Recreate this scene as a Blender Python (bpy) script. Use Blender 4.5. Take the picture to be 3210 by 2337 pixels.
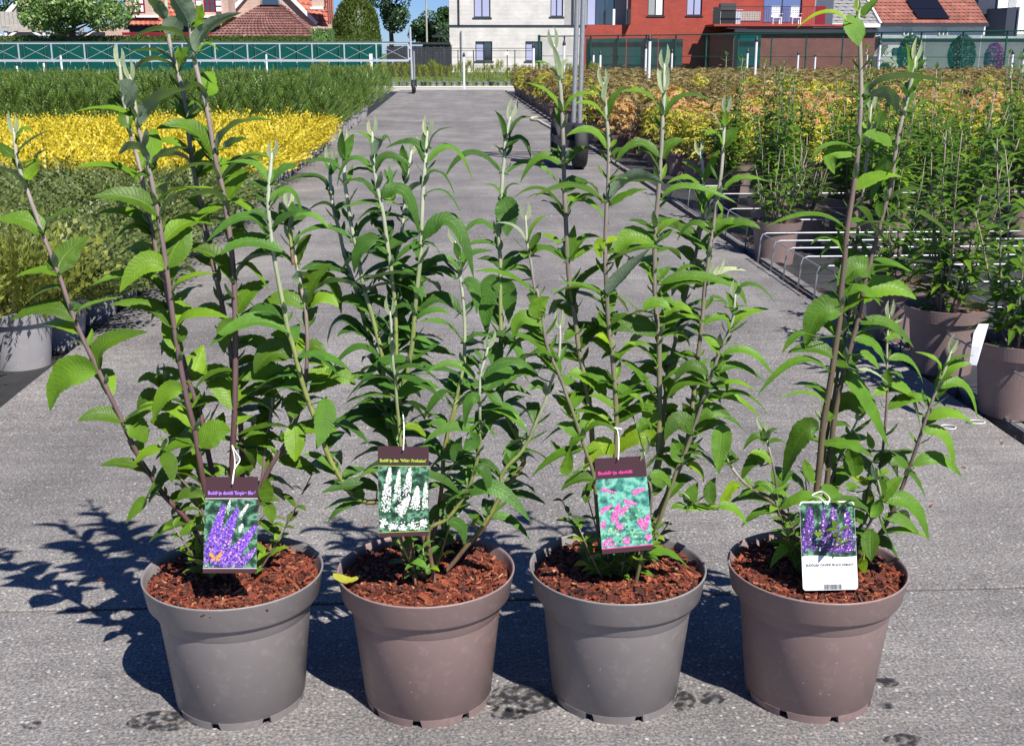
import bpy, math, random
from mathutils import Vector, Matrix, noise

# ------------------------------------------------------------------ scene, camera, light
for o in list(bpy.data.objects):
    bpy.data.objects.remove(o)
SC = bpy.context.scene
COL = SC.collection
R = math.radians

CAM_H, CAM_PITCH, CAM_YAW, CAM_F = 1.08, 15.27, 3.016, 3680.0     # focal length in pixels of the 3210 px wide photograph
cam_data = bpy.data.cameras.new('camera')
cam_data.sensor_fit = 'HORIZONTAL'
cam_data.sensor_width = 36.0
cam_data.lens = 36.0 * CAM_F / 3210.0
cam_data.clip_start = 0.05
cam_data.clip_end = 2000.0
cam = bpy.data.objects.new('camera', cam_data)
cam.location = (0, 0, CAM_H)
cam.rotation_euler = (R(90 - CAM_PITCH), 0, R(-CAM_YAW))
COL.objects.link(cam)
SC.camera = cam

SUN_EL, SUN_AZ = 50.5, 151.0        # azimuth from +y clockwise: the sun stands behind the camera, to the right
world = bpy.data.worlds.new('World')
SC.world = world
world.use_nodes = True
wn = world.node_tree
wn.nodes.clear()
w_out = wn.nodes.new('ShaderNodeOutputWorld')
w_bg = wn.nodes.new('ShaderNodeBackground')
w_sky = wn.nodes.new('ShaderNodeTexSky')
w_sky.sky_type = 'NISHITA'
w_sky.sun_disc = False
w_sky.sun_elevation = R(SUN_EL)
w_sky.sun_rotation = R(SUN_AZ)
w_sky.altitude = 1500
w_sky.air_density = 1.0
w_sky.dust_density = 0.0
w_sky.ozone_density = 5.0
w_bg.inputs['Strength'].default_value = 0.05
w_tint = wn.nodes.new('ShaderNodeMix'); w_tint.data_type = 'RGBA'; w_tint.blend_type = 'MULTIPLY'
w_tint.inputs[0].default_value = 1.0
w_tint.inputs[7].default_value = (0.66, 0.86, 1.30, 1)      # clean summer air: bluer than the model's haze
wn.links.new(w_sky.outputs[0], w_tint.inputs[6])
wn.links.new(w_tint.outputs[2], w_bg.inputs[0])
wn.links.new(w_bg.outputs[0], w_out.inputs[0])

sun_data = bpy.data.lights.new('sun', 'SUN')
sun_data.energy = 5.0
sun_data.angle = R(0.5)
sun_data.color = (1.0, 0.955, 0.89)
sun = bpy.data.objects.new('sun', sun_data)
# light travels away from the sun
_sd = Vector((math.sin(R(SUN_AZ)) * math.cos(R(SUN_EL)), math.cos(R(SUN_AZ)) * math.cos(R(SUN_EL)), math.sin(R(SUN_EL))))
sun.rotation_euler = _sd.to_track_quat('Z', 'Y').to_euler()
sun.location = (4, -6, 9)
COL.objects.link(sun)

SC.view_settings.view_transform = 'Standard'
SC.view_settings.look = 'None'
SC.view_settings.exposure = 0.68
SC.view_settings.gamma = 1.0
SC.view_settings.use_curve_mapping = False
SC.cycles.max_bounces = 5
SC.cycles.diffuse_bounces = 3
SC.cycles.glossy_bounces = 2
SC.cycles.transparent_max_bounces = 8
SC.cycles.use_denoising = True

# ------------------------------------------------------------------ helpers
_p, _y = R(CAM_PITCH), R(CAM_YAW)
C_FW = Vector((math.sin(_y) * math.cos(_p), math.cos(_y) * math.cos(_p), -math.sin(_p)))
C_RT = Vector((math.cos(_y), -math.sin(_y), 0))
C_UP = C_RT.cross(C_FW)
C_O = Vector((0, 0, CAM_H))

def ray(px, py):
    return C_RT * ((px - 1605.0) / CAM_F) + C_UP * ((1168.5 - py) / CAM_F) + C_FW
def aty(px, py, Y):
    d = ray(px, py); return C_O + d * (Y / d.y)
def atz(px, py, z=0.0):
    d = ray(px, py); return C_O + d * ((z - CAM_H) / d.z)

def tag(o, label=None, cat=None, group=None, kind=None):
    if label: o['label'] = label
    if cat: o['category'] = cat
    if group: o['group'] = group
    if kind: o['kind'] = kind
    return o

def empty(name, loc=(0, 0, 0), rz=0.0, parent=None):
    o = bpy.data.objects.new(name, None)
    o.empty_display_size = 0.1
    o.location = loc
    o.rotation_euler = (0, 0, rz)
    COL.objects.link(o)
    if parent: o.parent = parent
    return o

def thing(name, label, cat, loc=(0, 0, 0), rz=0.0, group=None):
    return tag(empty(name, loc, rz), label, cat, group)

def put(name, me, parent=None, loc=(0, 0, 0), rot=(0, 0, 0), scale=None):
    o = bpy.data.objects.new(name, me)
    o.location = loc
    o.rotation_euler = rot
    if scale: o.scale = scale
    COL.objects.link(o)
    if parent: o.parent = parent
    return o

class MB:
    """collects faces and links them as ONE mesh object"""
    def __init__(s):
        s.v, s.f, s.m, s.uv = [], [], [], []
        s.smooth = False
    def add(s, vs, fs, mi=0, uv=None):
        b = len(s.v)
        s.v += [tuple(v) for v in vs]
        s.f += [tuple(i + b for i in f) for f in fs]
        s.m += [mi] * len(fs)
        if uv is not None:
            s.uv += list(uv)
        return s
    def box(s, x0, x1, y0, y1, z0, z1, mi=0):
        vs = [(x0, y0, z0), (x1, y0, z0), (x1, y1, z0), (x0, y1, z0), (x0, y0, z1), (x1, y0, z1), (x1, y1, z1), (x0, y1, z1)]
        return s.add(vs, [(0, 3, 2, 1), (4, 5, 6, 7), (0, 1, 5, 4), (1, 2, 6, 5), (2, 3, 7, 6), (3, 0, 4, 7)], mi)
    def obox(s, c, ax, ay, az, mi=0):
        c, ax, ay, az = Vector(c), Vector(ax), Vector(ay), Vector(az)
        vs = [c - ax - ay - az, c + ax - ay - az, c + ax + ay - az, c - ax + ay - az, c - ax - ay + az, c + ax - ay + az, c + ax + ay + az, c - ax + ay + az]
        return s.add(vs, [(0, 3, 2, 1), (4, 5, 6, 7), (0, 1, 5, 4), (1, 2, 6, 5), (2, 3, 7, 6), (3, 0, 4, 7)], mi)
    def bar(s, a, b, w, d=None, mi=0, up=(0, 0, 1)):
        a, b = Vector(a), Vector(b); t = (b - a)
        L = t.length; t.normalize()
        u = Vector(up)
        if abs(u.dot(t)) > 0.98: u = Vector((1, 0, 0))
        sx = t.cross(u).normalized(); sz = sx.cross(t)
        d = d or w
        return s.obox((a + b) / 2, t * (L / 2), sx * (w / 2), sz * (d / 2), mi)
    def quad(s, a, b, c, d, mi=0):
        return s.add([a, b, c, d], [(0, 1, 2, 3)], mi)
    def tube(s, pts, rad, n=8, mi=0, cap=True):
        pts = [Vector(p) for p in pts]
        k = len(pts)
        if not hasattr(rad, '__len__'): rad = [rad] * k
        b = len(s.v)
        ref = None
        for i, p in enumerate(pts):
            t = (pts[min(i + 1, k - 1)] - pts[max(i - 1, 0)])
            if t.length < 1e-9: t = Vector((0, 0, 1))
            t.normalize()
            if ref is None:
                ref = Vector((0, 0, 1)) if abs(t.z) < 0.9 else Vector((1, 0, 0))
            x = (ref - t * ref.dot(t)); x.normalize(); ref = x
            yv = t.cross(x)
            for j in range(n):
                a = 2 * math.pi * j / n
                q = p + x * (math.cos(a) * rad[i]) + yv * (math.sin(a) * rad[i])
                s.v.append(tuple(q))
        for i in range(k - 1):
            for j in range(n):
                j2 = (j + 1) % n
                s.f.append((b + i * n + j, b + i * n + j2, b + (i + 1) * n + j2, b + (i + 1) * n + j)); s.m.append(mi)
        if cap:
            s.f.append(tuple(b + j for j in range(n))[::-1]); s.m.append(mi)
            s.f.append(tuple(b + (k - 1) * n + j for j in range(n))); s.m.append(mi)
        return s
    def lathe(s, prof, n=48, mi=0, c=(0, 0, 0)):
        b = len(s.v)
        for (r, z) in prof:
            for j in range(n):
                a = 2 * math.pi * j / n
                s.v.append((c[0] + r * math.cos(a), c[1] + r * math.sin(a), c[2] + z))
        for i in range(len(prof) - 1):
            for j in range(n):
                j2 = (j + 1) % n
                s.f.append((b + i * n + j, b + i * n + j2, b + (i + 1) * n + j2, b + (i + 1) * n + j)); s.m.append(mi)
        return s
    def mesh(s, name, mats):
        me = bpy.data.meshes.new(name)
        me.from_pydata(s.v, [], s.f)
        if not isinstance(mats, (list, tuple)): mats = [mats]
        for m in mats: me.materials.append(m)
        if len(mats) > 1:
            me.polygons.foreach_set('material_index', s.m)
        if s.smooth:
            me.polygons.foreach_set('use_smooth', [True] * len(s.f))
        if s.uv and len(s.uv) == len(s.v):
            ul = me.uv_layers.new(name='UVMap')
            li = [0] * len(me.loops)
            me.loops.foreach_get('vertex_index', li)
            flat = []
            for i in li: flat += s.uv[i]
            ul.data.foreach_set('uv', flat)
        me.update()
        return me
    def build(s, name, mats, parent=None, loc=(0, 0, 0)):
        return put(name, s.mesh(name, mats), parent, loc)

def struct(o):
    o['kind'] = 'structure'; return o

# ------------------------------------------------------------------ materials
def newmat(name):
    m = bpy.data.materials.new(name)
    m.use_nodes = True
    nt = m.node_tree
    nt.nodes.clear()
    out = nt.nodes.new('ShaderNodeOutputMaterial')
    return m, nt, out
def nd(nt, typ, **kw):
    n = nt.nodes.new(typ)
    for k, v in kw.items():
        if k.startswith('i_'):
            key = k[2:].replace('_', ' ')
            n.inputs[key].default_value = v
        else:
            setattr(n, k, v)
    return n
def rgb(c): return (c[0], c[1], c[2], 1.0)

def ramp(nt, stops, fac=None, interp='LINEAR'):
    n = nt.nodes.new('ShaderNodeValToRGB')
    cr = n.color_ramp
    cr.interpolation = interp
    while len(cr.elements) < len(stops): cr.elements.new(0.5)
    for e, (p, c) in zip(cr.elements, stops):
        e.position = p
        e.color = rgb(c) if len(c) == 3 else c
    if fac is not None: nt.links.new(fac, n.inputs[0])
    return n
def mixc(nt, a, b, fac, mode='MIX'):
    n = nt.nodes.new('ShaderNodeMix'); n.data_type = 'RGBA'; n.blend_type = mode
    for sock, val in ((n.inputs[6], a), (n.inputs[7], b), (n.inputs[0], fac)):
        if hasattr(val, 'is_linked') or hasattr(val, 'links'):
            nt.links.new(val, sock)
        elif isinstance(val, (tuple, list)):
            sock.default_value = rgb(val)
        else:
            sock.default_value = val
    return n.outputs[2]

def simple(name, col, rough=0.6, metal=0.0, var=0.12, scale=30.0, bump=0.0, spec=0.5, coords='Object'):
    m, nt, out = newmat(name)
    b = nd(nt, 'ShaderNodeBsdfPrincipled', i_Roughness=rough, i_Metallic=metal)
    b.inputs['Specular IOR Level'].default_value = spec
    tc = nd(nt, 'ShaderNodeTexCoord')
    nz = nd(nt, 'ShaderNodeTexNoise', i_Scale=scale, i_Detail=5.0, i_Roughness=0.65)
    nt.links.new(tc.outputs[coords], nz.inputs['Vector'])
    lo = tuple(max(0, c * (1 - var)) for c in col); hi = tuple(min(1, c * (1 + var)) for c in col)
    rp = ramp(nt, [(0.3, lo), (0.7, hi)], nz.outputs[0])
    nt.links.new(rp.outputs[0], b.inputs['Base Color'])
    if bump > 0:
        bp = nd(nt, 'ShaderNodeBump', i_Strength=bump, i_Distance=0.01)
        nt.links.new(nz.outputs[0], bp.inputs['Height'])
        nt.links.new(bp.outputs[0], b.inputs['Normal'])
    nt.links.new(b.outputs[0], out.inputs[0])
    return m

def leafmat(name, top, under, trans, tfac=0.35, rough=0.42, var=0.25, veins=True, island=False, spec=0.35, hvar=0.5):
    """two-sided leaf: green above, paler below, some light passing through"""
    m, nt, out = newmat(name)
    b = nd(nt, 'ShaderNodeBsdfPrincipled', i_Roughness=rough)
    b.inputs['Specular IOR Level'].default_value = spec
    tr = nd(nt, 'ShaderNodeBsdfTranslucent')
    mx = nd(nt, 'ShaderNodeMixShader', i_Fac=tfac)
    geo = nd(nt, 'ShaderNodeNewGeometry')
    if island:
        rnd = geo.outputs['Random Per Island']
    else:
        oi = nd(nt, 'ShaderNodeObjectInfo'); rnd = oi.outputs['Random']
    lo = tuple(c * (1 - var) for c in top)
    hi = (min(1, top[0] * (1 + var * (1 + hvar))), min(1, top[1] * (1 + var)), top[2] * (1 + var * 0.6))
    tp = ramp(nt, [(0.0, lo), (0.55, top), (1.0, hi)], rnd).outputs[0]
    if veins:
        uvn = nd(nt, 'ShaderNodeUVMap')
        sep = nd(nt, 'ShaderNodeSeparateXYZ')
        nt.links.new(uvn.outputs[0], sep.inputs[0])
        # u along the leaf, v across it (-1..1): veins slant forward
        av = nd(nt, 'ShaderNodeMath', operation='ABSOLUTE'); nt.links.new(sep.outputs[1], av.inputs[0])
        k = nd(nt, 'ShaderNodeMath', operation='MULTIPLY_ADD'); k.inputs[1].default_value = -0.10
        wz = nd(nt, 'ShaderNodeTexNoise', i_Scale=60.0, i_Detail=1.0); wtc = nd(nt, 'ShaderNodeTexCoord'); nt.links.new(wtc.outputs['Object'], wz.inputs['Vector'])
        wa = nd(nt, 'ShaderNodeMath', operation='MULTIPLY_ADD'); wa.inputs[1].default_value = 0.05; nt.links.new(wz.outputs[0], wa.inputs[0]); nt.links.new(sep.outputs[0], wa.inputs[2])
        nt.links.new(av.outputs[0], k.inputs[0]); nt.links.new(wa.outputs[0], k.inputs[2])
        fr = nd(nt, 'ShaderNodeMath', operation='MULTIPLY'); fr.inputs[1].default_value = 17.0
        nt.links.new(k.outputs[0], fr.inputs[0])
        pp = nd(nt, 'ShaderNodeMath', operation='PINGPONG'); pp.inputs[1].default_value = 0.5
        nt.links.new(fr.outputs[0], pp.inputs[0])
        vr = ramp(nt, [(0.0, (0.7, 0.7, 0.7)), (0.13, (0, 0, 0))], None)
        nt.links.new(pp.outputs[0], vr.inputs[0])
        mid = ramp(nt, [(0.0, (1, 1, 1)), (0.09, (0, 0, 0))], av.outputs[0])
        vv = nd(nt, 'ShaderNodeMath', operation='MAXIMUM')
        nt.links.new(vr.outputs[0], vv.inputs[0]); nt.links.new(mid.outputs[0], vv.inputs[1])
        vcol = (min(1, top[0] * 1.7 + 0.03), min(1, top[1] * 1.35 + 0.03), top[2] * 1.6 + 0.01)
        fm = nd(nt, 'ShaderNodeMath', operation='MULTIPLY'); fm.inputs[1].default_value = 0.22
        nt.links.new(vv.outputs[0], fm.inputs[0])
        tp = mixc(nt, tp, vcol, fm.outputs[0])
        tc = nd(nt, 'ShaderNodeTexCoord')
        nz = nd(nt, 'ShaderNodeTexNoise', i_Scale=130.0, i_Detail=3.0)
        nt.links.new(tc.outputs['Object'], nz.inputs['Vector'])
        ng = nd(nt, 'ShaderNodeMath', operation='MULTIPLY_ADD'); ng.inputs[1].default_value = -0.5
        nt.links.new(vv.outputs[0], ng.inputs[0]); nt.links.new(nz.outputs[0], ng.inputs[2])
        bp = nd(nt, 'ShaderNodeBump', i_Strength=0.75, i_Distance=0.0013)
        nt.links.new(ng.outputs[0], bp.inputs['Height'])
        nt.links.new(bp.outputs[0], b.inputs['Normal'])
        nz2 = nd(nt, 'ShaderNodeTexNoise', i_Scale=28.0, i_Detail=2.0)
        nt.links.new(tc.outputs['Object'], nz2.inputs['Vector'])
        r2 = ramp(nt, [(0.35, (0.82, 0.82, 0.82)), (0.7, (1.12, 1.12, 1.0))], nz2.outputs[0])
        tp = mixc(nt, tp, r2.outputs[0], 1.0, 'MULTIPLY')
    col = mixc(nt, tp, under, geo.outputs['Backfacing'])
    nt.links.new(col, b.inputs['Base Color'])
    tr.inputs['Color'].default_value = rgb(trans)
    nt.links.new(b.outputs[0], mx.inputs[1]); nt.links.new(tr.outputs[0], mx.inputs[2])
    nt.links.new(mx.outputs[0], out.inputs[0])
    return m

def brickmat(name, c1, c2, mortar, sx=1.0, rough=0.85, bw=0.22, bh=0.065, ms=0.008, axis='XZ'):
    m, nt, out = newmat(name)
    b = nd(nt, 'ShaderNodeBsdfPrincipled', i_Roughness=rough)
    geo = nd(nt, 'ShaderNodeNewGeometry')
    sep = nd(nt, 'ShaderNodeSeparateXYZ'); nt.links.new(geo.outputs['Position'], sep.inputs[0])
    ad = nd(nt, 'ShaderNodeMath', operation='ADD')
    nt.links.new(sep.outputs[0], ad.inputs[0]); nt.links.new(sep.outputs[1], ad.inputs[1])
    cmb = nd(nt, 'ShaderNodeCombineXYZ')
    nt.links.new(ad.outputs[0], cmb.inputs[0]); nt.links.new(sep.outputs[2], cmb.inputs[1])
    br = nd(nt, 'ShaderNodeTexBrick')
    br.inputs['Scale'].default_value = 1.0
    br.inputs['Brick Width'].default_value = bw
    br.inputs['Row Height'].default_value = bh
    br.inputs['Mortar Size'].default_value = ms
    br.inputs['Color1'].default_value = rgb(c1); br.inputs['Color2'].default_value = rgb(c2); br.inputs['Mortar'].default_value = rgb(mortar)
    nt.links.new(cmb.outputs[0], br.inputs['Vector'])
    nz = nd(nt, 'ShaderNodeTexNoise', i_Scale=1.3, i_Detail=6.0)
    nt.links.new(geo.outputs['Position'], nz.inputs['Vector'])
    r2 = ramp(nt, [(0.3, (0.85, 0.85, 0.85)), (0.7, (1.1, 1.1, 1.1))], nz.outputs[0])
    cc = mixc(nt, br.outputs[0], r2.outputs[0], 1.0, 'MULTIPLY')
    nt.links.new(cc, b.inputs['Base Color'])
    bp = nd(nt, 'ShaderNodeBump', i_Strength=0.5, i_Distance=0.01)
    nt.links.new(br.outputs['Fac'], bp.inputs['Height']); bp.invert = True
    nt.links.new(bp.outputs[0], b.inputs['Normal'])
    nt.links.new(b.outputs[0], out.inputs[0])
    return m

def concrete_mat():
    m, nt, out = newmat('washed_concrete')
    b = nd(nt, 'ShaderNodeBsdfPrincipled', i_Roughness=0.85)
    b.inputs['Specular IOR Level'].default_value = 0.3
    geo = nd(nt, 'ShaderNodeNewGeometry')
    P = geo.outputs['Position']
    oi = nd(nt, 'ShaderNodeObjectInfo')
    big = nd(nt, 'ShaderNodeTexNoise', i_Scale=1.6, i_Detail=5.0, i_Roughness=0.6); nt.links.new(P, big.inputs['Vector'])
    base = ramp(nt, [(0.30, (0.130, 0.124, 0.124)), (0.5, (0.178, 0.170, 0.168)), (0.72, (0.245, 0.234, 0.226))], big.outputs[0])
    # slabs differ a little from one another
    sl = ramp(nt, [(0.0, (0.88, 0.88, 0.89)), (1.0, (1.1, 1.09, 1.07))], oi.outputs['Random'])
    c0 = mixc(nt, base.outputs[0], sl.outputs[0], 1.0, 'MULTIPLY')
    # fine sand
    fine = nd(nt, 'ShaderNodeTexNoise', i_Scale=170.0, i_Detail=4.0, i_Roughness=0.8); nt.links.new(P, fine.inputs['Vector'])
    fr = ramp(nt, [(0.34, (0.30, 0.30, 0.30)), (0.5, (0.95, 0.95, 0.95)), (0.66, (1.9, 1.87, 1.82))], fine.outputs[0])
    c1 = mixc(nt, c0, fr.outputs[0], 1.0, 'MULTIPLY')
    # exposed aggregate: pale and dark grains
    vo = nd(nt, 'ShaderNodeTexVoronoi', i_Scale=110.0, i_Randomness=1.0); nt.links.new(P, vo.inputs['Vector'])
    grain = ramp(nt, [(0.0, (0.085, 0.078, 0.075)), (0.3, (0.17, 0.155, 0.15)), (0.62, (0.24, 0.22, 0.205)), (0.8, (0.33, 0.27, 0.22)), (0.93, (0.40, 0.38, 0.36)), (0.98, (0.55, 0.53, 0.51))], None)
    sepc = nd(nt, 'ShaderNodeSeparateColor'); nt.links.new(vo.outputs['Color'], sepc.inputs[0])
    nt.links.new(sepc.outputs[0], grain.inputs[0])
    gm = ramp(nt, [(0.28, (1, 1, 1)), (0.42, (0, 0, 0))], vo.outputs['Distance'])
    gk = nd(nt, 'ShaderNodeMath', operation='MULTIPLY'); gk.inputs[1].default_value = 0.7
    nt.links.new(gm.outputs[0], gk.inputs[0])
    c2 = mixc(nt, c1, grain.outputs[0], gk.outputs[0])
    vo2 = nd(nt, 'ShaderNodeTexVoronoi', i_Scale=34.0, i_Randomness=1.0); nt.links.new(P, vo2.inputs['Vector'])
    sep2 = nd(nt, 'ShaderNodeSeparateColor'); nt.links.new(vo2.outputs['Color'], sep2.inputs[0])
    pick = ramp(nt, [(0.955, (0, 0, 0)), (0.96, (1, 1, 1))], sep2.outputs[1])
    dm = ramp(nt, [(0.05, (1, 1, 1)), (0.11, (0, 0, 0))], vo2.outputs['Distance'])
    pm = nd(nt, 'ShaderNodeMath', operation='MULTIPLY'); nt.links.new(pick.outputs[0], pm.inputs[0]); nt.links.new(dm.outputs[0], pm.inputs[1])
    c3 = mixc(nt, c2, (0.5, 0.49, 0.47), pm.outputs[0])
    # broom direction streaks and dark damp stains
    st = nd(nt, 'ShaderNodeTexNoise', i_Scale=1.0, i_Detail=4.0, i_Roughness=0.7)
    mp = nd(nt, 'ShaderNodeMapping'); mp.inputs['Scale'].default_value = (2.2, 26.0, 1.0)
    nt.links.new(P, mp.inputs[0]); nt.links.new(mp.outputs[0], st.inputs['Vector'])
    sr = ramp(nt, [(0.3, (0.84, 0.84, 0.84)), (0.7, (1.12, 1.12, 1.12))], st.outputs[0])
    c4 = mixc(nt, c3, sr.outputs[0], 1.0, 'MULTIPLY')
    # wheel worn lanes along the path and blotchy old water stains
    st2 = nd(nt, 'ShaderNodeTexNoise', i_Scale=1.0, i_Detail=5.0, i_Roughness=0.6); mp2 = nd(nt, 'ShaderNodeMapping'); mp2.inputs['Scale'].default_value = (2.6, 0.22, 1.0)
    nt.links.new(P, mp2.inputs[0]); nt.links.new(mp2.outputs[0], st2.inputs['Vector'])
    s2 = ramp(nt, [(0.35, (0.84, 0.84, 0.85)), (0.65, (1.1, 1.1, 1.09))], st2.outputs[0])
    c4 = mixc(nt, c4, s2.outputs[0], 1.0, 'MULTIPLY')
    bl3 = nd(nt, 'ShaderNodeTexNoise', i_Scale=7.5, i_Detail=6.0, i_Roughness=0.75); nt.links.new(P, bl3.inputs['Vector'])
    s3 = ramp(nt, [(0.30, (0.72, 0.72, 0.73)), (0.44, (1, 1, 1)), (0.62, (1, 1, 1)), (0.74, (1.22, 1.21, 1.19))], bl3.outputs[0])
    c4 = mixc(nt, c4, s3.outputs[0], 1.0, 'MULTIPLY')
    nt.links.new(c4, b.inputs['Base Color'])
    bp = nd(nt, 'ShaderNodeBump', i_Strength=0.5, i_Distance=0.003)
    nt.links.new(fine.outputs[0], bp.inputs['Height'])
    nt.links.new(bp.outputs[0], b.inputs['Normal'])
    nt.links.new(b.outputs[0], out.inputs[0])
    return m

def mulch_mat():
    m, nt, out = newmat('bark_mulch')
    b = nd(nt, 'ShaderNodeBsdfPrincipled', i_Roughness=0.75)
    geo = nd(nt, 'ShaderNodeNewGeometry')
    rp = ramp(nt, [(0.0, (0.022, 0.006, 0.004)), (0.3, (0.085, 0.017, 0.008)), (0.62, (0.165, 0.032, 0.013)), (0.86, (0.26, 0.058, 0.022)), (0.975, (0.33, 0.11, 0.05)), (1.0, (0.42, 0.22, 0.12))], geo.outputs['Random Per Island'])
    nz = nd(nt, 'ShaderNodeTexNoise', i_Scale=220.0, i_Detail=4.0); nt.links.new(geo.outputs['Position'], nz.inputs['Vector'])
    r2 = ramp(nt, [(0.3, (0.6, 0.6, 0.6)), (0.7, (1.25, 1.25, 1.25))], nz.outputs[0])
    c = mixc(nt, rp.outputs[0], r2.outputs[0], 1.0, 'MULTIPLY')
    nt.links.new(c, b.inputs['Base Color'])
    bp = nd(nt, 'ShaderNodeBump', i_Strength=0.6, i_Distance=0.003); nt.links.new(nz.outputs[0], bp.inputs['Height']); nt.links.new(bp.outputs[0], b.inputs['Normal'])
    nt.links.new(b.outputs[0], out.inputs[0])
    return m

def potmat(name, col, rough=0.38):
    m, nt, out = newmat(name)
    b = nd(nt, 'ShaderNodeBsdfPrincipled', i_Roughness=rough)
    b.inputs['Specular IOR Level'].default_value = 0.45
    tc = nd(nt, 'ShaderNodeTexCoord')
    nz = nd(nt, 'ShaderNodeTexNoise', i_Scale=9.0, i_Detail=6.0, i_Roughness=0.7); nt.links.new(tc.outputs['Object'], nz.inputs['Vector'])
    rp = ramp(nt, [(0.3, tuple(c * 0.93 for c in col)), (0.72, tuple(min(1, c * 1.08) for c in col))], nz.outputs[0])
    # dust and dried splashes
    n2 = nd(nt, 'ShaderNodeTexNoise', i_Scale=55.0, i_Detail=3.0); nt.links.new(tc.outputs['Object'], n2.inputs['Vector'])
    dm = ramp(nt, [(0.58, (0, 0, 0)), (0.68, (0.35, 0.35, 0.35))], n2.outputs[0])
    c = mixc(nt, rp.outputs[0], tuple(min(1, x * 1.25 + 0.03) for x in col), dm.outputs[0])
    nt.links.new(c, b.inputs['Base Color'])
    rr = ramp(nt, [(0.3, (rough - 0.06,) * 3), (0.7, (rough + 0.14,) * 3)], n2.outputs[0])
    nt.links.new(rr.outputs[0], b.inputs['Roughness'])
    bp = nd(nt, 'ShaderNodeBump', i_Strength=0.08, i_Distance=0.001); nt.links.new(n2.outputs[0], bp.inputs['Height']); nt.links.new(bp.outputs[0], b.inputs['Normal'])
    nt.links.new(b.outputs[0], out.inputs[0])
    return m

def stemmat(name, stops, zscale):
    """bark colour changes along the shoot: woody below, felted pale near the tip (uv.x runs base to tip)"""
    m, nt, out = newmat(name)
    b = nd(nt, 'ShaderNodeBsdfPrincipled', i_Roughness=0.6)
    uvn = nd(nt, 'ShaderNodeUVMap'); sep = nd(nt, 'ShaderNodeSeparateXYZ'); nt.links.new(uvn.outputs[0], sep.inputs[0])
    tc = nd(nt, 'ShaderNodeTexCoord')
    mp = nd(nt, 'ShaderNodeMapping'); mp.inputs['Scale'].default_value = (160, 160, 18)
    nz = nd(nt, 'ShaderNodeTexNoise', i_Scale=1.0, i_Detail=4.0); nt.links.new(tc.outputs['Object'], mp.inputs[0]); nt.links.new(mp.outputs[0], nz.inputs['Vector'])
    rp = ramp(nt, stops, sep.outputs[0])
    r2 = ramp(nt, [(0.3, (0.75, 0.75, 0.75)), (0.7, (1.2, 1.2, 1.2))], nz.outputs[0])
    c = mixc(nt, rp.outputs[0], r2.outputs[0], 1.0, 'MULTIPLY')
    nt.links.new(c, b.inputs['Base Color'])
    bp = nd(nt, 'ShaderNodeBump', i_Strength=0.5, i_Distance=0.001); nt.links.new(nz.outputs[0], bp.inputs['Height']); nt.links.new(bp.outputs[0], b.inputs['Normal'])
    nt.links.new(b.outputs[0], out.inputs[0])
    return m

def glassmat(name, col, rough=0.06):
    m, nt, out = newmat(name)
    b = nd(nt, 'ShaderNodeBsdfPrincipled', i_Roughness=rough)
    b.inputs['Base Color'].default_value = rgb(col)
    b.inputs['Specular IOR Level'].default_value = 1.0
    b.inputs['IOR'].default_value = 1.9
    nt.links.new(b.outputs[0], out.inputs[0])
    return m

def netmat(name, col, cover):
    """woven shading net: threads and gaps too fine to see one by one"""
    m, nt, out = newmat(name)
    b = nd(nt, 'ShaderNodeBsdfDiffuse'); b.inputs[0].default_value = rgb(col)
    t2 = nd(nt, 'ShaderNodeBsdfTranslucent'); t2.inputs[0].default_value = rgb(col)
    m0 = nd(nt, 'ShaderNodeMixShader', i_Fac=0.25)
    t = nd(nt, 'ShaderNodeBsdfTransparent')
    mx = nd(nt, 'ShaderNodeMixShader')
    tc = nd(nt, 'ShaderNodeTexCoord')
    nz = nd(nt, 'ShaderNodeTexNoise', i_Scale=1.5, i_Detail=4.0); nt.links.new(tc.outputs['Object'], nz.inputs['Vector'])
    rp = ramp(nt, [(0.3, (cover - 0.06,) * 3), (0.7, (cover + 0.06,) * 3)], nz.outputs[0])
    nt.links.new(rp.outputs[0], mx.inputs[0])
    nt.links.new(b.outputs[0], m0.inputs[1]); nt.links.new(t2.outputs[0], m0.inputs[2])
    nt.links.new(t.outputs[0], mx.inputs[1]); nt.links.new(m0.outputs[0], mx.inputs[2])
    nt.links.new(mx.outputs[0], out.inputs[0])
    return m

M = {}
M['concrete'] = concrete_mat()
M['fabric'] = simple('weed_fabric', (0.022, 0.022, 0.024), 0.75, var=0.35, scale=14, bump=0.3)
M['bed_right'] = simple('weed_fabric_wet', (0.040, 0.040, 0.042), 0.55, var=0.4, scale=5, bump=0.25)
M['soil'] = simple('ground_soil', (0.10, 0.095, 0.06), 0.9, var=0.4, scale=3)
M['joint'] = simple('joint_dirt', (0.035, 0.032, 0.028), 0.95, var=0.4, scale=60)
M['mulch'] = mulch_mat()
M['pot_grey'] = potmat('pot_plastic_grey', (0.215, 0.194, 0.190))
M['pot_brown'] = potmat('pot_plastic_taupe', (0.245, 0.172, 0.160))
M['pot_pale'] = potmat('pot_plastic_pale_grey', (0.285, 0.275, 0.285), 0.5)
M['pot_bg'] = potmat('pot_plastic_brown', (0.205, 0.145, 0.135), 0.5)
M['pot_black'] = potmat('pot_plastic_black', (0.03, 0.03, 0.032), 0.45)
_lf = [((0.095, 0.200, 0.010), (0.34, 0.56, 0.012)), ((0.060, 0.158, 0.020), (0.22, 0.46, 0.03)), ((0.082, 0.190, 0.012), (0.32, 0.56, 0.012)), ((0.086, 0.198, 0.014), (0.30, 0.56, 0.02))]
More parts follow.
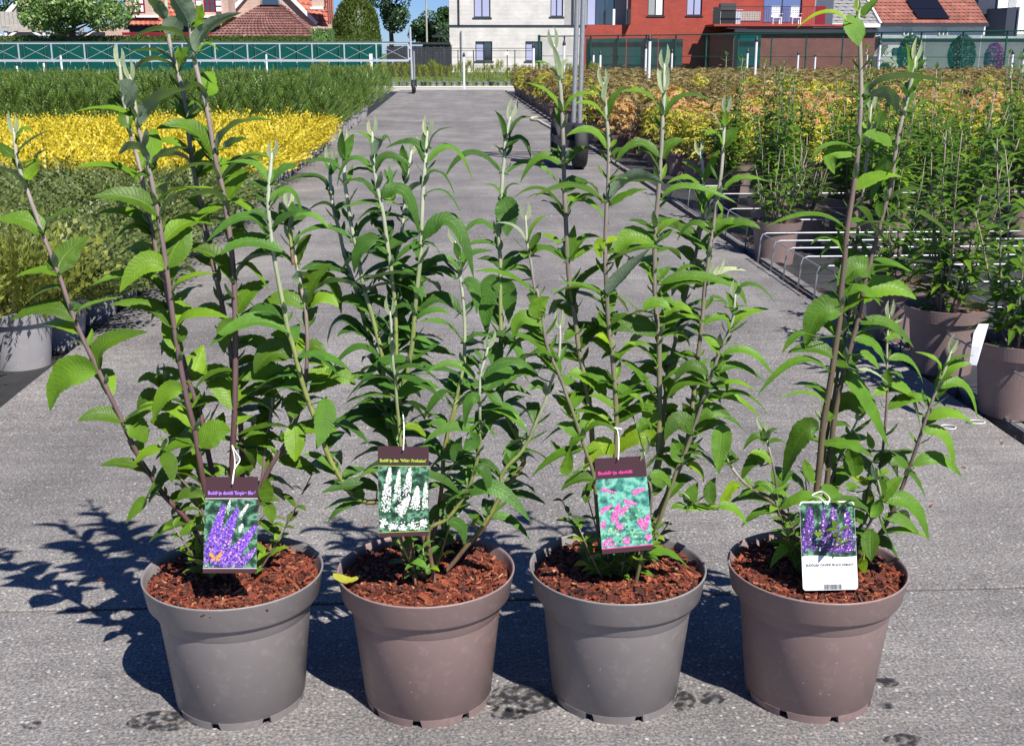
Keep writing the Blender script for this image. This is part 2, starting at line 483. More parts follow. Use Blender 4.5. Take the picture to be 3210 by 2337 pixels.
for _i, (_a, _b) in enumerate(_lf):
    M['leaf%d' % _i] = leafmat('buddleja_leaf_%d' % (_i + 1), _a, (0.185, 0.245, 0.165), _b, 0.15, rough=.5, var=.45, hvar=.6)
M['leaf_yellow'] = leafmat('buddleja_leaf_yellowing', (0.22, 0.37, 0.014), (0.33, 0.42, 0.12), (0.48, 0.68, 0.03), 0.32)
M['leaf_pale'] = leafmat('buddleja_leaf_felted', (0.36, 0.44, 0.27), (0.50, 0.56, 0.44), (0.4, 0.55, 0.2), 0.2, rough=0.8)
M['leaf_dead'] = leafmat('fallen_leaf_yellow', (0.50, 0.50, 0.06), (0.5, 0.5, 0.12), (0.6, 0.6, 0.1), 0.2)
M['leaf_bg'] = leafmat('buddleja_foliage', (0.090, 0.180, 0.014), (0.19, 0.25, 0.15), (0.20, 0.42, 0.04), 0.28, veins=False, island=True, var=0.45)
M['metal'] = simple('galvanised_steel', (0.42, 0.43, 0.44), 0.5, 0.7, var=0.15, scale=40)
M['alu'] = simple('aluminium', (0.72, 0.74, 0.76), 0.42, 0.6, var=0.08, scale=20)
M['rubber'] = simple('tyre_rubber', (0.018, 0.018, 0.02), 0.7, var=0.3, scale=80, bump=0.3)
M['white_pvc'] = simple('white_plastic', (0.75, 0.77, 0.80), 0.4, var=0.05)
M['black_pl'] = simple('black_plastic', (0.02, 0.02, 0.022), 0.5, var=0.2)
M['green_steel'] = simple('green_coated_steel', (0.012, 0.075, 0.06), 0.45, var=0.15)
M['net'] = netmat('green_windbreak_net', (0.010, 0.105, 0.09), 0.86)
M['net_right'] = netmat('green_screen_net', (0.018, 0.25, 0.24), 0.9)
M['net_thin'] = netmat('green_mesh_net', (0.02, 0.24, 0.21), 0.58)
M['hose'] = simple('pale_hose', (0.62, 0.60, 0.42), 0.5, var=0.1)
M['string'] = simple('white_string', (0.8, 0.8, 0.8), 0.6, var=0.05)
M['rubberband'] = simple('white_rubber_band', (0.50, 0.49, 0.46), 0.6, var=0.05)
# ------------------------------------------------------------------ ground, path, beds
rng = random.Random(7)
M['grass'] = simple('rough_grass', (0.075, 0.125, 0.035), 0.9, var=0.5, scale=1.2)
g = MB(); g.add([(-400, -30, -0.09), (400, -30, -0.09), (400, 900, -0.09), (-400, 900, -0.09)], [(0, 1, 2, 3)])
struct(g.build('ground', M['grass']))

PX0, PX1 = -1.43, 1.63
path = struct(empty('path'))
pb = MB().box(PX0 + 0.004, PX1 - 0.004, -3.6, 36.0, -0.075, -0.005)
pb.build('path_base', M['joint'], path)
def slab_mesh(w, l, h, c=0.0025):
    m = MB()
    x, y = w / 2, l / 2
    n = 24
    vs = []
    def ringpts(ins, z, wob):
        out = []
        for i in range(n): out.append((-x + ins + (2 * x - 2 * ins) * i / n, -y + ins + rng.uniform(0, wob), z))
        for i in range(8): out.append((x - ins - rng.uniform(0, wob), -y + ins + (2 * y - 2 * ins) * i / 8, z))
        for i in range(n): out.append((x - ins - (2 * x - 2 * ins) * i / n, y - ins - rng.uniform(0, wob), z))
        for i in range(8): out.append((-x + ins + rng.uniform(0, wob), y - ins - (2 * y - 2 * ins) * i / 8, z))
        return out
    a, b, c3 = ringpts(0, -h, 0), ringpts(0, -c, 0.002), ringpts(c, 0, 0.0025)
    k = len(a)
    vs = a + b + c3
    fs = []
    for i in range(k):
        j = (i + 1) % k
        fs += [(i, j, k + j, k + i), (k + i, k + j, 2 * k + j, 2 * k + i)]
    fs.append(tuple(range(2 * k, 3 * k)))
    m.add(vs, fs)
    return m
SL = 1.165
slabs = [slab_mesh(PX1 - PX0, SL - 0.0075, 0.07).mesh('slab', M['concrete']) for _ in range(4)]
n = -5
while True:
    y0 = 2.195 + SL * n
    if y0 > 35: break
    put('slab', slabs[n % 4], path, ((PX0 + PX1) / 2 + rng.uniform(-.004, .004), y0 + SL / 2, rng.uniform(-0.0025, 0.0015)))
    n += 1
# cross path at the far end
cp = MB().box(-14, 30, 36.02, 39.0, -0.06, -0.006)
M['cross'] = simple('cross_path_concrete', (0.40, 0.38, 0.36), 0.85, var=0.15, scale=6)
struct(cp.build('cross_path', M['cross']))

bl = MB().add([(-30, -4, -0.045), (PX0 - 0.012, -4, -0.045), (PX0 - 0.012, 36, -0.045), (-30, 36, -0.045)], [(0, 1, 2, 3)])
struct(bl.build('bed_ground_cloth', M['fabric']))
br_ = MB().add([(PX1 + 0.07, -4, -0.045), (40, -4, -0.045), (40, 36, -0.045), (PX1 + 0.07, 36, -0.045)], [(0, 1, 2, 3)])
struct(br_.build('bed_ground_cloth', M['bed_right']))
# dark drainage slot between path and right bed, with a low kerb
dr = MB().box(PX1 + 0.012, PX1 + 0.062, -3.6, 36, -0.085, -0.055)
struct(dr.build('drain_slot', M['joint']))
kb = MB()
y = -3.5
while y < 36:
    L = 1.0
    kb.box(PX1 + 0.066, PX1 + 0.105, y + 0.004, y + L - 0.004, -0.08, -0.012 + rng.uniform(-.003, .003)); y += L
struct(kb.build('kerb', M['concrete']))

# fallen bark bits and leaf litter beside the right hand kerb
def litter(name, spots, mat, n, sz, label):
    m = MB(); r = random.Random(len(spots) + n)
    for i in range(n):
        cx_, cy_, sx, sy, z = r.choice(spots)
        p = Vector((cx_ + r.gauss(0, sx), cy_ + r.gauss(0, sy), z + r.uniform(.001, .008)))
        a = r.uniform(0, 6.28); l = r.uniform(.4, 1) * sz; w = l * r.uniform(.2, .45)
        ax = Vector((math.cos(a), math.sin(a), r.uniform(-.25, .25))); ay = Vector((-math.sin(a), math.cos(a), r.uniform(-.25, .25)))
        m.obox(p, ax * l, ay * w, Vector((0, 0, 1)) * r.uniform(.0006, .002))
    o = m.build(name, mat); tag(o, label, 'litter', kind='stuff'); return o
litter('leaf_litter', [(1.80, 4.9, .10, .10, -.045), (1.73, 5.2, .06, .35, -.045), (1.74, 7.4, .06, .6, -.045), (1.83, 7.2, .1, .35, -.045), (1.70, 4.2, .03, .8, -.03), (1.72, 8.9, .06, .7, -.045)], M['mulch'], 420, 0.016, 'red brown bark crumbs and dry leaves along the right kerb')
litter('leaf_litter', [(-1.2, 2.0, .6, .5, 0), (1.1, 2.6, .3, .6, 0), (.3, 3.2, 1.0, .8, 0), (1.3, 3.0, .15, .4, 0)], M['mulch'], 26, 0.009, 'few bark crumbs scattered on the concrete slabs')

# damp patches left by dripping pots on the slabs
def damp(px, py, rx, ry, seed):
    c = atz(px, py, 0); r = random.Random(seed)
    m = MB(); k = 22
    pts = [(0, 0, 0)]
    for i in range(k):
        a = 2 * math.pi * i / k; q = 1 + .28 * noise.noise(Vector((math.cos(a) * 1.7 + seed, math.sin(a) * 1.7, seed)))
        pts.append((rx * q * math.cos(a), ry * q * math.sin(a), 0))
    m.add(pts, [(0, i + 1, (i + 1) % k + 1) for i in range(k)])
    o = m.build('damp_patch', M['damp'], None, (c.x, c.y, 0.0035))
    return o
def dampmat():
    m, nt, out = newmat('damp_concrete')
    b = nd(nt, 'ShaderNodeBsdfPrincipled', i_Roughness=0.5); b.inputs['Base Color'].default_value = (0.022, 0.021, 0.02, 1)
    t = nd(nt, 'ShaderNodeBsdfTransparent'); mx = nd(nt, 'ShaderNodeMixShader')
    geo = nd(nt, 'ShaderNodeNewGeometry')
    nz = nd(nt, 'ShaderNodeTexNoise', i_Scale=75.0, i_Detail=4.0); nt.links.new(geo.outputs['Position'], nz.inputs['Vector'])
    rp = ramp(nt, [(0.42, (0.05,) * 3), (0.6, (0.8,) * 3)], nz.outputs[0])
    nt.links.new(rp.outputs[0], mx.inputs[0]); nt.links.new(t.outputs[0], mx.inputs[1]); nt.links.new(b.outputs[0], mx.inputs[2])
    nt.links.new(mx.outputs[0], out.inputs[0]); return m
M['damp'] = dampmat()
for i, (px, py, rx, ry, lab) in enumerate([
        (1640, 2190, .060, .050, 'dark damp patch on the slab beside the second pot'), (1600, 2235, .035, .02, 'smaller dark damp patch in front of the second pot'),
        (2232, 2192, .024, .018, 'round dark damp spot between third and fourth pot'), (2140, 2195, .022, .038, 'dark damp patch hugging the right of the third pot'),
        (2780, 2142, .024, .016, 'dark damp spot right of the fourth pot'), (2778, 2215, .013, .010, 'tiny damp spot below right of the fourth pot'),
        (2830, 2322, .030, .018, 'dark damp spot at the bottom right corner'), (520, 2262, .065, .03, 'dark damp patch at the front left of the first pot'), (100, 2275, .018, .012, 'tiny damp spot at the bottom left of the slabs')]):
    o = damp(px, py, rx, ry, 3.1 * i + 1)
    tag(o, lab, 'stain')
# ------------------------------------------------------------------ buildings, fences and trees behind the beds
def X(px, Y, py=120): return aty(px, py, Y).x
def Z(py, Y, px=1404): return aty(px, py, Y).z

def wall_mesh(x0, x1, z0, z1, Y, openings, depth=0.18, thick=0.3):
    """front wall at y = Y with rectangular openings and their reveals"""
    m = MB()
    xs = sorted({x0, x1} | {o[0] for o in openings} | {o[1] for o in openings})
    zs = sorted({z0, z1} | {o[2] for o in openings} | {o[3] for o in openings})
    def inside(cx_, cz_): return any(o[0] < cx_ < o[1] and o[2] < cz_ < o[3] for o in openings)
    for i in range(len(xs) - 1):
        for j in range(len(zs) - 1):
            if not inside((xs[i] + xs[i + 1]) / 2, (zs[j] + zs[j + 1]) / 2):
                m.quad((xs[i], Y, zs[j]), (xs[i + 1], Y, zs[j]), (xs[i + 1], Y, zs[j + 1]), (xs[i], Y, zs[j + 1]))
    for a, b, c, d in openings:
        m.quad((a, Y, c), (a, Y, d), (a, Y + depth, d), (a, Y + depth, c))
        m.quad((b, Y, c), (b, Y + depth, c), (b, Y + depth, d), (b, Y, d))
        m.quad((a, Y, c), (a, Y + depth, c), (b, Y + depth, c), (b, Y, c))
        m.quad((a, Y, d), (b, Y, d), (b, Y + depth, d), (a, Y + depth, d))
    return m

def window(parent, a, b, c, d, Y, fmat, gmat, mull=(0.5,), trans=(), name='window', fw=0.06, sill=None, panes=None):
    """frame set back in the opening, panes as sub-parts"""
    f = MB()
    y0, y1 = Y + 0.10, Y + 0.17
    f.box(a, a + fw, y0, y1, c, d); f.box(b - fw, b, y0, y1, c, d)
    f.box(a + fw, b - fw, y0, y1, c, c + fw); f.box(a + fw, b - fw, y0, y1, d - fw, d)
    for q in mull:
        x = a + (b - a) * q; f.box(x - fw * .45, x + fw * .45, y0 - .002, y1 + .002, c + fw, d - fw)
    for q in trans:
        z = c + (d - c) * q; f.box(a + fw, b - fw, y0 + .003, y1 - .003, z - fw * .35, z + fw * .35)
    o = f.build(name, fmat, parent)
    xs = [a + fw] + [a + (b - a) * q for q in mull] + [b - fw]
    for i in range(len(xs) - 1):
        gm = gmat if panes is None else panes[i % len(panes)]
        MB().box(xs[i], xs[i + 1], Y + 0.13, Y + 0.14, c + fw, d - fw).build('pane', gm, o)
    if sill is not None:
        MB().box(a - .08, b + .08, Y - .05, Y + .1, c - .07, c - .002).build('sill', sill, o)
    return o

M['white_brick'] = brickmat('white_painted_brick', (0.66, 0.62, 0.60), (0.60, 0.57, 0.55), (0.50, 0.47, 0.46), ms=0.010, bw=.22, bh=.075)
M['red_brick'] = brickmat('red_brick', (0.42, 0.055, 0.035), (0.33, 0.045, 0.03), (0.22, 0.07, 0.055), ms=0.008)
M['brown_brick'] = brickmat('brown_brick', (0.20, 0.072, 0.062), (0.16, 0.06, 0.052), (0.14, 0.085, 0.075))
M['pink_brick'] = brickmat('pale_pink_brick', (0.56, 0.36, 0.28), (0.46, 0.29, 0.23), (0.55, 0.45, 0.38), ms=.012)
M['dark_trim'] = simple('anthracite_aluminium', (0.03, 0.032, 0.04), 0.45, var=.1)
M['pane_blue'] = glassmat('window_glass', (0.10, 0.13, 0.30))
M['pane_dark'] = glassmat('window_glass_dark', (0.012, 0.016, 0.025))
M['curtain'] = simple('window_with_blind', (0.36, 0.38, 0.56), 0.35, var=.05)
M['white_paint'] = simple('white_paint', (0.78, 0.78, 0.78), 0.6, var=.05, scale=4)
M['grey_wood'] = simple('weathered_wood', (0.40, 0.37, 0.34), 0.8, var=.2, scale=9)
M['slate'] = simple('grey_slate', (0.22, 0.215, 0.22), 0.75, var=.3, scale=9)
M['dark_red'] = simple('dark_red_paint', (0.22, 0.008, 0.018), 0.45, var=.1)
M['pv'] = simple('solar_cell', (0.008, 0.009, 0.016), 0.18, var=.2)
M['navy'] = simple('dark_shed_boards', (0.022, 0.024, 0.032), 0.6, var=.25, scale=5)
M['blue_grey'] = simple('blue_grey_render', (0.07, 0.085, 0.12), 0.7, var=.12, scale=4)
M['dark_blue'] = simple('dark_blue_cladding', (0.03, 0.035, 0.06), 0.6, var=.12, scale=4)

def tilemat(name, c1, c2):
    m, nt, out = newmat(name)
    b = nd(nt, 'ShaderNodeBsdfPrincipled', i_Roughness=0.7)
    geo = nd(nt, 'ShaderNodeNewGeometry')
    nz = nd(nt, 'ShaderNodeTexNoise', i_Scale=0.9, i_Detail=6.0); nt.links.new(geo.outputs['Position'], nz.inputs['Vector'])
    r1 = ramp(nt, [(0.0, tuple(c * .75 for c in c1)), (0.5, c1), (1.0, c2)], geo.outputs['Random Per Island'])
    r2 = ramp(nt, [(0.3, (0.8, 0.8, 0.8)), (0.7, (1.15, 1.15, 1.15))], nz.outputs[0])
    nt.links.new(mixc(nt, r1.outputs[0], r2.outputs[0], 1.0, 'MULTIPLY'), b.inputs['Base Color'])
    nt.links.new(b.outputs[0], out.inputs[0]); return m
M['tile_red'] = tilemat('red_roof_tile', (0.40, 0.115, 0.07), (0.52, 0.21, 0.15))
M['tile_brown'] = tilemat('brown_roof_tile', (0.185, 0.085, 0.072), (0.24, 0.125, 0.105))
M['tile_rose'] = tilemat('rose_roof_tile', (0.25, 0.088, 0.062), (0.30, 0.115, 0.085))

def tiled_roof(name, A, B, Cc, D, tw, th, mat, parent, n_up=(0, 0, 1)):
    """overlapping tiles on the slope A-B (eaves) to D-C (ridge); every tile its own face, laid as one mass"""
    A, B, Cc, D = map(Vector, (A, B, Cc, D))
    nu = max(2, int((B - A).length / tw)); nv = max(2, int((D - A).length / th))
    nrm = (B - A).cross(D - A).normalized()
    if nrm.z < 0: nrm = -nrm
    m = MB()
    def P(u, v): return (A * (1 - u) + B * u) * (1 - v) + (D * (1 - u) + Cc * u) * v
    m.add([A - nrm * .02, B - nrm * .02, Cc - nrm * .02, D - nrm * .02], [(0, 1, 2, 3)])
    for j in range(nv):
        off = 0.5 if j % 2 else 0.0
        for i in range(-1, nu + 1):
            u0, u1 = (i + off) / nu, (i + off + .97) / nu
            u0, u1 = max(0, u0), min(1, u1)
            if u1 - u0 < .15 / nu: continue
            v0, v1 = j / nv, min(1, (j + 1.12) / nv)
            um = (u0 + u1) / 2
            h = nrm * .045
            vs = [P(u0, v0) + h, P(um, v0) + h * 1.9, P(u1, v0) + h, P(u1, v1) + nrm * .005, P(um, v1) + nrm * .03, P(u0, v1) + nrm * .005, P(u0, v0), P(u1, v0)]
            m.add(vs, [(0, 1, 4, 5), (1, 2, 3, 4), (6, 7, 2, 1, 0)])
    o = m.build(name, mat, parent); o['kind'] = 'stuff'
    return o

# ---- pale apartment block with red wing
YB = 73.0
def zz(py): return Z(py, YB)
blk = thing('apartment_block', 'two tone apartment block with white brick left and red brick right', 'building', (0, 0, 0))
wx0, wx1 = X(1409, YB), X(1822, YB)
top = zz(-150)
def op(px0, px1, py0, py1): return (X(px0, YB), X(px1, YB), zz(py1), zz(py0))
o_wl = [op(1490, 1543, 130, 192), op(1647, 1700, 130, 192)]
zled = zz(81)
wall_mesh(wx0, wx1, -0.1, zled, YB, o_wl).build('wall', M['white_brick'], blk)
xr = X(1768, YB)
o_wu = [op(1486, 1538, -60, 55), op(1725, 1764.5, -60, 52)]
wall_mesh(wx0, xr, zled, top, YB + .02, o_wu).build('wall', M['white_brick'], blk)
MB().box(wx0 - .04, wx1 + .3, YB - .05, YB + .1, zled - .05, zled + .05).build('ledge', M['dark_trim'], blk)
MB().quad((wx0 - .001, YB, -.1), (wx0 - .001, YB + 9, -.1), (wx0 - .001, YB + 9, top), (wx0 - .001, YB, top)).build('side_wall', M['dark_trim'], blk)
for o in o_wl: window(blk, *o, YB, M['dark_trim'], None, sill=M['dark_trim'], panes=[M['curtain'], M['pane_dark']])
for o in o_wu: window(blk, *o, YB + .02, M['dark_trim'], None, sill=M['dark_trim'], panes=[M['curtain']])
xd = X(1439, YB); MB().tube([(xd, YB - .06, zled), (xd, YB - .06, top)], .045, 8).build('downpipe', M['dark_trim'], blk)
xd = X(1446, YB); MB().tube([(xd, YB - .08, -.1), (xd, YB - .08, zz(97))], .05, 8).build('downpipe', M['metal'], blk)
# recessed balcony
ry = YB + 2.2
xq0, xq1, xq2 = xr, X(1835, YB), X(1976, YB)
M['recess'] = simple('balcony_grey_render', (0.30, 0.30, 0.31), .7, var=.08, scale=4)
MB().box(xr + .002, xq2, YB + .02, ry + .1, zled - .3, zled - .002).build('balcony_floor', M['recess'], blk)
MB().quad((xr + .002, YB + .02, zled), (xr + .002, ry, zled), (xr + .002, ry, top), (xr + .002, YB + .02, top)).build('side_wall', M['recess'], blk)
wall_mesh(xr, xq2, zled, top, ry, [(X(1838, ry), X(1925, ry), zled + .06, top - .1)]).build('back_wall', M['recess'], blk)
window(blk, X(1838, ry), X(1925, ry), zled + .06, top - .1, ry, M['dark_trim'], M['pane_dark'], mull=(.33, .66), name='sliding_door', panes=[M['curtain'], M['pane_dark'], M['pane_dark']])
MB().box(X(1790, YB), X(1798, YB), YB + .03, YB + .16, zled + .003, top).build('column', M['dark_trim'], blk)
MB().box(X(1920, YB), X(1927, YB), YB + .03, YB + .16, zled + .003, zz(28)).build('column', M['white_paint'], blk)
# red wing
rx1 = X(2548, YB)
zb = zz(78)
o_r = [op(2028, 2078, -60, 49), op(2149, 2197, -60, 48), op(2388, 2508, -60, 71)]
wall_mesh(xq2, rx1, zb, top, YB, o_r).build('red_wall', M['red_brick'], blk)
o_rl = []
wall_mesh(wx1 + .003, rx1, -.1, zb, YB - .004, o_rl).build('red_wall', M['red_brick'], blk)
MB().box(xq2, xq2 + .02, YB + .02, ry, zled, top).build('side_wall', M['red_brick'], blk)
window(blk, *o_r[0], YB, M['dark_trim'], None, sill=M['dark_trim'], panes=[M['recess'], M['white_paint']])
window(blk, *o_r[1], YB, M['dark_trim'], None, sill=M['dark_trim'], panes=[M['curtain'], M['curtain']])
window(blk, *o_r[2], YB, M['dark_trim'], None, panes=[M['pane_blue'], M['pane_blue']], name='sliding_door')
MB().box(X(2210, YB), rx1 + 1.8, YB - 2.4, YB + .001, zb - .12, zb).build('terrace_slab', M['red_brick'], blk)
MB().box(X(1963, YB), X(1972, YB), YB - .5, YB + .5, zled + .06, zz(28)).build('railing_panel', M['black_pl'], blk)
xd = X(1968, YB) - .1
MB().tube([(xd, YB - .06, zled + .06), (xd, YB - .06, top)], .045, 8).build('downpipe', M['metal'], blk)
# screens and railing of the terrace
MB().box(X(2206, YB), X(2228, YB), YB - 2.38, YB - 2.3, zb + .002, zz(26)).build('screen', M['black_pl'], blk)
MB().box(X(2514, YB), X(2545, YB), YB - 2.38, YB - 2.3, zb + .002, zz(22)).build('screen', M['dark_red'], blk)
rl = MB(); y_ = YB - 2.34
for i in range(40):
    x = X(2230, YB) + (X(2512, YB) - X(2230, YB)) * i / 39
    rl.bar((x, y_, zb), (x, y_, zz(24)), .012)
rl.bar((X(2230, YB), y_, zz(24)), (X(2512, YB), y_, zz(24)), .04)
rl.build('railing', M['dark_trim'], blk)
rail_y = YB - 1.6
bb = thing('barbecue', 'black lidded barbecue with side shelves on the red terrace', 'barbecue', (X(2278, rail_y), rail_y, zb))
MB().box(-.75, -.45, -.25, .25, 0.0, .72).box(.42, .72, -.25, .25, 0, .72).build('cabinet', M['alu'], bb)
MB().box(-.42, .40, -.25, .25, .05, .78).build('firebox', M['black_pl'], bb)
lid = MB(); lid.smooth = False
pr = [(-.3, .80), (-.26, 1.05), (-.1, 1.2), (.1, 1.2), (.26, 1.05), (.3, .80)]
k = len(pr)
lid.add([(-.5, p[0], p[1]) for p in pr] + [(.42, p[0], p[1]) for p in pr], [(i, i + 1, k + i + 1, k + i) for i in range(k - 1)] + [tuple(range(k))[::-1], tuple(range(k, 2 * k))])
lid.build('lid', M['black_pl'], bb)
MB().box(-.95, -.5, -.22, .22, .80, .84).box(.43, .85, -.22, .22, .80, .84).build('shelf', M['alu'], bb)
def garden_chair(px, label):
    Y = YB - 1.3
    c = thing('garden_chair', label, 'chair', (X(px, Y), Y, zb), 0, 'white chairs on the red terrace')
    for i in range(5): MB().box(-.26, .26, .22, .25, .44 + i * .13, .54 + i * .13).build('back_slat', M['white_paint'], c)
    MB().box(-.28, .28, -.25, .22, .38, .43).build('seat', M['white_paint'], c)
    for sx in (-1, 1):
        for sy in (-.22, .18): MB().box(sx * .24 - .025, sx * .24 + .025, sy - .025, sy + .025, 0, .38).build('leg', M['white_paint'], c)
        MB().box(sx * .29 - .03, sx * .29 + .03, -.25, .24, .60, .63).build('armrest', M['white_paint'], c)
garden_chair(2430, 'white slatted garden chair left, before the terrace doors')
garden_chair(2490, 'white slatted garden chair right, before the terrace doors')
pl_ = thing('wicker_planter', 'grey wicker planter box beside the barbecue on the terrace', 'planter', (X(2346, rail_y), rail_y, zb))
for i in range(6): MB().box(-.62, .62, -.15, .15, .14 + i * .1, .225 + i * .1).build('woven_band', M['grey_wood'], pl_)

# ---- brown brick garage in front of the red wing
YG = 66.0
gar = thing('brick_garage', 'low brown brick garage with dark corrugated flat roof', 'building')
gx0, gx1 = X(2300, YG), X(2744, YG)
gz = Z(100, YG)
wall_mesh(gx0, gx1, -.1, gz, YG, []).build('wall', M['brown_brick'], gar)
MB().quad((gx1, YG, -.1), (gx1, YG + 7, -.1), (gx1, YG + 7, gz), (gx1, YG, gz)).build('side_wall', M['brown_brick'], gar)
MB().quad((gx0, YG, -.1), (gx0, YG, gz), (gx0, YG + 6, gz), (gx0, YG + 6, -.1)).build('side_wall', M['brown_brick'], gar)
rf = MB()
k = 70
z0_, z1_ = gz + .02, Z(86, YG)
for i in range(k):
    a, b = gx0 + .6 + (gx1 - gx0 - .6) * i / k, gx0 + .6 + (gx1 - gx0 - .6) * (i + 1) / k
    rf.quad((a, YG - .2, z0_ + .12), ((a + b) / 2, YG - .2, z0_ + .2), ((a + b) / 2, YG + 6, z1_ + .12), (a, YG + 6, z1_ + .04))
    rf.quad(((a + b) / 2, YG - .2, z0_ + .2), (b, YG - .2, z0_ + .12), (b, YG + 6, z1_ + .04), ((a + b) / 2, YG + 6, z1_ + .12))
rf.build('roof', M['dark_trim'], gar)
MB().box(gx0, gx1 + .02, YG - .22, YG - .02, gz - .02, gz + .14).build('fascia', M['dark_trim'], gar)

# ---- brick house with slate and red tile roofs
YH = 76.0
def hz(py): return Z(py, YH)
hs = thing('tiled_house', 'house with grey slate and rose red tile roof carrying solar panels', 'house')
ha, hb, hc = X(2590, YH), X(2752, YH), X(3086, YH)
eav = hz(74)
MB().box(hb, hc, YH, YH + 7, -.1, eav).build('wall', M['white_paint'], hs)
MB().box(ha, hb - .01, YH + .02, YH + 7, -.1, eav).build('wall', M['white_paint'], hs)
rt = 6.0
up_ = 5.0
tiled_roof('slate_roof', (X(2597, YH), YH - .2, hz(77)), (X(2750, YH), YH - .2, hz(77)), (X(2735, YH) - .3, YH + rt, hz(77) + up_), (X(2560, YH) - 1, YH + rt, hz(77) + up_), .45, .34, M['slate'], hs)
tiled_roof('tile_roof', (X(2754, YH), YH - .25, hz(73)), (X(3088, YH), YH - .25, hz(73)), (X(3050, YH), YH + rt, hz(73) + up_), (X(2700, YH), YH + rt, hz(73) + up_), .30, .34, M['tile_rose'], hs)
MB().bar((X(2597, YH), YH - .26, hz(79)), (X(2751, YH), YH - .26, hz(79)), .1, .22).build('fascia', M['white_paint'], hs)
MB().bar((X(2754, YH), YH - .31, hz(77)), (X(3088, YH), YH - .31, hz(77)), .12, .2).build('gutter', M['dark_trim'], hs)
MB().bar((X(2752, YH), YH - .3, hz(75)), (X(2700, YH) - .02, YH + rt, hz(75) + up_), .12, .2).build('verge', M['white_paint'], hs)
MB().bar((X(2592, YH), YH - .3, hz(75)), (X(2557, YH) - 1.1, YH + rt, hz(75) + up_), .12, .2).build('verge', M['white_paint'], hs)
sv = Vector((0, rt + .2, up_)).normalized()
def onroof(px, t, e=.13):
    return Vector((X(px, YH), YH - .25, hz(73))) + sv * t + Vector((0, -sv.z, sv.y)) * e
def pv(px0, px1, t0, t1, sh):
    a, b = onroof(px0, t0), onroof(px1, t0)
    c, d = onroof(px1 + sh, t1), onroof(px0 + sh, t1)
    n_ = Vector((0, -sv.z, sv.y)) * .03
    m = MB(); m.add([a, b, c, d, a + n_, b + n_, c + n_, d + n_], [(0, 3, 2, 1), (4, 5, 6, 7), (0, 1, 5, 4), (1, 2, 6, 5), (2, 3, 7, 6), (3, 0, 4, 7)])
    m.build('solar_panel', M['pv'], hs)
pv(2872, 2970, .35, 1.28, -8); pv(2864, 2962, 1.31, 2.3, -8)
for px in (2830, 2940):
    window(hs, X(px, YH), X(px + 28, YH), hz(112), hz(86), YH - .2, M['white_paint'], M['pane_dark'])

# ---- blue grey gable between red wing and slate roof
gb = thing('gabled_house', 'narrow blue grey gable wall between red block and slate roof', 'house')
MB().box(X(2550, YB + 1), X(2606, YB + 1), YB + 1, YB + 2.5, -.1, zz(-120)).build('wall', M['blue_grey'], gb)
MB().box(X(2546, YB + 1), X(2550, YB + 1) - .004, YB + .9, YB + 2.4, -.1, zz(-120)).build('downpipe', M['metal'], gb)

# ---- white house far right
YW = 80.0
wh = thing('white_house', 'white rendered house with dark blue annex at the far right', 'house')
def wz(py): return Z(py, YW)
MB().box(X(3118, YW), X(3420, YW), YW, YW + 6, -.1, wz(-160)).build('wall', M['white_paint'], wh)
MB().box(X(3084, YW), X(3178, YW), YW - 3.0, YW - .02, -.1, wz(26)).build('annex', M['dark_blue'], wh)
MB().box(X(3182, YW - 3), X(3420, YW - 3), YW - 3.2, YW - .03, -.1, wz(24)).build('porch', M['white_paint'], wh)
MB().box(X(3194, YW), X(3225, YW), YW - 3.26, YW - 3.18, wz(100), wz(40)).build('window', M['recess'], wh)
MB().box(X(3150, YW), X(3175, YW), YW - .06, YW - .01, wz(18), wz(-40)).build('window', M['recess'], wh)
MB().box(X(3060, YW), X(3116, YW), YW + .2, YW + 5, -.1, wz(-160)).build('dark_gable', M['dark_blue'], wh)

# ---- white low outbuilding seen through the green fence
ob = thing('outbuilding', 'low white outbuilding with flat roof behind the green fence', 'building')
YO = 70.0
MB().box(X(2760, YO), X(3300, YO), YO, YO + 3, -.1, Z(120, YO)).build('wall', M['recess'], ob)
MB().box(X(2756, YO), X(3304, YO), YO - .15, YO + 3.1, Z(120, YO) + .002, Z(116, YO) + .05).build('roof', M['white_paint'], ob)
cv = thing('parked_van', 'white van parked behind the green fence', 'van', (X(2815, 66), 66, -.09), 0)
MB().box(-1.35, 1.35, -.85, .85, .35, .95).build('body', M['white_paint'], cv)
cabm = MB(); cabm.add([(-1.1, -.8, .95), (1.0, -.8, .95), (1.0, .8, .95), (-1.1, .8, .95), (-.75, -.7, 1.55), (.95, -.7, 1.55), (.95, .7, 1.55), (-.75, .7, 1.55)], [(4, 5, 6, 7), (0, 1, 5, 4), (1, 2, 6, 5), (2, 3, 7, 6), (3, 0, 4, 7)])
cabm.build('cabin', M['white_paint'], cv)
MB().box(-.55, .75, -.83, -.80, 1.0, 1.4).build('window', M['pane_dark'], cv)
for wxp in (-.9, .9):
    MB().tube([(wxp, -.9, .33), (wxp, -.7, .33)], .33, 20).build('wheel', M['rubber'], cv)

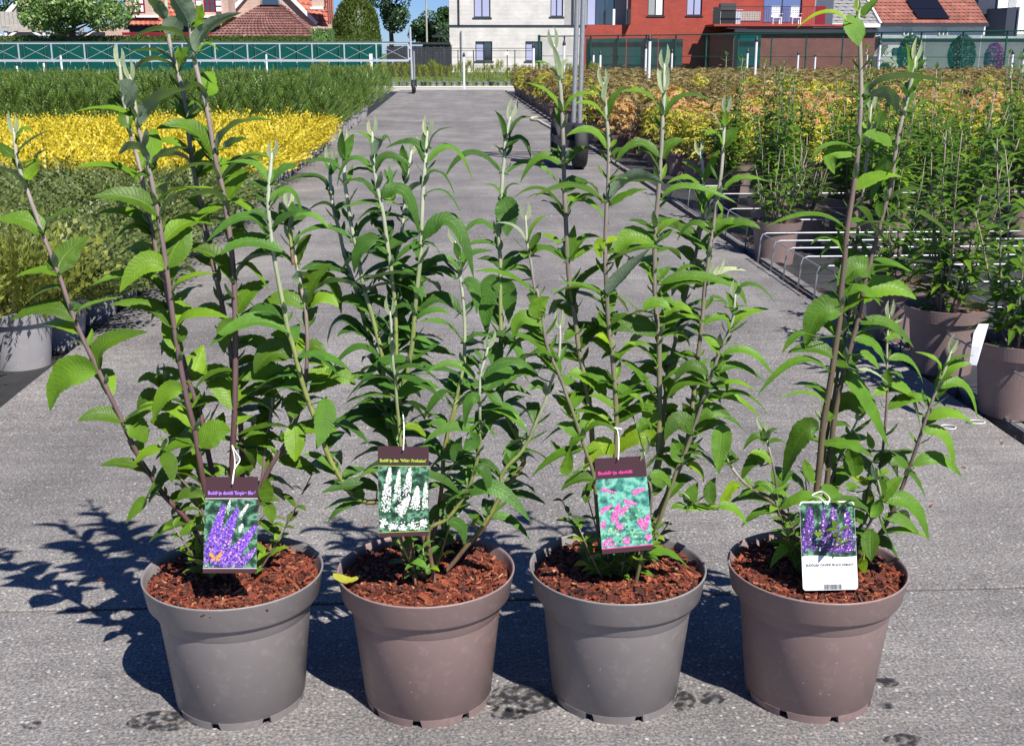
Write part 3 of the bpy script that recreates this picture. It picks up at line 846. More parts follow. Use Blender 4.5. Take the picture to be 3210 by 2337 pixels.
# ---- foliage helpers
def leaf_cloud(m, centre, rad, n, size, r, shell=0.35, flat=1.0, droop=0.0, zmin=None):
    """n small leaf quads through an ellipsoid, denser near the surface"""
    for _ in range(n):
        while True:
            v = Vector((r.uniform(-1, 1), r.uniform(-1, 1), r.uniform(-1, 1)))
            if 0.05 < v.length <= 1: break
        d = v.normalized(); q = d * (v.length ** shell)
        p = Vector((centre[0] + q.x * rad[0], centre[1] + q.y * rad[1], centre[2] + q.z * rad[2]))
        if zmin is not None and p.z < zmin: continue
        nrm = (d * .7 + Vector((r.uniform(-1, 1), r.uniform(-1, 1), r.uniform(-.4, 1)))).normalized()
        t = nrm.cross(Vector((r.uniform(-1, 1), r.uniform(-1, 1), r.uniform(-1, 1)))).normalized()
        b = nrm.cross(t)
        s = size * r.uniform(.6, 1.3)
        t2, b2 = t * s, b * (s * .5)
        m.add([p - t2, p - b2, p + t2, p + b2], [(0, 1, 2, 3)])
M['tree_leaf'] = leafmat('tree_leaf', (0.055, 0.12, 0.025), (0.10, 0.15, 0.05), (0.14, 0.26, 0.03), .25, veins=False, island=True, var=.5)
M['tree_leaf_light'] = leafmat('magnolia_leaf', (0.115, 0.215, 0.05), (0.20, 0.26, 0.12), (0.25, 0.42, 0.07), .25, veins=False, island=True, var=.55, spec=.6)
M['oak_leaf'] = leafmat('oak_leaf', (0.035, 0.085, 0.03), (0.07, 0.11, 0.05), (0.08, 0.16, 0.03), .2, veins=False, island=True, var=.5)
M['yew_leaf'] = leafmat('yew_needle', (0.065, 0.105, 0.015), (0.07, 0.10, 0.02), (0.12, 0.17, 0.02), .15, veins=False, island=True, var=.55)
M['rhodo'] = leafmat('purple_blossom', (0.42, 0.14, 0.45), (0.4, 0.15, 0.42), (0.5, 0.2, 0.5), .2, veins=False, island=True, var=.4)
M['bark'] = simple('tree_bark', (0.10, 0.075, 0.055), .9, var=.4, scale=12, bump=.6)

def tree(name, label, base, h, blobs, nleaf, size, mat, trunk_r=.18, seed=1, group=None):
    r = random.Random(seed)
    t = thing(name, label, 'tree', base, 0, group)
    tk = MB(); tk.smooth = True
    tk.tube([(0, 0, 0), (.05, 0, h * .35), (-.05, .05, h * .7), (0, 0, h * .92)], [trunk_r, trunk_r * .8, trunk_r * .5, trunk_r * .12], 9)
    for (bx, by, bz, ra, rb) in blobs:
        s0 = Vector((0, 0, max(h * .2, bz - ra)))
        tk.tube([s0, (s0 + Vector((bx, by, bz))) / 2 + Vector((0, 0, -.1)), (bx, by, bz)], [trunk_r * .4, trunk_r * .25, trunk_r * .08], 6)
    tk.build('trunk', M['bark'], t)
    c = MB()
    tot = sum(b[3] ** 2 for b in blobs)
    for (bx, by, bz, ra, rb) in blobs:
        leaf_cloud(c, (bx, by, bz), (ra, ra, rb), int(nleaf * ra * ra / tot), size, r, .45)
    c.build('crown', mat, t)
    return t

def blob_list(r, n, cx_, cz_, sx, sz, ra):
    out = []
    for i in range(n):
        a = r.uniform(0, 6.28); q = math.sqrt(r.uniform(0, 1))
        out.append((cx_ + sx * q * math.cos(a), r.uniform(-.6, .6) * sx, cz_ + sz * q * math.sin(a), ra * r.uniform(.7, 1.2), ra * r.uniform(.6, 1.0)))
    return out

# magnolia like tree in front of the farmhouse
rr = random.Random(11)
YT = 50.0
tx = X(235, YT)
bl_ = blob_list(rr, 18, 0, Z(42, YT), 1.75, 1.0, .75)
tree('garden_tree', 'broad leaved light green tree in front of the wooden terrace', (tx, YT, 0), Z(10, YT), bl_, 9000, .09, M['tree_leaf_light'], .12, 5)
# trees right of the clipped dome
YK = 85.0
for (px, py, w, h, sd, lab, mt) in [
        (1225, 5, 1.9, 2.6, 21, 'dark oak tree rising right of the clipped dome', 'oak_leaf'), (1350, 105, 1.7, 1.2, 22, 'round dark tree low in the sky gap', 'oak_leaf'),
        (1400, 70, .75, 1.5, 23, 'dark tree peeping out beside the white block', 'oak_leaf'), (85, 20, 2.1, 1.9, 24, 'dark tree behind the wooden terrace at far left', 'oak_leaf'),
        (20, 60, 1.2, 1.0, 25, 'grey green distant tree at the left picture edge', 'tree_leaf')]:
    r2_ = random.Random(sd)
    tree('background_tree', lab, (X(px, YK), YK, 0), Z(py, YK) + h * .4, blob_list(r2_, 12, 0, Z(py, YK), w * .72, h * .7, w * .42), 4200, .12, M[mt], .2, sd)
# clipped dome conifer
YD = 56.0
dm = thing('clipped_dome', 'large clipped dome shaped conifer beside the farmhouse', 'topiary', (X(1118, YD), YD, 0))
MB().tube([(0, 0, 0), (0, 0, 1.2)], .15, 8).build('trunk', M['bark'], dm)
dc = MB(); r3 = random.Random(4)
hw = X(1196, YD) - X(1118, YD)
zt = Z(-12, YD)
for _ in range(9000):
    a = r3.uniform(0, 6.28); t = r3.uniform(0, 1)
    prof = math.sqrt(max(0, 1 - max(0, (t - .45) / .55) ** 2)) * (1 - .07 * (1 - t))
    q = hw * prof * (1 + .035 * noise.noise(Vector((math.cos(a) * 3, math.sin(a) * 3, t * 6)))) - r3.uniform(0, .12)
    p = Vector((q * math.cos(a), q * math.sin(a), .15 + (zt - .15) * t))
    d = Vector((math.cos(a), math.sin(a), .9 + t)).normalized()
    s_ = r3.uniform(.05, .10); tt = (d + Vector((r3.uniform(-.8, .8), r3.uniform(-.8, .8), r3.uniform(-.4, .8)))).normalized()
    sd_ = tt.cross(Vector((r3.uniform(-1, 1), r3.uniform(-1, 1), r3.uniform(-1, 1)))).normalized() * s_ * .35
    dc.add([p - sd_, p + sd_, p + tt * s_ * 1.6], [(0, 1, 2)])
dc.build('crown', M['yew_leaf'], dm)
core = MB(); core.smooth = True
core.lathe([(hw * .9 * math.sqrt(max(0, 1 - max(0, (t - .45) / .55) ** 2)), .15 + (zt - .25) * t) for t in [i / 12 for i in range(13)]], 24)
core.build('inner_foliage', M['yew_leaf'], dm)

# ---- farmhouse on the left
YF = 58.0
def fz(py): return Z(py, YF)
def fx(px): return X(px, YF)
fh = thing('farmhouse', 'pale brick farmhouse with red pantile roofs and hipped brown roof', 'house')
wall_mesh(fx(300), fx(1040), -.1, fz(84), YF + .3, []).build('wall', M['pink_brick'], fh)
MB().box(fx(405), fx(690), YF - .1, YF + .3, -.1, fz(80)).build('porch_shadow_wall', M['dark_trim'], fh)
tiled_roof('pantile_roof', (fx(400), YF - .3, fz(82)), (fx(700), YF - .3, fz(82)), (fx(700), YF + 3.2, fz(-110)), (fx(400), YF + 3.2, fz(-110)), .22, .3, M['tile_red'], fh)
def dormer(px0, px1, wpx0, wpx1, wpy0, wpy1, shut):
    Yd = YF - .1
    d0, d1 = X(px0, Yd), X(px1, Yd)
    opn = [(X(wpx0, Yd), X(wpx1, Yd), Z(wpy1, Yd), Z(wpy0, Yd))]
    w = wall_mesh(d0, d1, Z(52, Yd), Z(-130, Yd), Yd, opn)
    w.quad((d0, Yd, Z(52, Yd)), (d0, Yd, Z(-130, Yd)), (d0, Yd + 3, Z(-130, Yd)), (d0, Yd + 3, Z(52, Yd)))
    w.quad((d1, Yd, Z(52, Yd)), (d1, Yd + 3, Z(52, Yd)), (d1, Yd + 3, Z(-130, Yd)), (d1, Yd, Z(-130, Yd)))
    o = w.build('dormer', M['pink_brick'], fh)
    MB().box(d0 - .05, d1 + .05, Yd - .08, Yd + .03, Z(57, Yd), Z(51, Yd)).build('sill', M['white_paint'], o)
    wn_ = window(o, *opn[0], Yd - .09, M['dark_red'], None, mull=(.5,), trans=(.35, .7), panes=[M['white_paint'] if shut else M['pane_dark']], fw=.07)
    return o
dormer(402, 500, 422, 462, -40, 44, True)
d2 = dormer(610, 722, 645, 682, -40, 40, False)
for px0, px1 in ((625, 641), (686, 702)):
    MB().box(X(px0, YF), X(px1, YF), YF - .2, YF - .12, fz(38), fz(-40)).build('shutter', M['white_paint'], d2)
    for pz in (-30, 0, 20): MB().box(X(px0, YF) - .01, X(px1, YF) + .01, YF - .22, YF - .195, fz(pz + 3), fz(pz)).build('shutter_bar', M['dark_red'], d2)
MB().bar((fx(400), YF - .75, fz(108)), (fx(690), YF - .75, fz(108)), .3, .12).build('awning_box', M['dark_red'], fh)
MB().box(fx(300), fx(410), YF - .2, YF + .2, -.1, fz(95)).build('low_wall', M['pink_brick'], fh)
# gable with white coping behind the hipped roof
gw = MB(); yg = YF + 2.0
pk = (845, -150)
gl, gr_ = (690, 85), (996, 75)
gw.add([(X(690, yg), yg, -.1), (X(1000, yg), yg, -.1), (X(996, yg), yg, Z(75, yg)), (X(850, yg), yg, Z(-75, yg)), (X(838, yg), yg, Z(-75, yg)), (X(694, yg), yg, Z(78, yg))], [(0, 1, 2, 3, 4, 5)])
gw.build('gable_wall', M['pink_brick'], fh)
for a, b in (((996, 75), (852, -75)), ((694, 78), (836, -75))):
    MB().bar((X(a[0], yg), yg - .1, Z(a[1], yg)), (X(b[0], yg), yg - .1, Z(b[1], yg)), .25, .16).build('coping', M['white_paint'], fh)
tiled_roof('pantile_roof', (X(905, YF + 2.5), YF + 2.5, fz(60)), (X(1040, YF + 2.5), YF + 2.5, fz(85)), (X(1040, YF + 2.5), YF + 5.5, fz(-130)), (X(860, YF + 2.5), YF + 5.5, fz(-130)), .22, .3, M['tile_red'], fh)
ch = MB(); xa = fx(1022)
ch.box(xa, fx(1039), YF + 1.2, YF + 1.8, 0, fz(-80)); ch.build('chimney', M['pink_brick'], fh)
for i in range(3): MB().box(xa + .03 + i * .09, xa + .07 + i * .09, YF + 1.14, YF + 1.198, fz(70), fz(-60)).build('chimney_stripe', M['red_brick'], fh)
MB().box(fx(968), fx(1010), YF + 1.1, YF + 1.9, fz(28), fz(20)).build('dormer_sill', M['white_paint'], fh)
MB().box(fx(974), fx(1012), YF + 1.2, YF + 2.0, fz(20), fz(-60)).build('dormer', M['pink_brick'], fh)
# hipped roof pavilion in front
yp = YF - 3.0
e0, e1 = X(655, yp), X(986, yp)
ez = Z(117, yp); az_ = Z(11, yp)
a0, a1 = X(800, yp) , X(866, yp)
dp = 4.6
hp = thing('pavilion', 'hipped brown tiled pavilion roof with small arched dormer', 'pavilion')
MB().box(e0 + .4, e1 - .4, yp + .4, yp + dp - .6, -.1, ez + .05).build('wall', M['pink_brick'], hp)
tiled_roof('hip_roof', (e0, yp, ez), (e1, yp, ez), (a1, yp + dp / 2, az_), (a0, yp + dp / 2, az_), .20, .26, M['tile_brown'], hp)
tiled_roof('hip_roof', (e1, yp, ez), (e1, yp + dp, ez), (a1, yp + dp / 2 + .01, az_), (a1, yp + dp / 2, az_), .20, .26, M['tile_brown'], hp)
tiled_roof('hip_roof', (e0, yp + dp, ez), (e0, yp, ez), (a0, yp + dp / 2, az_), (a0, yp + dp / 2 + .01, az_), .20, .26, M['tile_brown'], hp)
MB().tube([(a0, yp + dp / 2, az_ + .03), (a1, yp + dp / 2, az_ + .03)], .09, 8).build('ridge', M['slate'], hp)
# little arched dormer window on the ridge
arch = MB()
pts = [(X(832, yp) + .42 * math.cos(math.pi * i / 12), yp + dp / 2 - .25, az_ + .42 * math.sin(math.pi * i / 12)) for i in range(13)]
arch.add(pts, [tuple(range(13))]); arch.build('arched_window', M['pane_dark'], hp)
MB().tube([(p[0], p[1], p[2] + .01) for p in pts], .05, 6).build('arched_frame', M['slate'], hp)

# weathered terrace at far left
ter = thing('wooden_terrace', 'weathered grey wooden terrace with white braces behind the hedge', 'terrace')
yt = 53.0
for i in range(9):
    px = -30 + i * 13
    MB().box(X(px, yt), X(px + 12, yt), yt, yt + .05, Z(86, yt), Z(40 - (i % 2), yt)).build('board', M['grey_wood'], ter)
MB().box(X(-30, yt), X(265, yt), yt - .1, yt + .1, Z(99, yt), Z(88, yt)).build('beam', M['grey_wood'], ter)
for px in (20, 140, 255):
    MB().box(X(px - 4, yt), X(px + 4, yt), yt - .05, yt + .05, 0, Z(100, yt)).build('post', M['white_paint'], ter)
    for s_ in (-1, 1):
        MB().bar((X(px, yt), yt, Z(122, yt)), (X(px + s_ * 36, yt), yt, Z(99, yt)), .12, .1).build('brace', M['white_paint'], ter)
MB().box(X(-40, yt), X(280, yt), yt + 2.4, yt + 2.5, -.1, Z(99, yt)).build('back_wall', M['dark_trim'], ter)
gbl = thing('shed_gable', 'pale brick gable with white verge behind the terrace', 'building')
yq = 62.0
MB().add([(X(30, yq), yq, 0), (X(140, yq), yq, 0), (X(140, yq), yq, Z(-60, yq)), (X(100, yq), yq, Z(-20, yq)), (X(34, yq), yq, Z(44, yq))], [(0, 1, 2, 3, 4)]).build('wall', M['pink_brick'], gbl)
MB().bar((X(32, yq), yq - .05, Z(44, yq)), (X(128, yq), yq - .05, Z(-52, yq)), .1, .2).build('verge', M['white_paint'], gbl)

# ---- dark shed left of the white block, pole and canopy
sh = thing('dark_shed', 'dark blue black board shed left of the white block', 'shed')
ysd = 60.0
px = 1212
while px < 1412:
    MB().box(X(px, ysd), X(px + 11.6, ysd), ysd + (.0 if (px // 12) % 2 else .02), ysd + .1, -.1, Z(140 + (0 if px > 1320 else 5), ysd)).build('board', M['navy'], sh)
    px += 12
MB().box(X(1208, ysd), X(1412, ysd), ysd - .08, ysd + 3, Z(139, ysd) + .002, Z(137, ysd) + .06).build('roof', M['dark_trim'], sh)
MB().box(X(1354, 68), X(1410, 68), 68, 69, Z(117, 68), Z(111, 68)).build('canopy', M['dark_trim'], sh)
MB().bar((X(1364, 68), 68, Z(110, 68)), (X(1408, 68), 68, Z(86, 68)), .05).build('stay', M['dark_trim'], sh)
lp = thing('flag_pole', 'thin grey pole standing in the blue sky gap', 'pole', (X(1338, 66), 66, -.09))
MB().tube([(0, 0, 0), (0, 0, Z(-60, 66))], [.055, .04], 8).build('pole_shaft', M['grey_wood'], lp)

# ---- hedge behind the green screen
def hedge(name, label, x0, x1, y0, y1, z1, mat, n, size, seed, cat='hedge'):
    r = random.Random(seed)
    h = thing(name, label, cat, ((x0 + x1) / 2, (y0 + y1) / 2, 0))
    m = MB(); L = (x1 - x0) / 2; W = (y1 - y0) / 2
    for _ in range(n):
        if r.random() < .5: p = Vector((r.uniform(-L, L), -W + r.uniform(-.05, .1), r.uniform(.3 * z1, z1)))
        else: p = Vector((r.uniform(-L, L), r.uniform(-W, W), z1 + r.uniform(-.06, .035)))
        t = Vector((r.uniform(-1, 1), r.uniform(-1, .4), r.uniform(-.1, 1.2))).normalized() * size * r.uniform(.7, 1.5)
        s_ = t.cross(Vector((r.uniform(-1, 1), r.uniform(-1, 1), r.uniform(-1, 1)))).normalized() * size * .28
        m.add([p - s_, p + s_, p + t], [(0, 1, 2)])
    m.build('foliage', mat, h)
    MB().box(-L, L, -W + .06, W, 0, z1 - .06).build('inner_foliage', mat, h)
    return h
YHG = 51.0
hedge('clipped_hedge', 'long clipped olive green hedge above the green screen', X(-60, YHG), X(1180, YHG), YHG, YHG + 1.0, Z(117, YHG), M['yew_leaf'], 12000, .07, 3)
hv = hedge('garden_shrub', 'leafy green shrub beside the pavilion roof', X(980, 50), X(1046, 50), 49.6, 50.6, Z(96, 50), M['tree_leaf_light'], 500, .1, 6, 'shrub')
for (px, w, py, mt, lab) in [(2858, 78, 104, 'tree_leaf', 'light green round shrub behind the green fence'), (3020, 82, 104, 'oak_leaf', 'dark green dome shrub behind the green fence'), (3122, 56, 128, 'rhodo', 'purple flowering rhododendron behind the green fence')]:
    Yc = 63.0; r4 = random.Random(px)
    s_ = thing('round_shrub', lab, 'shrub', (X(px, Yc), Yc, -.09))
    c = MB(); zt_ = Z(py, Yc); hw_ = (X(px + w / 2, Yc) - X(px, Yc))
    leaf_cloud(c, (0, 0, zt_ * .5), (hw_, hw_, zt_ * .52), 2600, .07, r4, .3)
    c.build('crown', M[mt], s_)
    MB().tube([(0, 0, 0), (0, 0, zt_ * .5)], .06, 6).build('trunk', M['bark'], s_)

# ---- green windbreak screen on the left
fs_ = thing('windbreak_screen', 'dark green windbreak net on posts behind the irrigation boom', 'fence')
ysn = 47.0
zs_ = Z(133, ysn)
px = -60
while px < 1240:
    x = X(px, ysn)
    MB().tube([(x, ysn - .04, -.09), (x, ysn - .04, zs_)], .03, 8).build('post', M['green_steel'], fs_)
    if px + 66 < 1240:
        x2 = X(px + 66, ysn)
        MB().box(x + .03, x2 - .03, ysn, ysn + .008, .02, zs_ - .02).build('net_panel', M['net'], fs_)
    px += 66
MB().tube([(X(-60, ysn), ysn - .04, zs_), (X(1240, ysn), ysn - .04, zs_)], .025, 8).build('top_rail', M['green_steel'], fs_)

# ---- chain link fence with green net on the right
cf = thing('chain_link_fence', 'green chain link fence with posts before the brick garage', 'fence')
FA, FB = Vector((X(1690, 62), 62, -.09)), Vector((X(3300, 44), 44, -.09))
fd = (FB - FA); FL = fd.length; fd.normalize()
FH = Z(113, 62) + .09
npost = 15
for i in range(npost + 1):
    p = FA + fd * (FL * i / npost)
    MB().tube([p, p + Vector((0, 0, FH + (.05 if i == 0 else 0)))], .07 if i == 0 else .036, 8).build('post', M['green_steel'], cf)
for hz_ in (FH - .02, FH * .5, .25):
    MB().tube([FA + Vector((0, -.05, hz_)), FB + Vector((0, -.05, hz_))], .026 if hz_ > 1 else .012, 6).build('rail', M['green_steel'], cf)
wr = MB(); w = .0035; st = .11
nn = int(FL / st)
for i in range(-int(FH / st), nn):
    for sgn in (1, -1):
        s0 = i * st; s1 = s0 + FH
        a0_, a1_ = (s0, s1) if sgn > 0 else (s1, s0)
        # clip to the fence length
        def cl(sa, za, sb, zb_):
            pts_ = []
            for (u, v) in ((sa, za), (sb, zb_)):
                pts_.append([u, v])
            for q in pts_:
                if q[0] < 0:
                    t = (0 - pts_[0][0]) / (pts_[1][0] - pts_[0][0]); q[1] = pts_[0][1] + (pts_[1][1] - pts_[0][1]) * t; q[0] = 0
                if q[0] > FL:
                    t = (FL - pts_[0][0]) / (pts_[1][0] - pts_[0][0]); q[1] = pts_[0][1] + (pts_[1][1] - pts_[0][1]) * t; q[0] = FL
            return pts_
        (u0, v0), (u1, v1) = cl(a0_, 0.02, a1_, FH - .02)
        pa = FA + fd * u0 + Vector((0, 0, v0)); pb_ = FA + fd * u1 + Vector((0, 0, v1))
        e = (pb_ - pa).normalized().cross(Vector((-fd.y, fd.x, 0))).normalized() * w
        wr.add([pa - e, pa + e, pb_ + e, pb_ - e], [(0, 1, 2, 3)])
o = wr.build('wire_mesh', M['green_steel'], cf); o['kind'] = 'stuff'
# net panels hung on parts of the fence
nm = Vector((-fd.y, fd.x, 0)) * .06
def fpos(px):
    d = ray(px, 150); d.z = 0
    # intersect with the fence line in plan
    den = d.x * fd.y - d.y * fd.x
    t = (FA.x * fd.y - FA.y * fd.x) / den
    q = Vector((d.x * t, d.y * t, 0)); return (q - FA).dot(fd)
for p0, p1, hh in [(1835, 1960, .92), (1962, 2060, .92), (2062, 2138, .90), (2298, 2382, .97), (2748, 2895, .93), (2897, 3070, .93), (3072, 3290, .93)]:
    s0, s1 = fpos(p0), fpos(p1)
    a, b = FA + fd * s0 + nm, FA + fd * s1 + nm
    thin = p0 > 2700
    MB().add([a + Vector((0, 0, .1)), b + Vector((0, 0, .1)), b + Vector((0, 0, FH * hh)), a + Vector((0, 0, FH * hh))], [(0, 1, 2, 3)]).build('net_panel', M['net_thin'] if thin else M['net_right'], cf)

# ---- low wire fence in front of the white block
lf = thing('low_wire_fence', 'thin black wire fence in front of the white block', 'fence')
yl = 56.0
for px in (1212, 1330, 1435, 1484, 1517, 1590, 1614, 1690):
    MB().tube([(X(px, yl), yl, -.09), (X(px, yl), yl, Z(157, yl))], .022, 6).build('post', M['dark_trim'], lf)
for pz in (152, 160, 180, 206):
    MB().tube([(X(1205, yl), yl, Z(pz, yl)), (X(1690, yl), yl, Z(pz, yl))], .014 if pz < 170 else .006, 5).build('wire', M['dark_trim'], lf)
for px in (1472, 1589):
    MB().box(X(px - 6, yl), X(px + 6, yl), yl - .03, yl - .024, Z(173, yl), Z(162, yl)).build('notice_plate', M['white_paint'], lf)

# ---- white stand pipes in the beds
def standpipe(px, py_top, py_bot, Y, label, r=.02, lean=0.0):
    t = thing('stand_pipe', label, 'pipe', (X(px, Y, py_bot), Y, -.05))
    zt_ = Z(py_top, Y) + .05
    MB().tube([(0, 0, 0), (lean, 0, zt_)], r, 10).build('pipe', M['white_pvc'], t)
    MB().lathe([(.001, zt_), (r * 1.35, zt_), (r * 1.35, zt_ + r * 1.5), (r * 1.0, zt_ + r * 2.2), (r * 1.1, zt_ + r * 2.8), (r * .5, zt_ + r * 3.8), (.001, zt_ + r * 4)], 10, c=(lean, 0, 0)).build('sprinkler_head', M['black_pl'], t)
standpipe(2032, 128, 298, 22.0, 'thick white stand pipe with black head, tallest in the maples', .028)
standpipe(2364, 130, 280, 24.5, 'white stand pipe in front of the green net door panel', .026)
standpipe(1767, 142, 260, 30.0, 'white stand pipe before the chain link left end', .03)
standpipe(1672, 150, 245, 33.0, 'white stand pipe beside the green corner post', .035)
standpipe(1455, 178, 268, 37.0, 'short white stand pipe before the far potted row', .03)
standpipe(2022, 152, 260, 30.0, 'white stand pipe just left of the tallest one', .026)
standpipe(1860, 172, 222, 40.0, 'left of two short grey pipes before the green net', .03)
standpipe(1881, 172, 236, 38.0, 'right of two short grey pipes before the green net', .03)
standpipe(2104, 166, 248, 32.0, 'white stand pipe before the brown garage corner', .025)
standpipe(2340, 166, 240, 34.0, 'slim pipe left of the green net door panel', .03)
standpipe(2497, 172, 262, 30.0, 'white stand pipe in front of the brown garage wall', .024)
standpipe(2551, 178, 256, 32.0, 'white stand pipe right in front of the garage wall', .024)
standpipe(2713, 168, 240, 34.0, 'white stand pipe at the garage end', .024)
standpipe(2752, 140, 238, 36.0, 'pale pipe in front of the thin green net', .03)
standpipe(3161, 170, 300, 24.0, 'pale blue stand pipe at the far right of the maples', .022)
standpipe(3195, 165, 310, 22.0, 'outermost pale blue stand pipe at the right edge', .022)
for i, (px, pt, Y) in enumerate([(62, 205, 34.5), (141, 196, 36), (196, 172, 38), (838, 170, 40)]):
    standpipe(px, pt, 240, Y, ['leaning white pipe at the far left under the boom', 'second white pipe from the left under the boom', 'thin white pipe rising above the boom rail at left', 'white pipe behind the boom near the pavilion'][i], .03, -.06 if i == 0 else 0)
wp = thing('white_post', 'white square post with brace at the end of the screen', 'post', (X(1161, 40), 40, -.05))
MB().box(-.05, .05, -.05, .05, 0, Z(164, 40)).build('post_shaft', M['white_paint'], wp)
MB().bar((-.55, 0, .05), (-.05, 0, .75), .06).build('brace', M['grey_wood'], wp)
# ------------------------------------------------------------------ irrigation booms
def truss(parent, p0, p1, z0, z1, y, step, mat):
    """lattice boom along x between p0 and p1"""
    MB().bar((p0, y, z1), (p1, y, z1), .035, .035).build('top_rail', mat, parent)
    MB().bar((p0, y, z0), (p1, y, z0), .05, .06).build('bottom_rail', mat, parent)
    MB().bar((p0, y + .3, z0), (p1, y + .3, z0), .04, .05).build('bottom_rail', mat, parent)
    nst = max(1, int(round(abs(p1 - p0) / step)))
    for i in range(nst + 1):
        x = p0 + (p1 - p0) * i / nst
        MB().bar((x, y - .005, z0 + .03), (x, y - .005, z1 - .018), .032, .032).build('strut', mat, parent)
        if i < nst:
            xb = p0 + (p1 - p0) * (i + 1) / nst
            MB().bar((x + .02, y + .02, z0 + .03), (xb - .02, y + .02, z1 - .02), .008).bar((x + .02, y + .04, z1 - .02), (xb - .02, y + .04, z0 + .03), .008).build('cross_wire', mat, parent)
            MB().bar((x + .05, y, z0 - .001), (x + .12, y + .3, z0 - .001), .02).build('tie', mat, parent)
            for q in (.0, .5):
                xn = x + (xb - x) * q
                m_ = MB().tube([(xn, y + .1, z0 - .02), (xn, y + .1, z0 - .07)], .009, 6); m_.tube([(xn, y + .1, z0 - .07), (xn, y + .1, z0 - .12)], .016, 6)
                m_.build('nozzle', M['white_pvc'], parent)
YBM = 33.0
boom = thing('irrigation_boom', 'long silver lattice boom spanning the left beds on a wheeled mast', 'irrigation boom')
bx0, bx1 = X(-45, YBM, 160), X(1280, YBM, 160)
truss(boom, bx0, bx1, Z(190, YBM), Z(137, YBM), YBM, 1.72 / 2.0, M['alu'])
mx_ = X(1291, YBM, 200)
MB().tube([(mx_, YBM, .32), (mx_ - .03, YBM, Z(85, YBM))], .03, 10).build('mast', M['alu'], boom)
MB().tube([(mx_ + .06, YBM + .05, .3), (mx_ + .06, YBM + .05, Z(160, YBM))], .026, 10).build('mast', M['metal'], boom)
MB().bar((bx1, YBM, Z(150, YBM)), (mx_, YBM, Z(150, YBM)), .06).bar((bx1, YBM, Z(185, YBM)), (mx_, YBM, Z(185, YBM)), .06).build('bracket', M['alu'], boom)
def wheel(parent, c, r, w):
    m = MB(); m.smooth = True
    prof = [(r * .62, -w * .42), (r * .85, -w * .5), (r * .97, -w * .36), (r, -w * .15), (r, w * .15), (r * .97, w * .36), (r * .85, w * .5), (r * .62, w * .42), (r * .62, -w * .42)]
    n_ = 28; vs = []; fs = []
    for (rr_, xx) in prof:
        for j in range(n_):
            a = 2 * math.pi * j / n_; vs.append((c[0] + xx, c[1] + rr_ * math.cos(a), c[2] + rr_ * math.sin(a)))
    for i in range(len(prof) - 1):
        for j in range(n_):
            j2 = (j + 1) % n_; fs.append((i * n_ + j, i * n_ + j2, (i + 1) * n_ + j2, (i + 1) * n_ + j))
    m.add(vs, fs)
    wo = empty('wheel', (0, 0, 0), 0, parent)
    m.build('tyre', M['rubber'], wo)
    MB().tube([(c[0] - w * .3, c[1], c[2]), (c[0] + w * .3, c[1], c[2])], r * .615, 20).build('rim', M['metal'], wo)
    MB().tube([(c[0] - w * .6, c[1], c[2]), (c[0] + w * .6, c[1], c[2])], r * .14, 12).build('hub', M['metal'], wo)
wheel(boom, (mx_ + .04, YBM - .25, .17), .17, .09)
wheel(boom, (mx_ + .04, YBM + .35, .17), .17, .09)
MB().box(mx_ - .03, mx_ + .12, YBM - .12, YBM + .22, .17, .36).build('carriage', M['black_pl'], boom)

rig = thing('irrigation_boom', 'wheeled carriage with twin grey poles at the right path edge', 'irrigation boom')
xw = atz(1822, 535).x; yw = 11.35
wheel(rig, (xw, yw, .215), .215, .13)
wheel(rig, (xw - .12, yw + .95, .215), .215, .13)
MB().box(xw - .18, xw - .02, yw - .05, yw + 1.0, .20, .27).box(xw - .16, xw + .02, yw + .12, yw + .26, .27, .42).build('carriage', M['black_pl'], rig)
for px, dy in ((1797, .45), (1816, .10)):
    p = aty(px, 406, yw + dy)
    q = aty(px + 12, 2, yw + dy)
    t_ = (2.35 - p.z) / (q.z - p.z)
    e = p + (q - p) * t_
    MB().tube([(p.x, p.y, .24), tuple(e)], .024, 12).build('pole', M['metal'], rig)
MB().tube([(xw - .12, yw + .2, .22), (xw - .35, yw + .3, .05), (xw - .6, yw + .9, -.0)], .02, 8).build('feed_hose', M['black_pl'], rig)
truss(rig, xw - .15, 8.5, 1.95, 2.35, yw + .3, .86, M['alu'])

# pale hose lying along the maples
hp_ = [atz(x, y, .018) for (x, y) in [(1765, 420), (1738, 405), (1705, 388), (1690, 378), (1672, 376), (1664, 373), (1668, 369), (1684, 368)]]
hm = MB(); hm.smooth = True; hm.tube(hp_, .018, 8)
tag(hm.build('garden_hose', M['hose']), 'pale cream hose end lying at the edge of the maples', 'hose')
hm = MB(); hm.smooth = True
hm.tube([(x, 38.35 + .05 * math.sin(x * 1.3), .02) for x in [-3 + i * .35 for i in range(18)]], .02, 6)
tag(hm.build('garden_hose', M['hose']), 'pale hose lying straight across the far path end', 'hose')
# ------------------------------------------------------------------ plants standing in the beds
def proj(p):
    d = Vector(p) - C_O; z = d.dot(C_FW)
    return (1605 + CAM_F * d.dot(C_RT) / z, 1168.5 - CAM_F * d.dot(C_UP) / z)
def in_view(x, y, z, mx=160):
    u, v = proj((x, y, z)); return -mx < u < 3210 + mx

def bg_pot(r, h, n=20, lip=True):
    m = MB(); m.smooth = False
    if lip: m.lathe([(r * .70, 0), (r * .84, h * .80), (r * .94, h * .81), (r, h), (r * .96, h), (r * .93, h * .82), (r * .9, h * .8)], n)
    else: m.lathe([(r * .76, 0), (r, h), (r * .96, h), (r * .93, h * .85)], n)
    m.lathe([(r * .93, h * .86), (.001, h * .88)], n)
    m.lathe([(.001, .002), (r * .70, .002)], n)
    return m

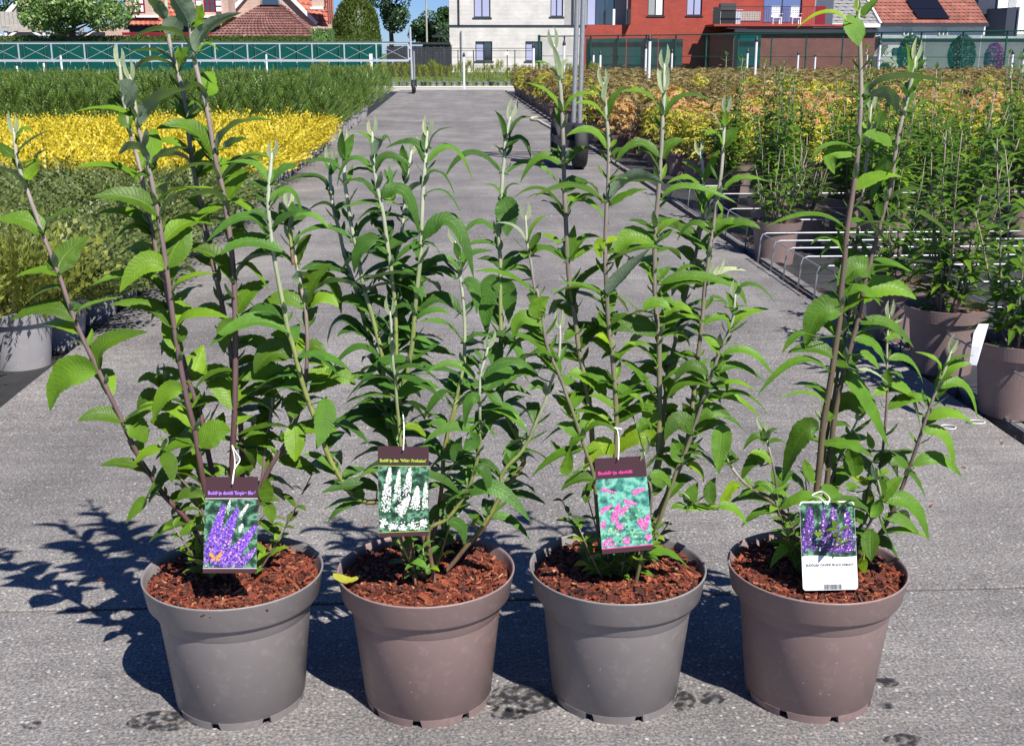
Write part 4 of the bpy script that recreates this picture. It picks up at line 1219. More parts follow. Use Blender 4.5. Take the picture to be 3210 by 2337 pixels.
def spray(m, r, p, d, L, w, n=5, droop=.15):
    """one feathery conifer shoot: a tapering axis with needle tufts on both sides"""
    d = Vector(d).normalized()
    side = d.cross(Vector((r.uniform(-1, 1), r.uniform(-1, 1), r.uniform(-1, 1)))).normalized()
    q = Vector(p)
    st = L / n
    b = len(m.v)
    vs = []; fs = []
    for i in range(n + 1):
        ww = w * .28 * (1 - i / (n + .3))
        vs += [q - side * ww, q + side * ww]
        if i < n:
            for s_ in (-1, 1):
                l = w * r.uniform(1.2, 2.2) * (1 - .55 * i / n)
                tip = q + side * (s_ * l) + d * (l * 1.25) + Vector((0, 0, l * r.uniform(-.2, .5)))
                k = len(vs)
                vs += [q, q + d * st * .55, tip]; fs.append((k, k + 1, k + 2))
        d = (d + Vector((0, 0, -droop * r.uniform(0, 1) / n)) + Vector((r.uniform(-.1, .1), r.uniform(-.1, .1), r.uniform(-.05, .12)))).normalized()
        q = q + d * st
    idx = []
    k = 0
    # axis ribbons
    base = []
    kk = 0
    for i in range(n + 1):
        base.append(kk); kk += 2 + (6 if i < n else 0)
    for i in range(n):
        a, c = base[i], base[i + 1]
        fs.append((a, a + 1, c + 1, c))
    m.add(vs, fs)

def conifer_mesh(kind, seed, ns):
    r = random.Random(seed); m = MB()
    for _ in range(ns):
        a = r.uniform(0, 6.283); q = math.sqrt(r.random())
        if kind == 'spread':       # low wide juniper
            el = r.uniform(.05, 1.0); R0 = .30
            p = Vector((R0 * .55 * q * math.cos(a), R0 * .55 * q * math.sin(a), .0 + .16 * (1 - q * .6) * r.random()))
            d = Vector((math.cos(a) * (.45 + q), math.sin(a) * (.45 + q), .16 + .42 * (1 - q) + r.uniform(-.1, .1)))
            spray(m, r, p, d, r.uniform(.15, .30) * (.75 + .35 * q), r.uniform(.006, .0095), 7, .3)
        elif kind == 'fluffy':     # yellow green mounded cypress
            p = Vector((.14 * q * math.cos(a), .14 * q * math.sin(a), r.uniform(0, .12)))
            d = Vector((math.cos(a) * (.2 + q), math.sin(a) * (.2 + q), .8))
            spray(m, r, p, d, r.uniform(.16, .30), r.uniform(.007, .011), 6, .2)
        elif kind == 'golden':
            p = Vector((.16 * q * math.cos(a), .16 * q * math.sin(a), r.uniform(0, .14)))
            d = Vector((math.cos(a) * (.25 + q * 1.2), math.sin(a) * (.25 + q * 1.2), .40 + .45 * (1 - q)))
            spray(m, r, p, d, r.uniform(.14, .27), r.uniform(.008, .012), 5, .2)
        elif kind == 'cone':       # upright thuja
            t = r.random() ** .8
            rad = .21 * (1 - t) ** .5
            p = Vector((rad * .6 * math.cos(a), rad * .6 * math.sin(a), .02 + .46 * t))
            d = Vector((math.cos(a), math.sin(a), .55 + 1.1 * t))
            spray(m, r, p, d, r.uniform(.08, .15), r.uniform(.008, .012), 4, .05)
    return m

M['juniper'] = leafmat('juniper_needle', (0.120, 0.160, 0.045), (0.12, 0.16, 0.05), (0.20, 0.26, 0.05), .22, veins=False, island=True, var=.55, hvar=.3)
M['fluffy'] = leafmat('yellow_green_needle', (0.20, 0.24, 0.040), (0.2, 0.23, 0.05), (0.30, 0.34, 0.05), .25, veins=False, island=True, var=.5)
M['golden'] = leafmat('golden_needle', (0.60, 0.49, 0.028), (0.55, 0.45, 0.04), (0.75, 0.66, 0.05), .25, veins=False, island=True, var=.3, hvar=.2)
M['thuja'] = leafmat('thuja_needle', (0.125, 0.205, 0.030), (0.09, 0.16, 0.04), (0.15, 0.27, 0.04), .2, veins=False, island=True, var=.5)
M['limegold'] = leafmat('lime_gold_needle', (0.24, 0.29, 0.02), (0.22, 0.26, 0.03), (0.34, 0.40, 0.03), .2, veins=False, island=True, var=.5)

rb = random.Random(99)
def clone_group(name, cat, group, label, spots, pots, crowns, pot_part='pot', crown_part='foliage'):
    """one thing per spot: an Empty with a pot and a crown that share mesh data"""
    for (x, y, z, s_, lab) in spots:
        t = thing(name, lab or label, cat, (x, y, z), rb.uniform(0, 6.28), group)
        pm, ph = rb.choice(pots)
        put(pot_part, pm, t)
        put(crown_part, rb.choice(crowns), t, (0, 0, ph * .86), (0, 0, 0), (s_, s_, s_ * rb.uniform(.9, 1.12)))

pot_s = (bg_pot(.14, .215, 56).mesh('pot', M['pot_pale']), .215)
pot_m = (bg_pot(.125, .20, 16).mesh('pot', M['pot_pale']), .20)
pot_t = (bg_pot(.115, .19, 14).mesh('pot', M['pot_pale']), .19)

BEDZ = -0.045
jun = [conifer_mesh('spread', 100 + i, 560).mesh('foliage', M['juniper']) for i in range(4)]
flu = [conifer_mesh('fluffy', 130 + i, 420).mesh('foliage', M['fluffy']) for i in range(2)]
gol = [conifer_mesh('golden', 160 + i, 330).mesh('foliage', M['golden']) for i in range(4)]
thu = [conifer_mesh('cone', 190 + i, 260).mesh('foliage', M['thuja']) for i in range(4)]
lim = [conifer_mesh('cone', 220 + i, 230).mesh('foliage', M['limegold']) for i in range(3)]

# yellow green cypresses at the front left corner
clone_group('potted_cypress', 'potted plant', 'yellow green potted cypresses', 'x', [
    (-1.78, 3.86, BEDZ, 1.0, 'yellow green cypress in pale pot, nearest at the left edge'),
    (-1.60, 4.33, BEDZ, 1.12, 'yellow green cypress in the second pale pot from the left front'),
    (-1.98, 4.50, BEDZ, 1.12, 'yellow green cypress behind the first two at the left edge')], [pot_s], flu)
sp = []
row = 0
y = 4.62
while y < 8.35:
    x = -1.575
    while in_view(x, y, .3, 260):
        if not (x < -1.70 and y < 4.85): sp.append((x + rb.uniform(-.03, .03), y + rb.uniform(-.03, .03), BEDZ, rb.uniform(.95, 1.12), None))
        x -= .46
    y += .44; row += 1
clone_group('potted_juniper', 'potted plant', 'spreading green junipers in the left bed', 'spreading grey green juniper in a pale pot in the left bed', sp, [pot_s], jun)
sp = []
row = 0
y = 8.6
while y < 14.3:
    x = -1.55
    while in_view(x, y, .3, 220):
        sp.append((x + rb.uniform(-.03, .03), y + rb.uniform(-.03, .03), BEDZ, rb.uniform(.92, 1.1), None)); x -= .43
    y += .43; row += 1
clone_group('golden_juniper', 'potted plant', 'golden yellow junipers in the left bed', 'golden yellow juniper in a pale pot in the left bed', sp, [pot_m], gol)
sp = []
row = 0
y = 14.5
while y < 31.0:
    x = -1.54
    while in_view(x, y, .4, 200):
        sp.append((x + rb.uniform(-.05, .05), y + rb.uniform(-.05, .05), BEDZ, rb.uniform(.88, 1.15), None)); x -= .40
    y += .42; row += 1
def show_size(s_): return -1.0 / s_[1]
sp.sort(key=lambda s_: s_[1])
clone_group('potted_thuja', 'potted plant', 'green thujas in the left bed', 'small upright green thuja in a pot behind the golden junipers', sp[:300], [pot_t], thu)
def mass(name, label, cat, spots, meshes_mb, mat, zoff):
    m = MB(); r = random.Random(5)
    for (x, y, z, s_, _) in spots:
        src = r.choice(meshes_mb); a = r.uniform(0, 6.28); ca, sa = math.cos(a), math.sin(a)
        b = len(m.v)
        m.v += [(x + s_ * (v[0] * ca - v[1] * sa), y + s_ * (v[0] * sa + v[1] * ca), z + zoff + s_ * v[2]) for v in src.v]
        m.f += [tuple(i + b for i in f) for f in src.f]; m.m += [0] * len(src.f)
    o = m.build(name, mat); tag(o, label, cat, kind='stuff'); return o
far_cone = [conifer_mesh('cone', 400 + i, 80) for i in range(3)]
print('thujas', len(sp))
if len(sp) > 300: mass('thuja_planting', 'far rows of green thujas reading as one mass', 'plants', sp[300:], far_cone, M['thuja'], .16)

# row of lime gold conifers across the far path end
sp = [(-4.3 + i * .25 + rb.uniform(-.03, .03), 39.5 + (i % 3) * .3, -.05, rb.uniform(1.0, 1.2), None) for i in range(38)]
clone_group('lime_conifer', 'potted plant', 'lime gold conifers across the path end', 'lime gold conifer in the pot row across the far path end', sp, [pot_t], lim)

# ---- Japanese maples on the right
def star(m, r, p, nrm, size, lobes=5):
    nrm = nrm.normalized()
    t = nrm.cross(Vector((r.uniform(-1, 1), r.uniform(-1, 1), .2))).normalized(); b = nrm.cross(t)
    a0 = r.uniform(0, 6.28)
    vs = [p]; k = lobes
    for i in range(k):
        a = a0 + (i - (k - 1) / 2) * 1.05
        l = size * (1 - .32 * abs(i - (k - 1) / 2) / ((k - 1) / 2))
        dl = t * math.cos(a) + b * math.sin(a)
        dn = t * -math.sin(a) + b * math.cos(a)
        vs += [p + dl * l * .45 - dn * l * .17, p + dl * l - nrm * l * .25, p + dl * l * .45 + dn * l * .17]
    fs = [(0, 1 + 3 * i, 2 + 3 * i, 3 + 3 * i) for i in range(k)]
    m.add(vs, fs)
def acer_mesh(seed, n, size, h=.48, w=.25, tipfrac=.0):
    r = random.Random(seed); m = MB(); tips = MB()
    for _ in range(n):
        a = r.uniform(0, 6.28); q = math.sqrt(r.random()); t = r.random() ** .7
        rad = w * (1.0 - .25 * t)
        p = Vector((rad * q * math.cos(a), rad * q * math.sin(a), .06 + h * t * (1 - .25 * q)))
        nr = Vector((math.cos(a) * q * .7 + r.uniform(-.5, .5), math.sin(a) * q * .7 + r.uniform(-.5, .5), 1))
        star(tips if t > 1 - tipfrac else m, r, p, nr, size * r.uniform(.7, 1.2))
    return m, tips
def twigs(seed, h=.5, w=.2, n=6, rad=.006):
    r = random.Random(seed); m = MB()
    m.tube([(0, 0, -.02), (.01, 0, h * .3), (0, .01, h * .7)], [rad, rad * .8, rad * .4], 5)
    for i in range(n):
        a = r.uniform(0, 6.28); z = h * r.uniform(.1, .5)
        m.tube([(0, 0, z), (w * .5 * math.cos(a), w * .5 * math.sin(a), z + h * .25), (w * math.cos(a), w * math.sin(a), z + h * .42)], [rad * .6, rad * .45, rad * .2], 4)
    return m
def acermat(name, a, b, c): 
    m, nt, out = newmat(name)
    bs = nd(nt, 'ShaderNodeBsdfPrincipled', i_Roughness=.5); tr = nd(nt, 'ShaderNodeBsdfTranslucent'); mx = nd(nt, 'ShaderNodeMixShader', i_Fac=.3)
    geo = nd(nt, 'ShaderNodeNewGeometry')
    rp = ramp(nt, [(0, a), (.5, b), (1, c)], geo.outputs['Random Per Island'])
    nt.links.new(rp.outputs[0], bs.inputs['Base Color']); nt.links.new(rp.outputs[0], tr.inputs[0])
    nt.links.new(bs.outputs[0], mx.inputs[1]); nt.links.new(tr.outputs[0], mx.inputs[2]); nt.links.new(mx.outputs[0], out.inputs[0])
    return m
M['acer_y'] = acermat('maple_leaf_yellow_green', (0.18, 0.24, 0.03), (0.44, 0.44, 0.04), (0.62, 0.54, 0.06))
M['acer_o'] = acermat('maple_leaf_orange', (0.50, 0.22, 0.10), (0.58, 0.35, 0.14), (0.62, 0.46, 0.12))
M['acer_b'] = acermat('maple_leaf_bronze', (0.15, 0.125, 0.045), (0.25, 0.18, 0.075), (0.38, 0.31, 0.09))
M['twig'] = simple('maple_twig', (0.09, 0.06, 0.04), .8, var=.3)
pot_a = (bg_pot(.15, .23).mesh('pot', M['pot_bg']), .23)
pot_a2 = (bg_pot(.15, .23, 12).mesh('pot', M['pot_bg']), .23)
near_a = []
for i in range(4):
    a_, b_ = acer_mesh(300 + i, 330, .055, tipfrac=.10 if i % 2 else .04)
    near_a.append((a_.mesh('foliage', M['acer_y']), b_.mesh('tip_foliage', M['acer_o'])))
mid_a = [acer_mesh(330 + i, 210, .062)[0].mesh('foliage', M['acer_b']) for i in range(4)]
mid_y = [acer_mesh(340 + i, 210, .062)[0].mesh('foliage', M['acer_y']) for i in range(2)]
mid_o = [acer_mesh(345 + i, 210, .062)[0].mesh('foliage', M['acer_o']) for i in range(2)]
tw = [twigs(360 + i).mesh('twigs', M['twig']) for i in range(3)]
sp = []
row = 0
y = 9.75
while y < 34.5:
    x = 1.93 + (.24 if row % 2 else 0)
    while x < 26 and in_view(x, y, .4, 120):
        if not (y < 12.6 and x < 2.0): sp.append((x + rb.uniform(-.05, .05), y + rb.uniform(-.05, .05), BEDZ, rb.uniform(.9, 1.12), None))
        x += .50
    y += .46; row += 1
sp.sort(key=lambda s_: s_[1])
print('maples', len(sp))
n_edge = 0
indiv, rest = [], []
for s_ in sp:
    if len(indiv) < 250 or (s_[0] < 2.25 and len(indiv) < 300): indiv.append(s_)
    else: rest.append(s_)
for (x, y, z, s_, _) in indiv:
    near = y < 12.4
    t = thing('potted_maple', 'yellow and orange leaved Japanese maple in a brown pot, front rows' if near else 'bronze leaved Japanese maple in a brown pot, back rows', 'potted plant', (x, y, z), rb.uniform(0, 6.28), 'front row Japanese maples' if near else 'back row Japanese maples')
    put('pot', pot_a[0] if near else pot_a2[0], t)
    put('twigs', rb.choice(tw), t, (0, 0, .2))
    if near:
        f_, o_ = rb.choice(near_a)
        sc_ = (s_, s_, s_ * rb.uniform(.95, 1.15))
        put('foliage', f_, t, (0, 0, .18), (0, 0, 0), sc_); put('tip_foliage', o_, t, (0, 0, .18), (0, 0, 0), sc_)
    else:
        q = rb.random()
        me = rb.choice(mid_o) if (y < 14 and q < .55) else rb.choice(mid_y) if q < .22 else rb.choice(mid_a)
        put('foliage', me, t, (0, 0, .18), (0, 0, 0), (s_, s_, s_ * rb.uniform(.95, 1.15)))
far_ac = [acer_mesh(380 + i, 75, .09, .5, .27)[0] for i in range(4)]
mass('maple_planting', 'far rows of bronze and yellow Japanese maples reading as one mass', 'plants', [s_ for i, s_ in enumerate(rest)], far_ac, M['acer_b'], .18)

# ---- buddlejas on wire racks, right bed
def simple_leaf(m, p, d, up, L, w, droop):
    d = d.normalized(); s_ = d.cross(up).normalized()
    nn = s_.cross(d)
    a = p; b = p + d * L * .42 + nn * L * .06; c = p + d * L - nn * L * droop
    m.add([a, b - s_ * w, b - nn * w * .3, b + s_ * w, c], [(0, 2, 1), (0, 3, 2), (1, 2, 4), (2, 3, 4)])
def buddleja_meshes(seed, ns, h, leafL, spread):
    r = random.Random(seed); st = MB(); fo = MB(); st.smooth = True
    for i in range(ns):
        a = 6.283 * i / ns + r.uniform(-.4, .4); hh = h * r.uniform(.55, 1.05); q = spread * r.uniform(.3, 1)
        b0 = Vector((.03 * math.cos(a), .03 * math.sin(a), 0))
        pts = [b0]
        for k in range(1, 6):
            t = k / 5; pts.append(Vector((b0.x + q * math.cos(a) * t ** .8 + r.uniform(-.008, .008), b0.y + q * math.sin(a) * t ** .8 + r.uniform(-.008, .008), hh * t)))
        st.tube(pts, [.0048, .0045, .004, .0035, .003, .002], 5)
        nn = int(hh / .046)
        rot = r.uniform(0, 3.14)
        for k in range(2, nn + 1):
            t = k / nn; f = t * 5; i0 = min(4, int(f)); p = pts[i0].lerp(pts[i0 + 1], f - i0)
            rot += 1.57 + r.uniform(-.3, .3)
            l = leafL * (1.0 - .55 * max(0, t - .6) / .4) * r.uniform(.7, 1.15)
            for s_ in (0, math.pi):
                d = Vector((math.cos(rot + s_), math.sin(rot + s_), r.uniform(.1, .55) + (.8 if t > .9 else 0)))
                simple_leaf(fo, p, d, Vector((0, 0, 1)), l, l * .17, r.uniform(.1, .5))
                if t < .75 and r.random() < .6:
                    simple_leaf(fo, p + Vector((0, 0, .012)), d + Vector((r.uniform(-.8, .8), r.uniform(-.8, .8), .6)), Vector((0, 0, 1)), l * .5, l * .09, .1)
    for _ in range(int(80 * spread / .2)):
        a = r.uniform(0, 6.28); z = r.uniform(.02, h * .45); q = spread * r.uniform(.2, .9) * (.4 + z / h)
        d = Vector((math.cos(a), math.sin(a), r.uniform(-.1, .7)))
        simple_leaf(fo, Vector((q * math.cos(a), q * math.sin(a), z)), d, Vector((0, 0, 1)), leafL * r.uniform(.5, .9), leafL * .12, .25)
    return st, fo
M['stem_bg'] = simple('buddleja_stem_pale', (0.25, 0.20, 0.165), .7, var=.3, scale=20)
bvar = []
for i in range(5):
    s_, f_ = buddleja_meshes(500 + i, 7 + i % 3, .78 + .06 * (i % 3), .14, .20)
    bvar.append((s_.mesh('stems', M['stem_bg']), f_.mesh('foliage', M['leaf_bg'])))
bsm = []
for i in range(2):
    s_, f_ = buddleja_meshes(520 + i, 12, .42, .09, .13)
    bsm.append((s_.mesh('stems', M['stem_bg']), f_.mesh('foliage', M['leaf_bg'])))
def chips(m, r, R0, z, n, lo=.008, hi=.02):
    for _ in range(n):
        a = r.uniform(0, 6.283); q = R0 * math.sqrt(r.random())
        p = Vector((q * math.cos(a), q * math.sin(a), z + .004 * noise.noise(Vector((q * 20 * math.cos(a), q * 20 * math.sin(a), 3))) + r.uniform(-.002, .006)))
        b = r.uniform(0, 6.283); l = r.uniform(lo, hi) * .5 * (1.8 if r.random() < .1 else 1); w = l * r.uniform(.12, .32)
        ti = r.uniform(-.55, .55); ro = r.uniform(-.6, .6)
        ax = Vector((math.cos(b) * math.cos(ti), math.sin(b) * math.cos(ti), math.sin(ti)))
        ay = Vector((-math.sin(b), math.cos(b), ro)).normalized()
        az = ax.cross(ay).normalized()
        m.obox(p, ax * l, ay * w, az * r.uniform(.0006, .0016))
mb_mulch = MB(); mb_mulch.lathe([(.001, .197), (.132, .197)], 20); chips(mb_mulch, random.Random(8), .128, .199, 260, .012, .026)
mulch_bg = mb_mulch.mesh('mulch', M['mulch'])
pot_b = bg_pot(.145, .235, 72).mesh('pot', M['pot_bg'])
def bg_buddleja(x, y, s_, lab, var=None, small=False, grp='buddlejas standing on the wire racks', z=-.045):
    t = thing('potted_buddleja', lab, 'potted plant', (x, y, z), rb.uniform(0, 6.28), grp)
    put('pot', pot_b, t)
    mu = put('mulch', mulch_bg, t); mu['kind'] = 'stuff'
    st, fo = rb.choice(bsm if small else bvar)
    put('stems', st, t, (0, 0, .19), (0, 0, 0), (s_, s_, s_)); put('foliage', fo, t, (0, 0, .19), (0, 0, 0), (s_, s_, s_))
bg_buddleja(1.79, 6.36, 1.0, 'short bushy buddleja in a brown pot at the rack corner by the path', small=True)
bg_buddleja(2.10, 6.86, 1.05, 'short bushy buddleja just behind the one at the rack corner', small=True)
bg_buddleja(2.40, 6.38, .95, 'buddleja in a brown pot right of the rack corner one')
bg_buddleja(1.76, 4.47, .66, 'buddleja in a brown pot behind the fourth foreground plant', z=-.012)
bg_buddleja(1.74, 3.96, .80, 'buddleja in a brown pot, second from the front along the right kerb', z=-.012)
bg_buddleja(1.76, 3.45, .86, 'buddleja in the nearest brown pot at the right picture edge', z=-.012)
row = 0
for y in (6.37, 6.86, 7.37, 8.15, 8.65):
    x = 2.32 + (.22 if row % 2 else 0) if y < 6.5 else 2.0 + (.25 if row % 2 else 0)
    if y in (4.98, 5.4, 5.88): x += .18
    if y == 6.37: x = 2.86
    if y == 6.86: x = 2.56
    while in_view(x, y, .5, 150) and x < 6.5:
        bg_buddleja(x + rb.uniform(-.03, .03), y, rb.uniform(.85, 1.08), 'tall buddleja in a brown pot in the rows on the wire racks', grp='tall buddlejas in rows on the wire racks')
        x += .54
    row += 1

# ---- galvanised wire racks
def rack(ys, x0, x1, rails, label):
    rk = thing('wire_rack', label, 'rack', (0, 0, BEDZ), 0, 'galvanised wire pot racks')
    zt_ = .20
    for y in ys:
        m = MB(); m.smooth = True
        m.tube([(x0 - .012, y, 0), (x0, y, zt_ - .03), (x0 + .008, y, zt_ - .008), (x0 + .03, y, zt_), (x1, y, zt_)], .0045, 6)
        m.build('bar', M['metal'], rk)
    for x in rails:
        m = MB(); m.tube([(x, ys[0], zt_ - .007), (x, ys[-1], zt_ - .007)], .0035, 6); m.build('rail', M['metal'], rk)
        m = MB(); m.tube([(x, ys[0], zt_ - .16), (x, ys[-1], zt_ - .16)], .003, 6); m.build('rail', M['metal'], rk)
rack([5.13, 5.38, 5.63, 5.86, 6.12], 1.645, 6.0, [1.66, 2.1, 2.62, 3.1], 'empty galvanised wire rack beside the kerb with bent end legs')
rack([3.22, 3.70, 4.22, 4.72], 1.70, 6.0, [1.70, 2.07, 2.56], 'nearest galvanised wire rack around the right front pots')
rack([6.62, 7.12, 7.62], 1.70, 6.0, [1.70, 2.33], 'galvanised wire rack behind the empty one')
rack([7.90, 8.40, 8.88], 1.72, 6.0, [1.72, 2.30], 'farthest galvanised wire rack before the maples')

# white care tag hanging from the pot at the right edge
tg = MB()
pa = [aty(3100, 1015, 3.27), aty(3082, 1045, 3.26), aty(3072, 1085, 3.25), aty(3062, 1145, 3.25)]
pb2 = [aty(3068, 1015, 3.28), aty(3052, 1045, 3.27), aty(3046, 1085, 3.26), aty(3038, 1142, 3.26)]
for i in range(3): tg.quad(pb2[i], pa[i], pa[i + 1], pb2[i + 1])
tg.quad(*[p + Vector((0, .0006, 0)) for p in (pa[0], pb2[0], pb2[3], pa[3])])
tag(tg.build('plant_tag', M['white_pvc']), 'bent white plastic tag hanging over the nearest right hand pot', 'tag')
# white rubber rings lying on the slabs
for (px, py, lab, rx_, ry_) in [(2973, 1338, 'white rubber ring lying on the slab right of the fourth plant', .021, .021), (3060, 1322, 'white rubber ring lying beside the kerb', .026, .018)]:
    c = atz(px, py, .003)
    m = MB(); m.smooth = True
    m.tube([(rx_ * math.cos(2 * math.pi * i / 20), ry_ * math.sin(2 * math.pi * i / 20), 0) for i in range(21)], .0026, 6, cap=False)
    tag(m.build('rubber_ring', M['rubberband'], None, (c.x, c.y, .003)), lab, 'ring')
# ------------------------------------------------------------------ the four potted buddlejas in front
TILES = {'s': (0, 0, 1), 'a1': (0, 0, 3), 'a2': (0, 500, 3), 'a3': (0, 1000, 3), 'r1': (600, 400, 3), 'r2': (600, 850, 3), 'r3': (400, 1250, 1.7037),
         'm1': (1200, 350, 1.7037), 'm2': (1200, 850, 1.7037), 'm3': (1050, 1250, 1.7037), 'n1': (1650, 100, 1.7037), 'n2': (1750, 550, 1.7037), 'n3': (1750, 1050, 1.7037),
         'q1': (2350, 0, 1.7037), 'q2': (2350, 500, 1.7037), 'q3': (2350, 950, 1.7037), 'q4': (2250, 1300, 1.7037)}
def pts_of(spec):
    """'tile: x y, x y | tile: ...' -> pixel list in photograph coordinates, tip first"""
    out = []
    for seg in spec.split('|'):
        tl, rest_ = seg.split(':')
        ox, oy, s_ = TILES[tl.strip()]
        for c in rest_.split(','):
            x, y = c.split(); out.append((ox + float(x) / s_, oy + float(y) / s_))
    return out

POTS = [(-.373, 1.843, 'pot_grey'), (-.049, 1.835, 'pot_brown'), (.276, 1.828, 'pot_grey'), (.615, 1.812, 'pot_brown')]
MULCH_Z = .2235

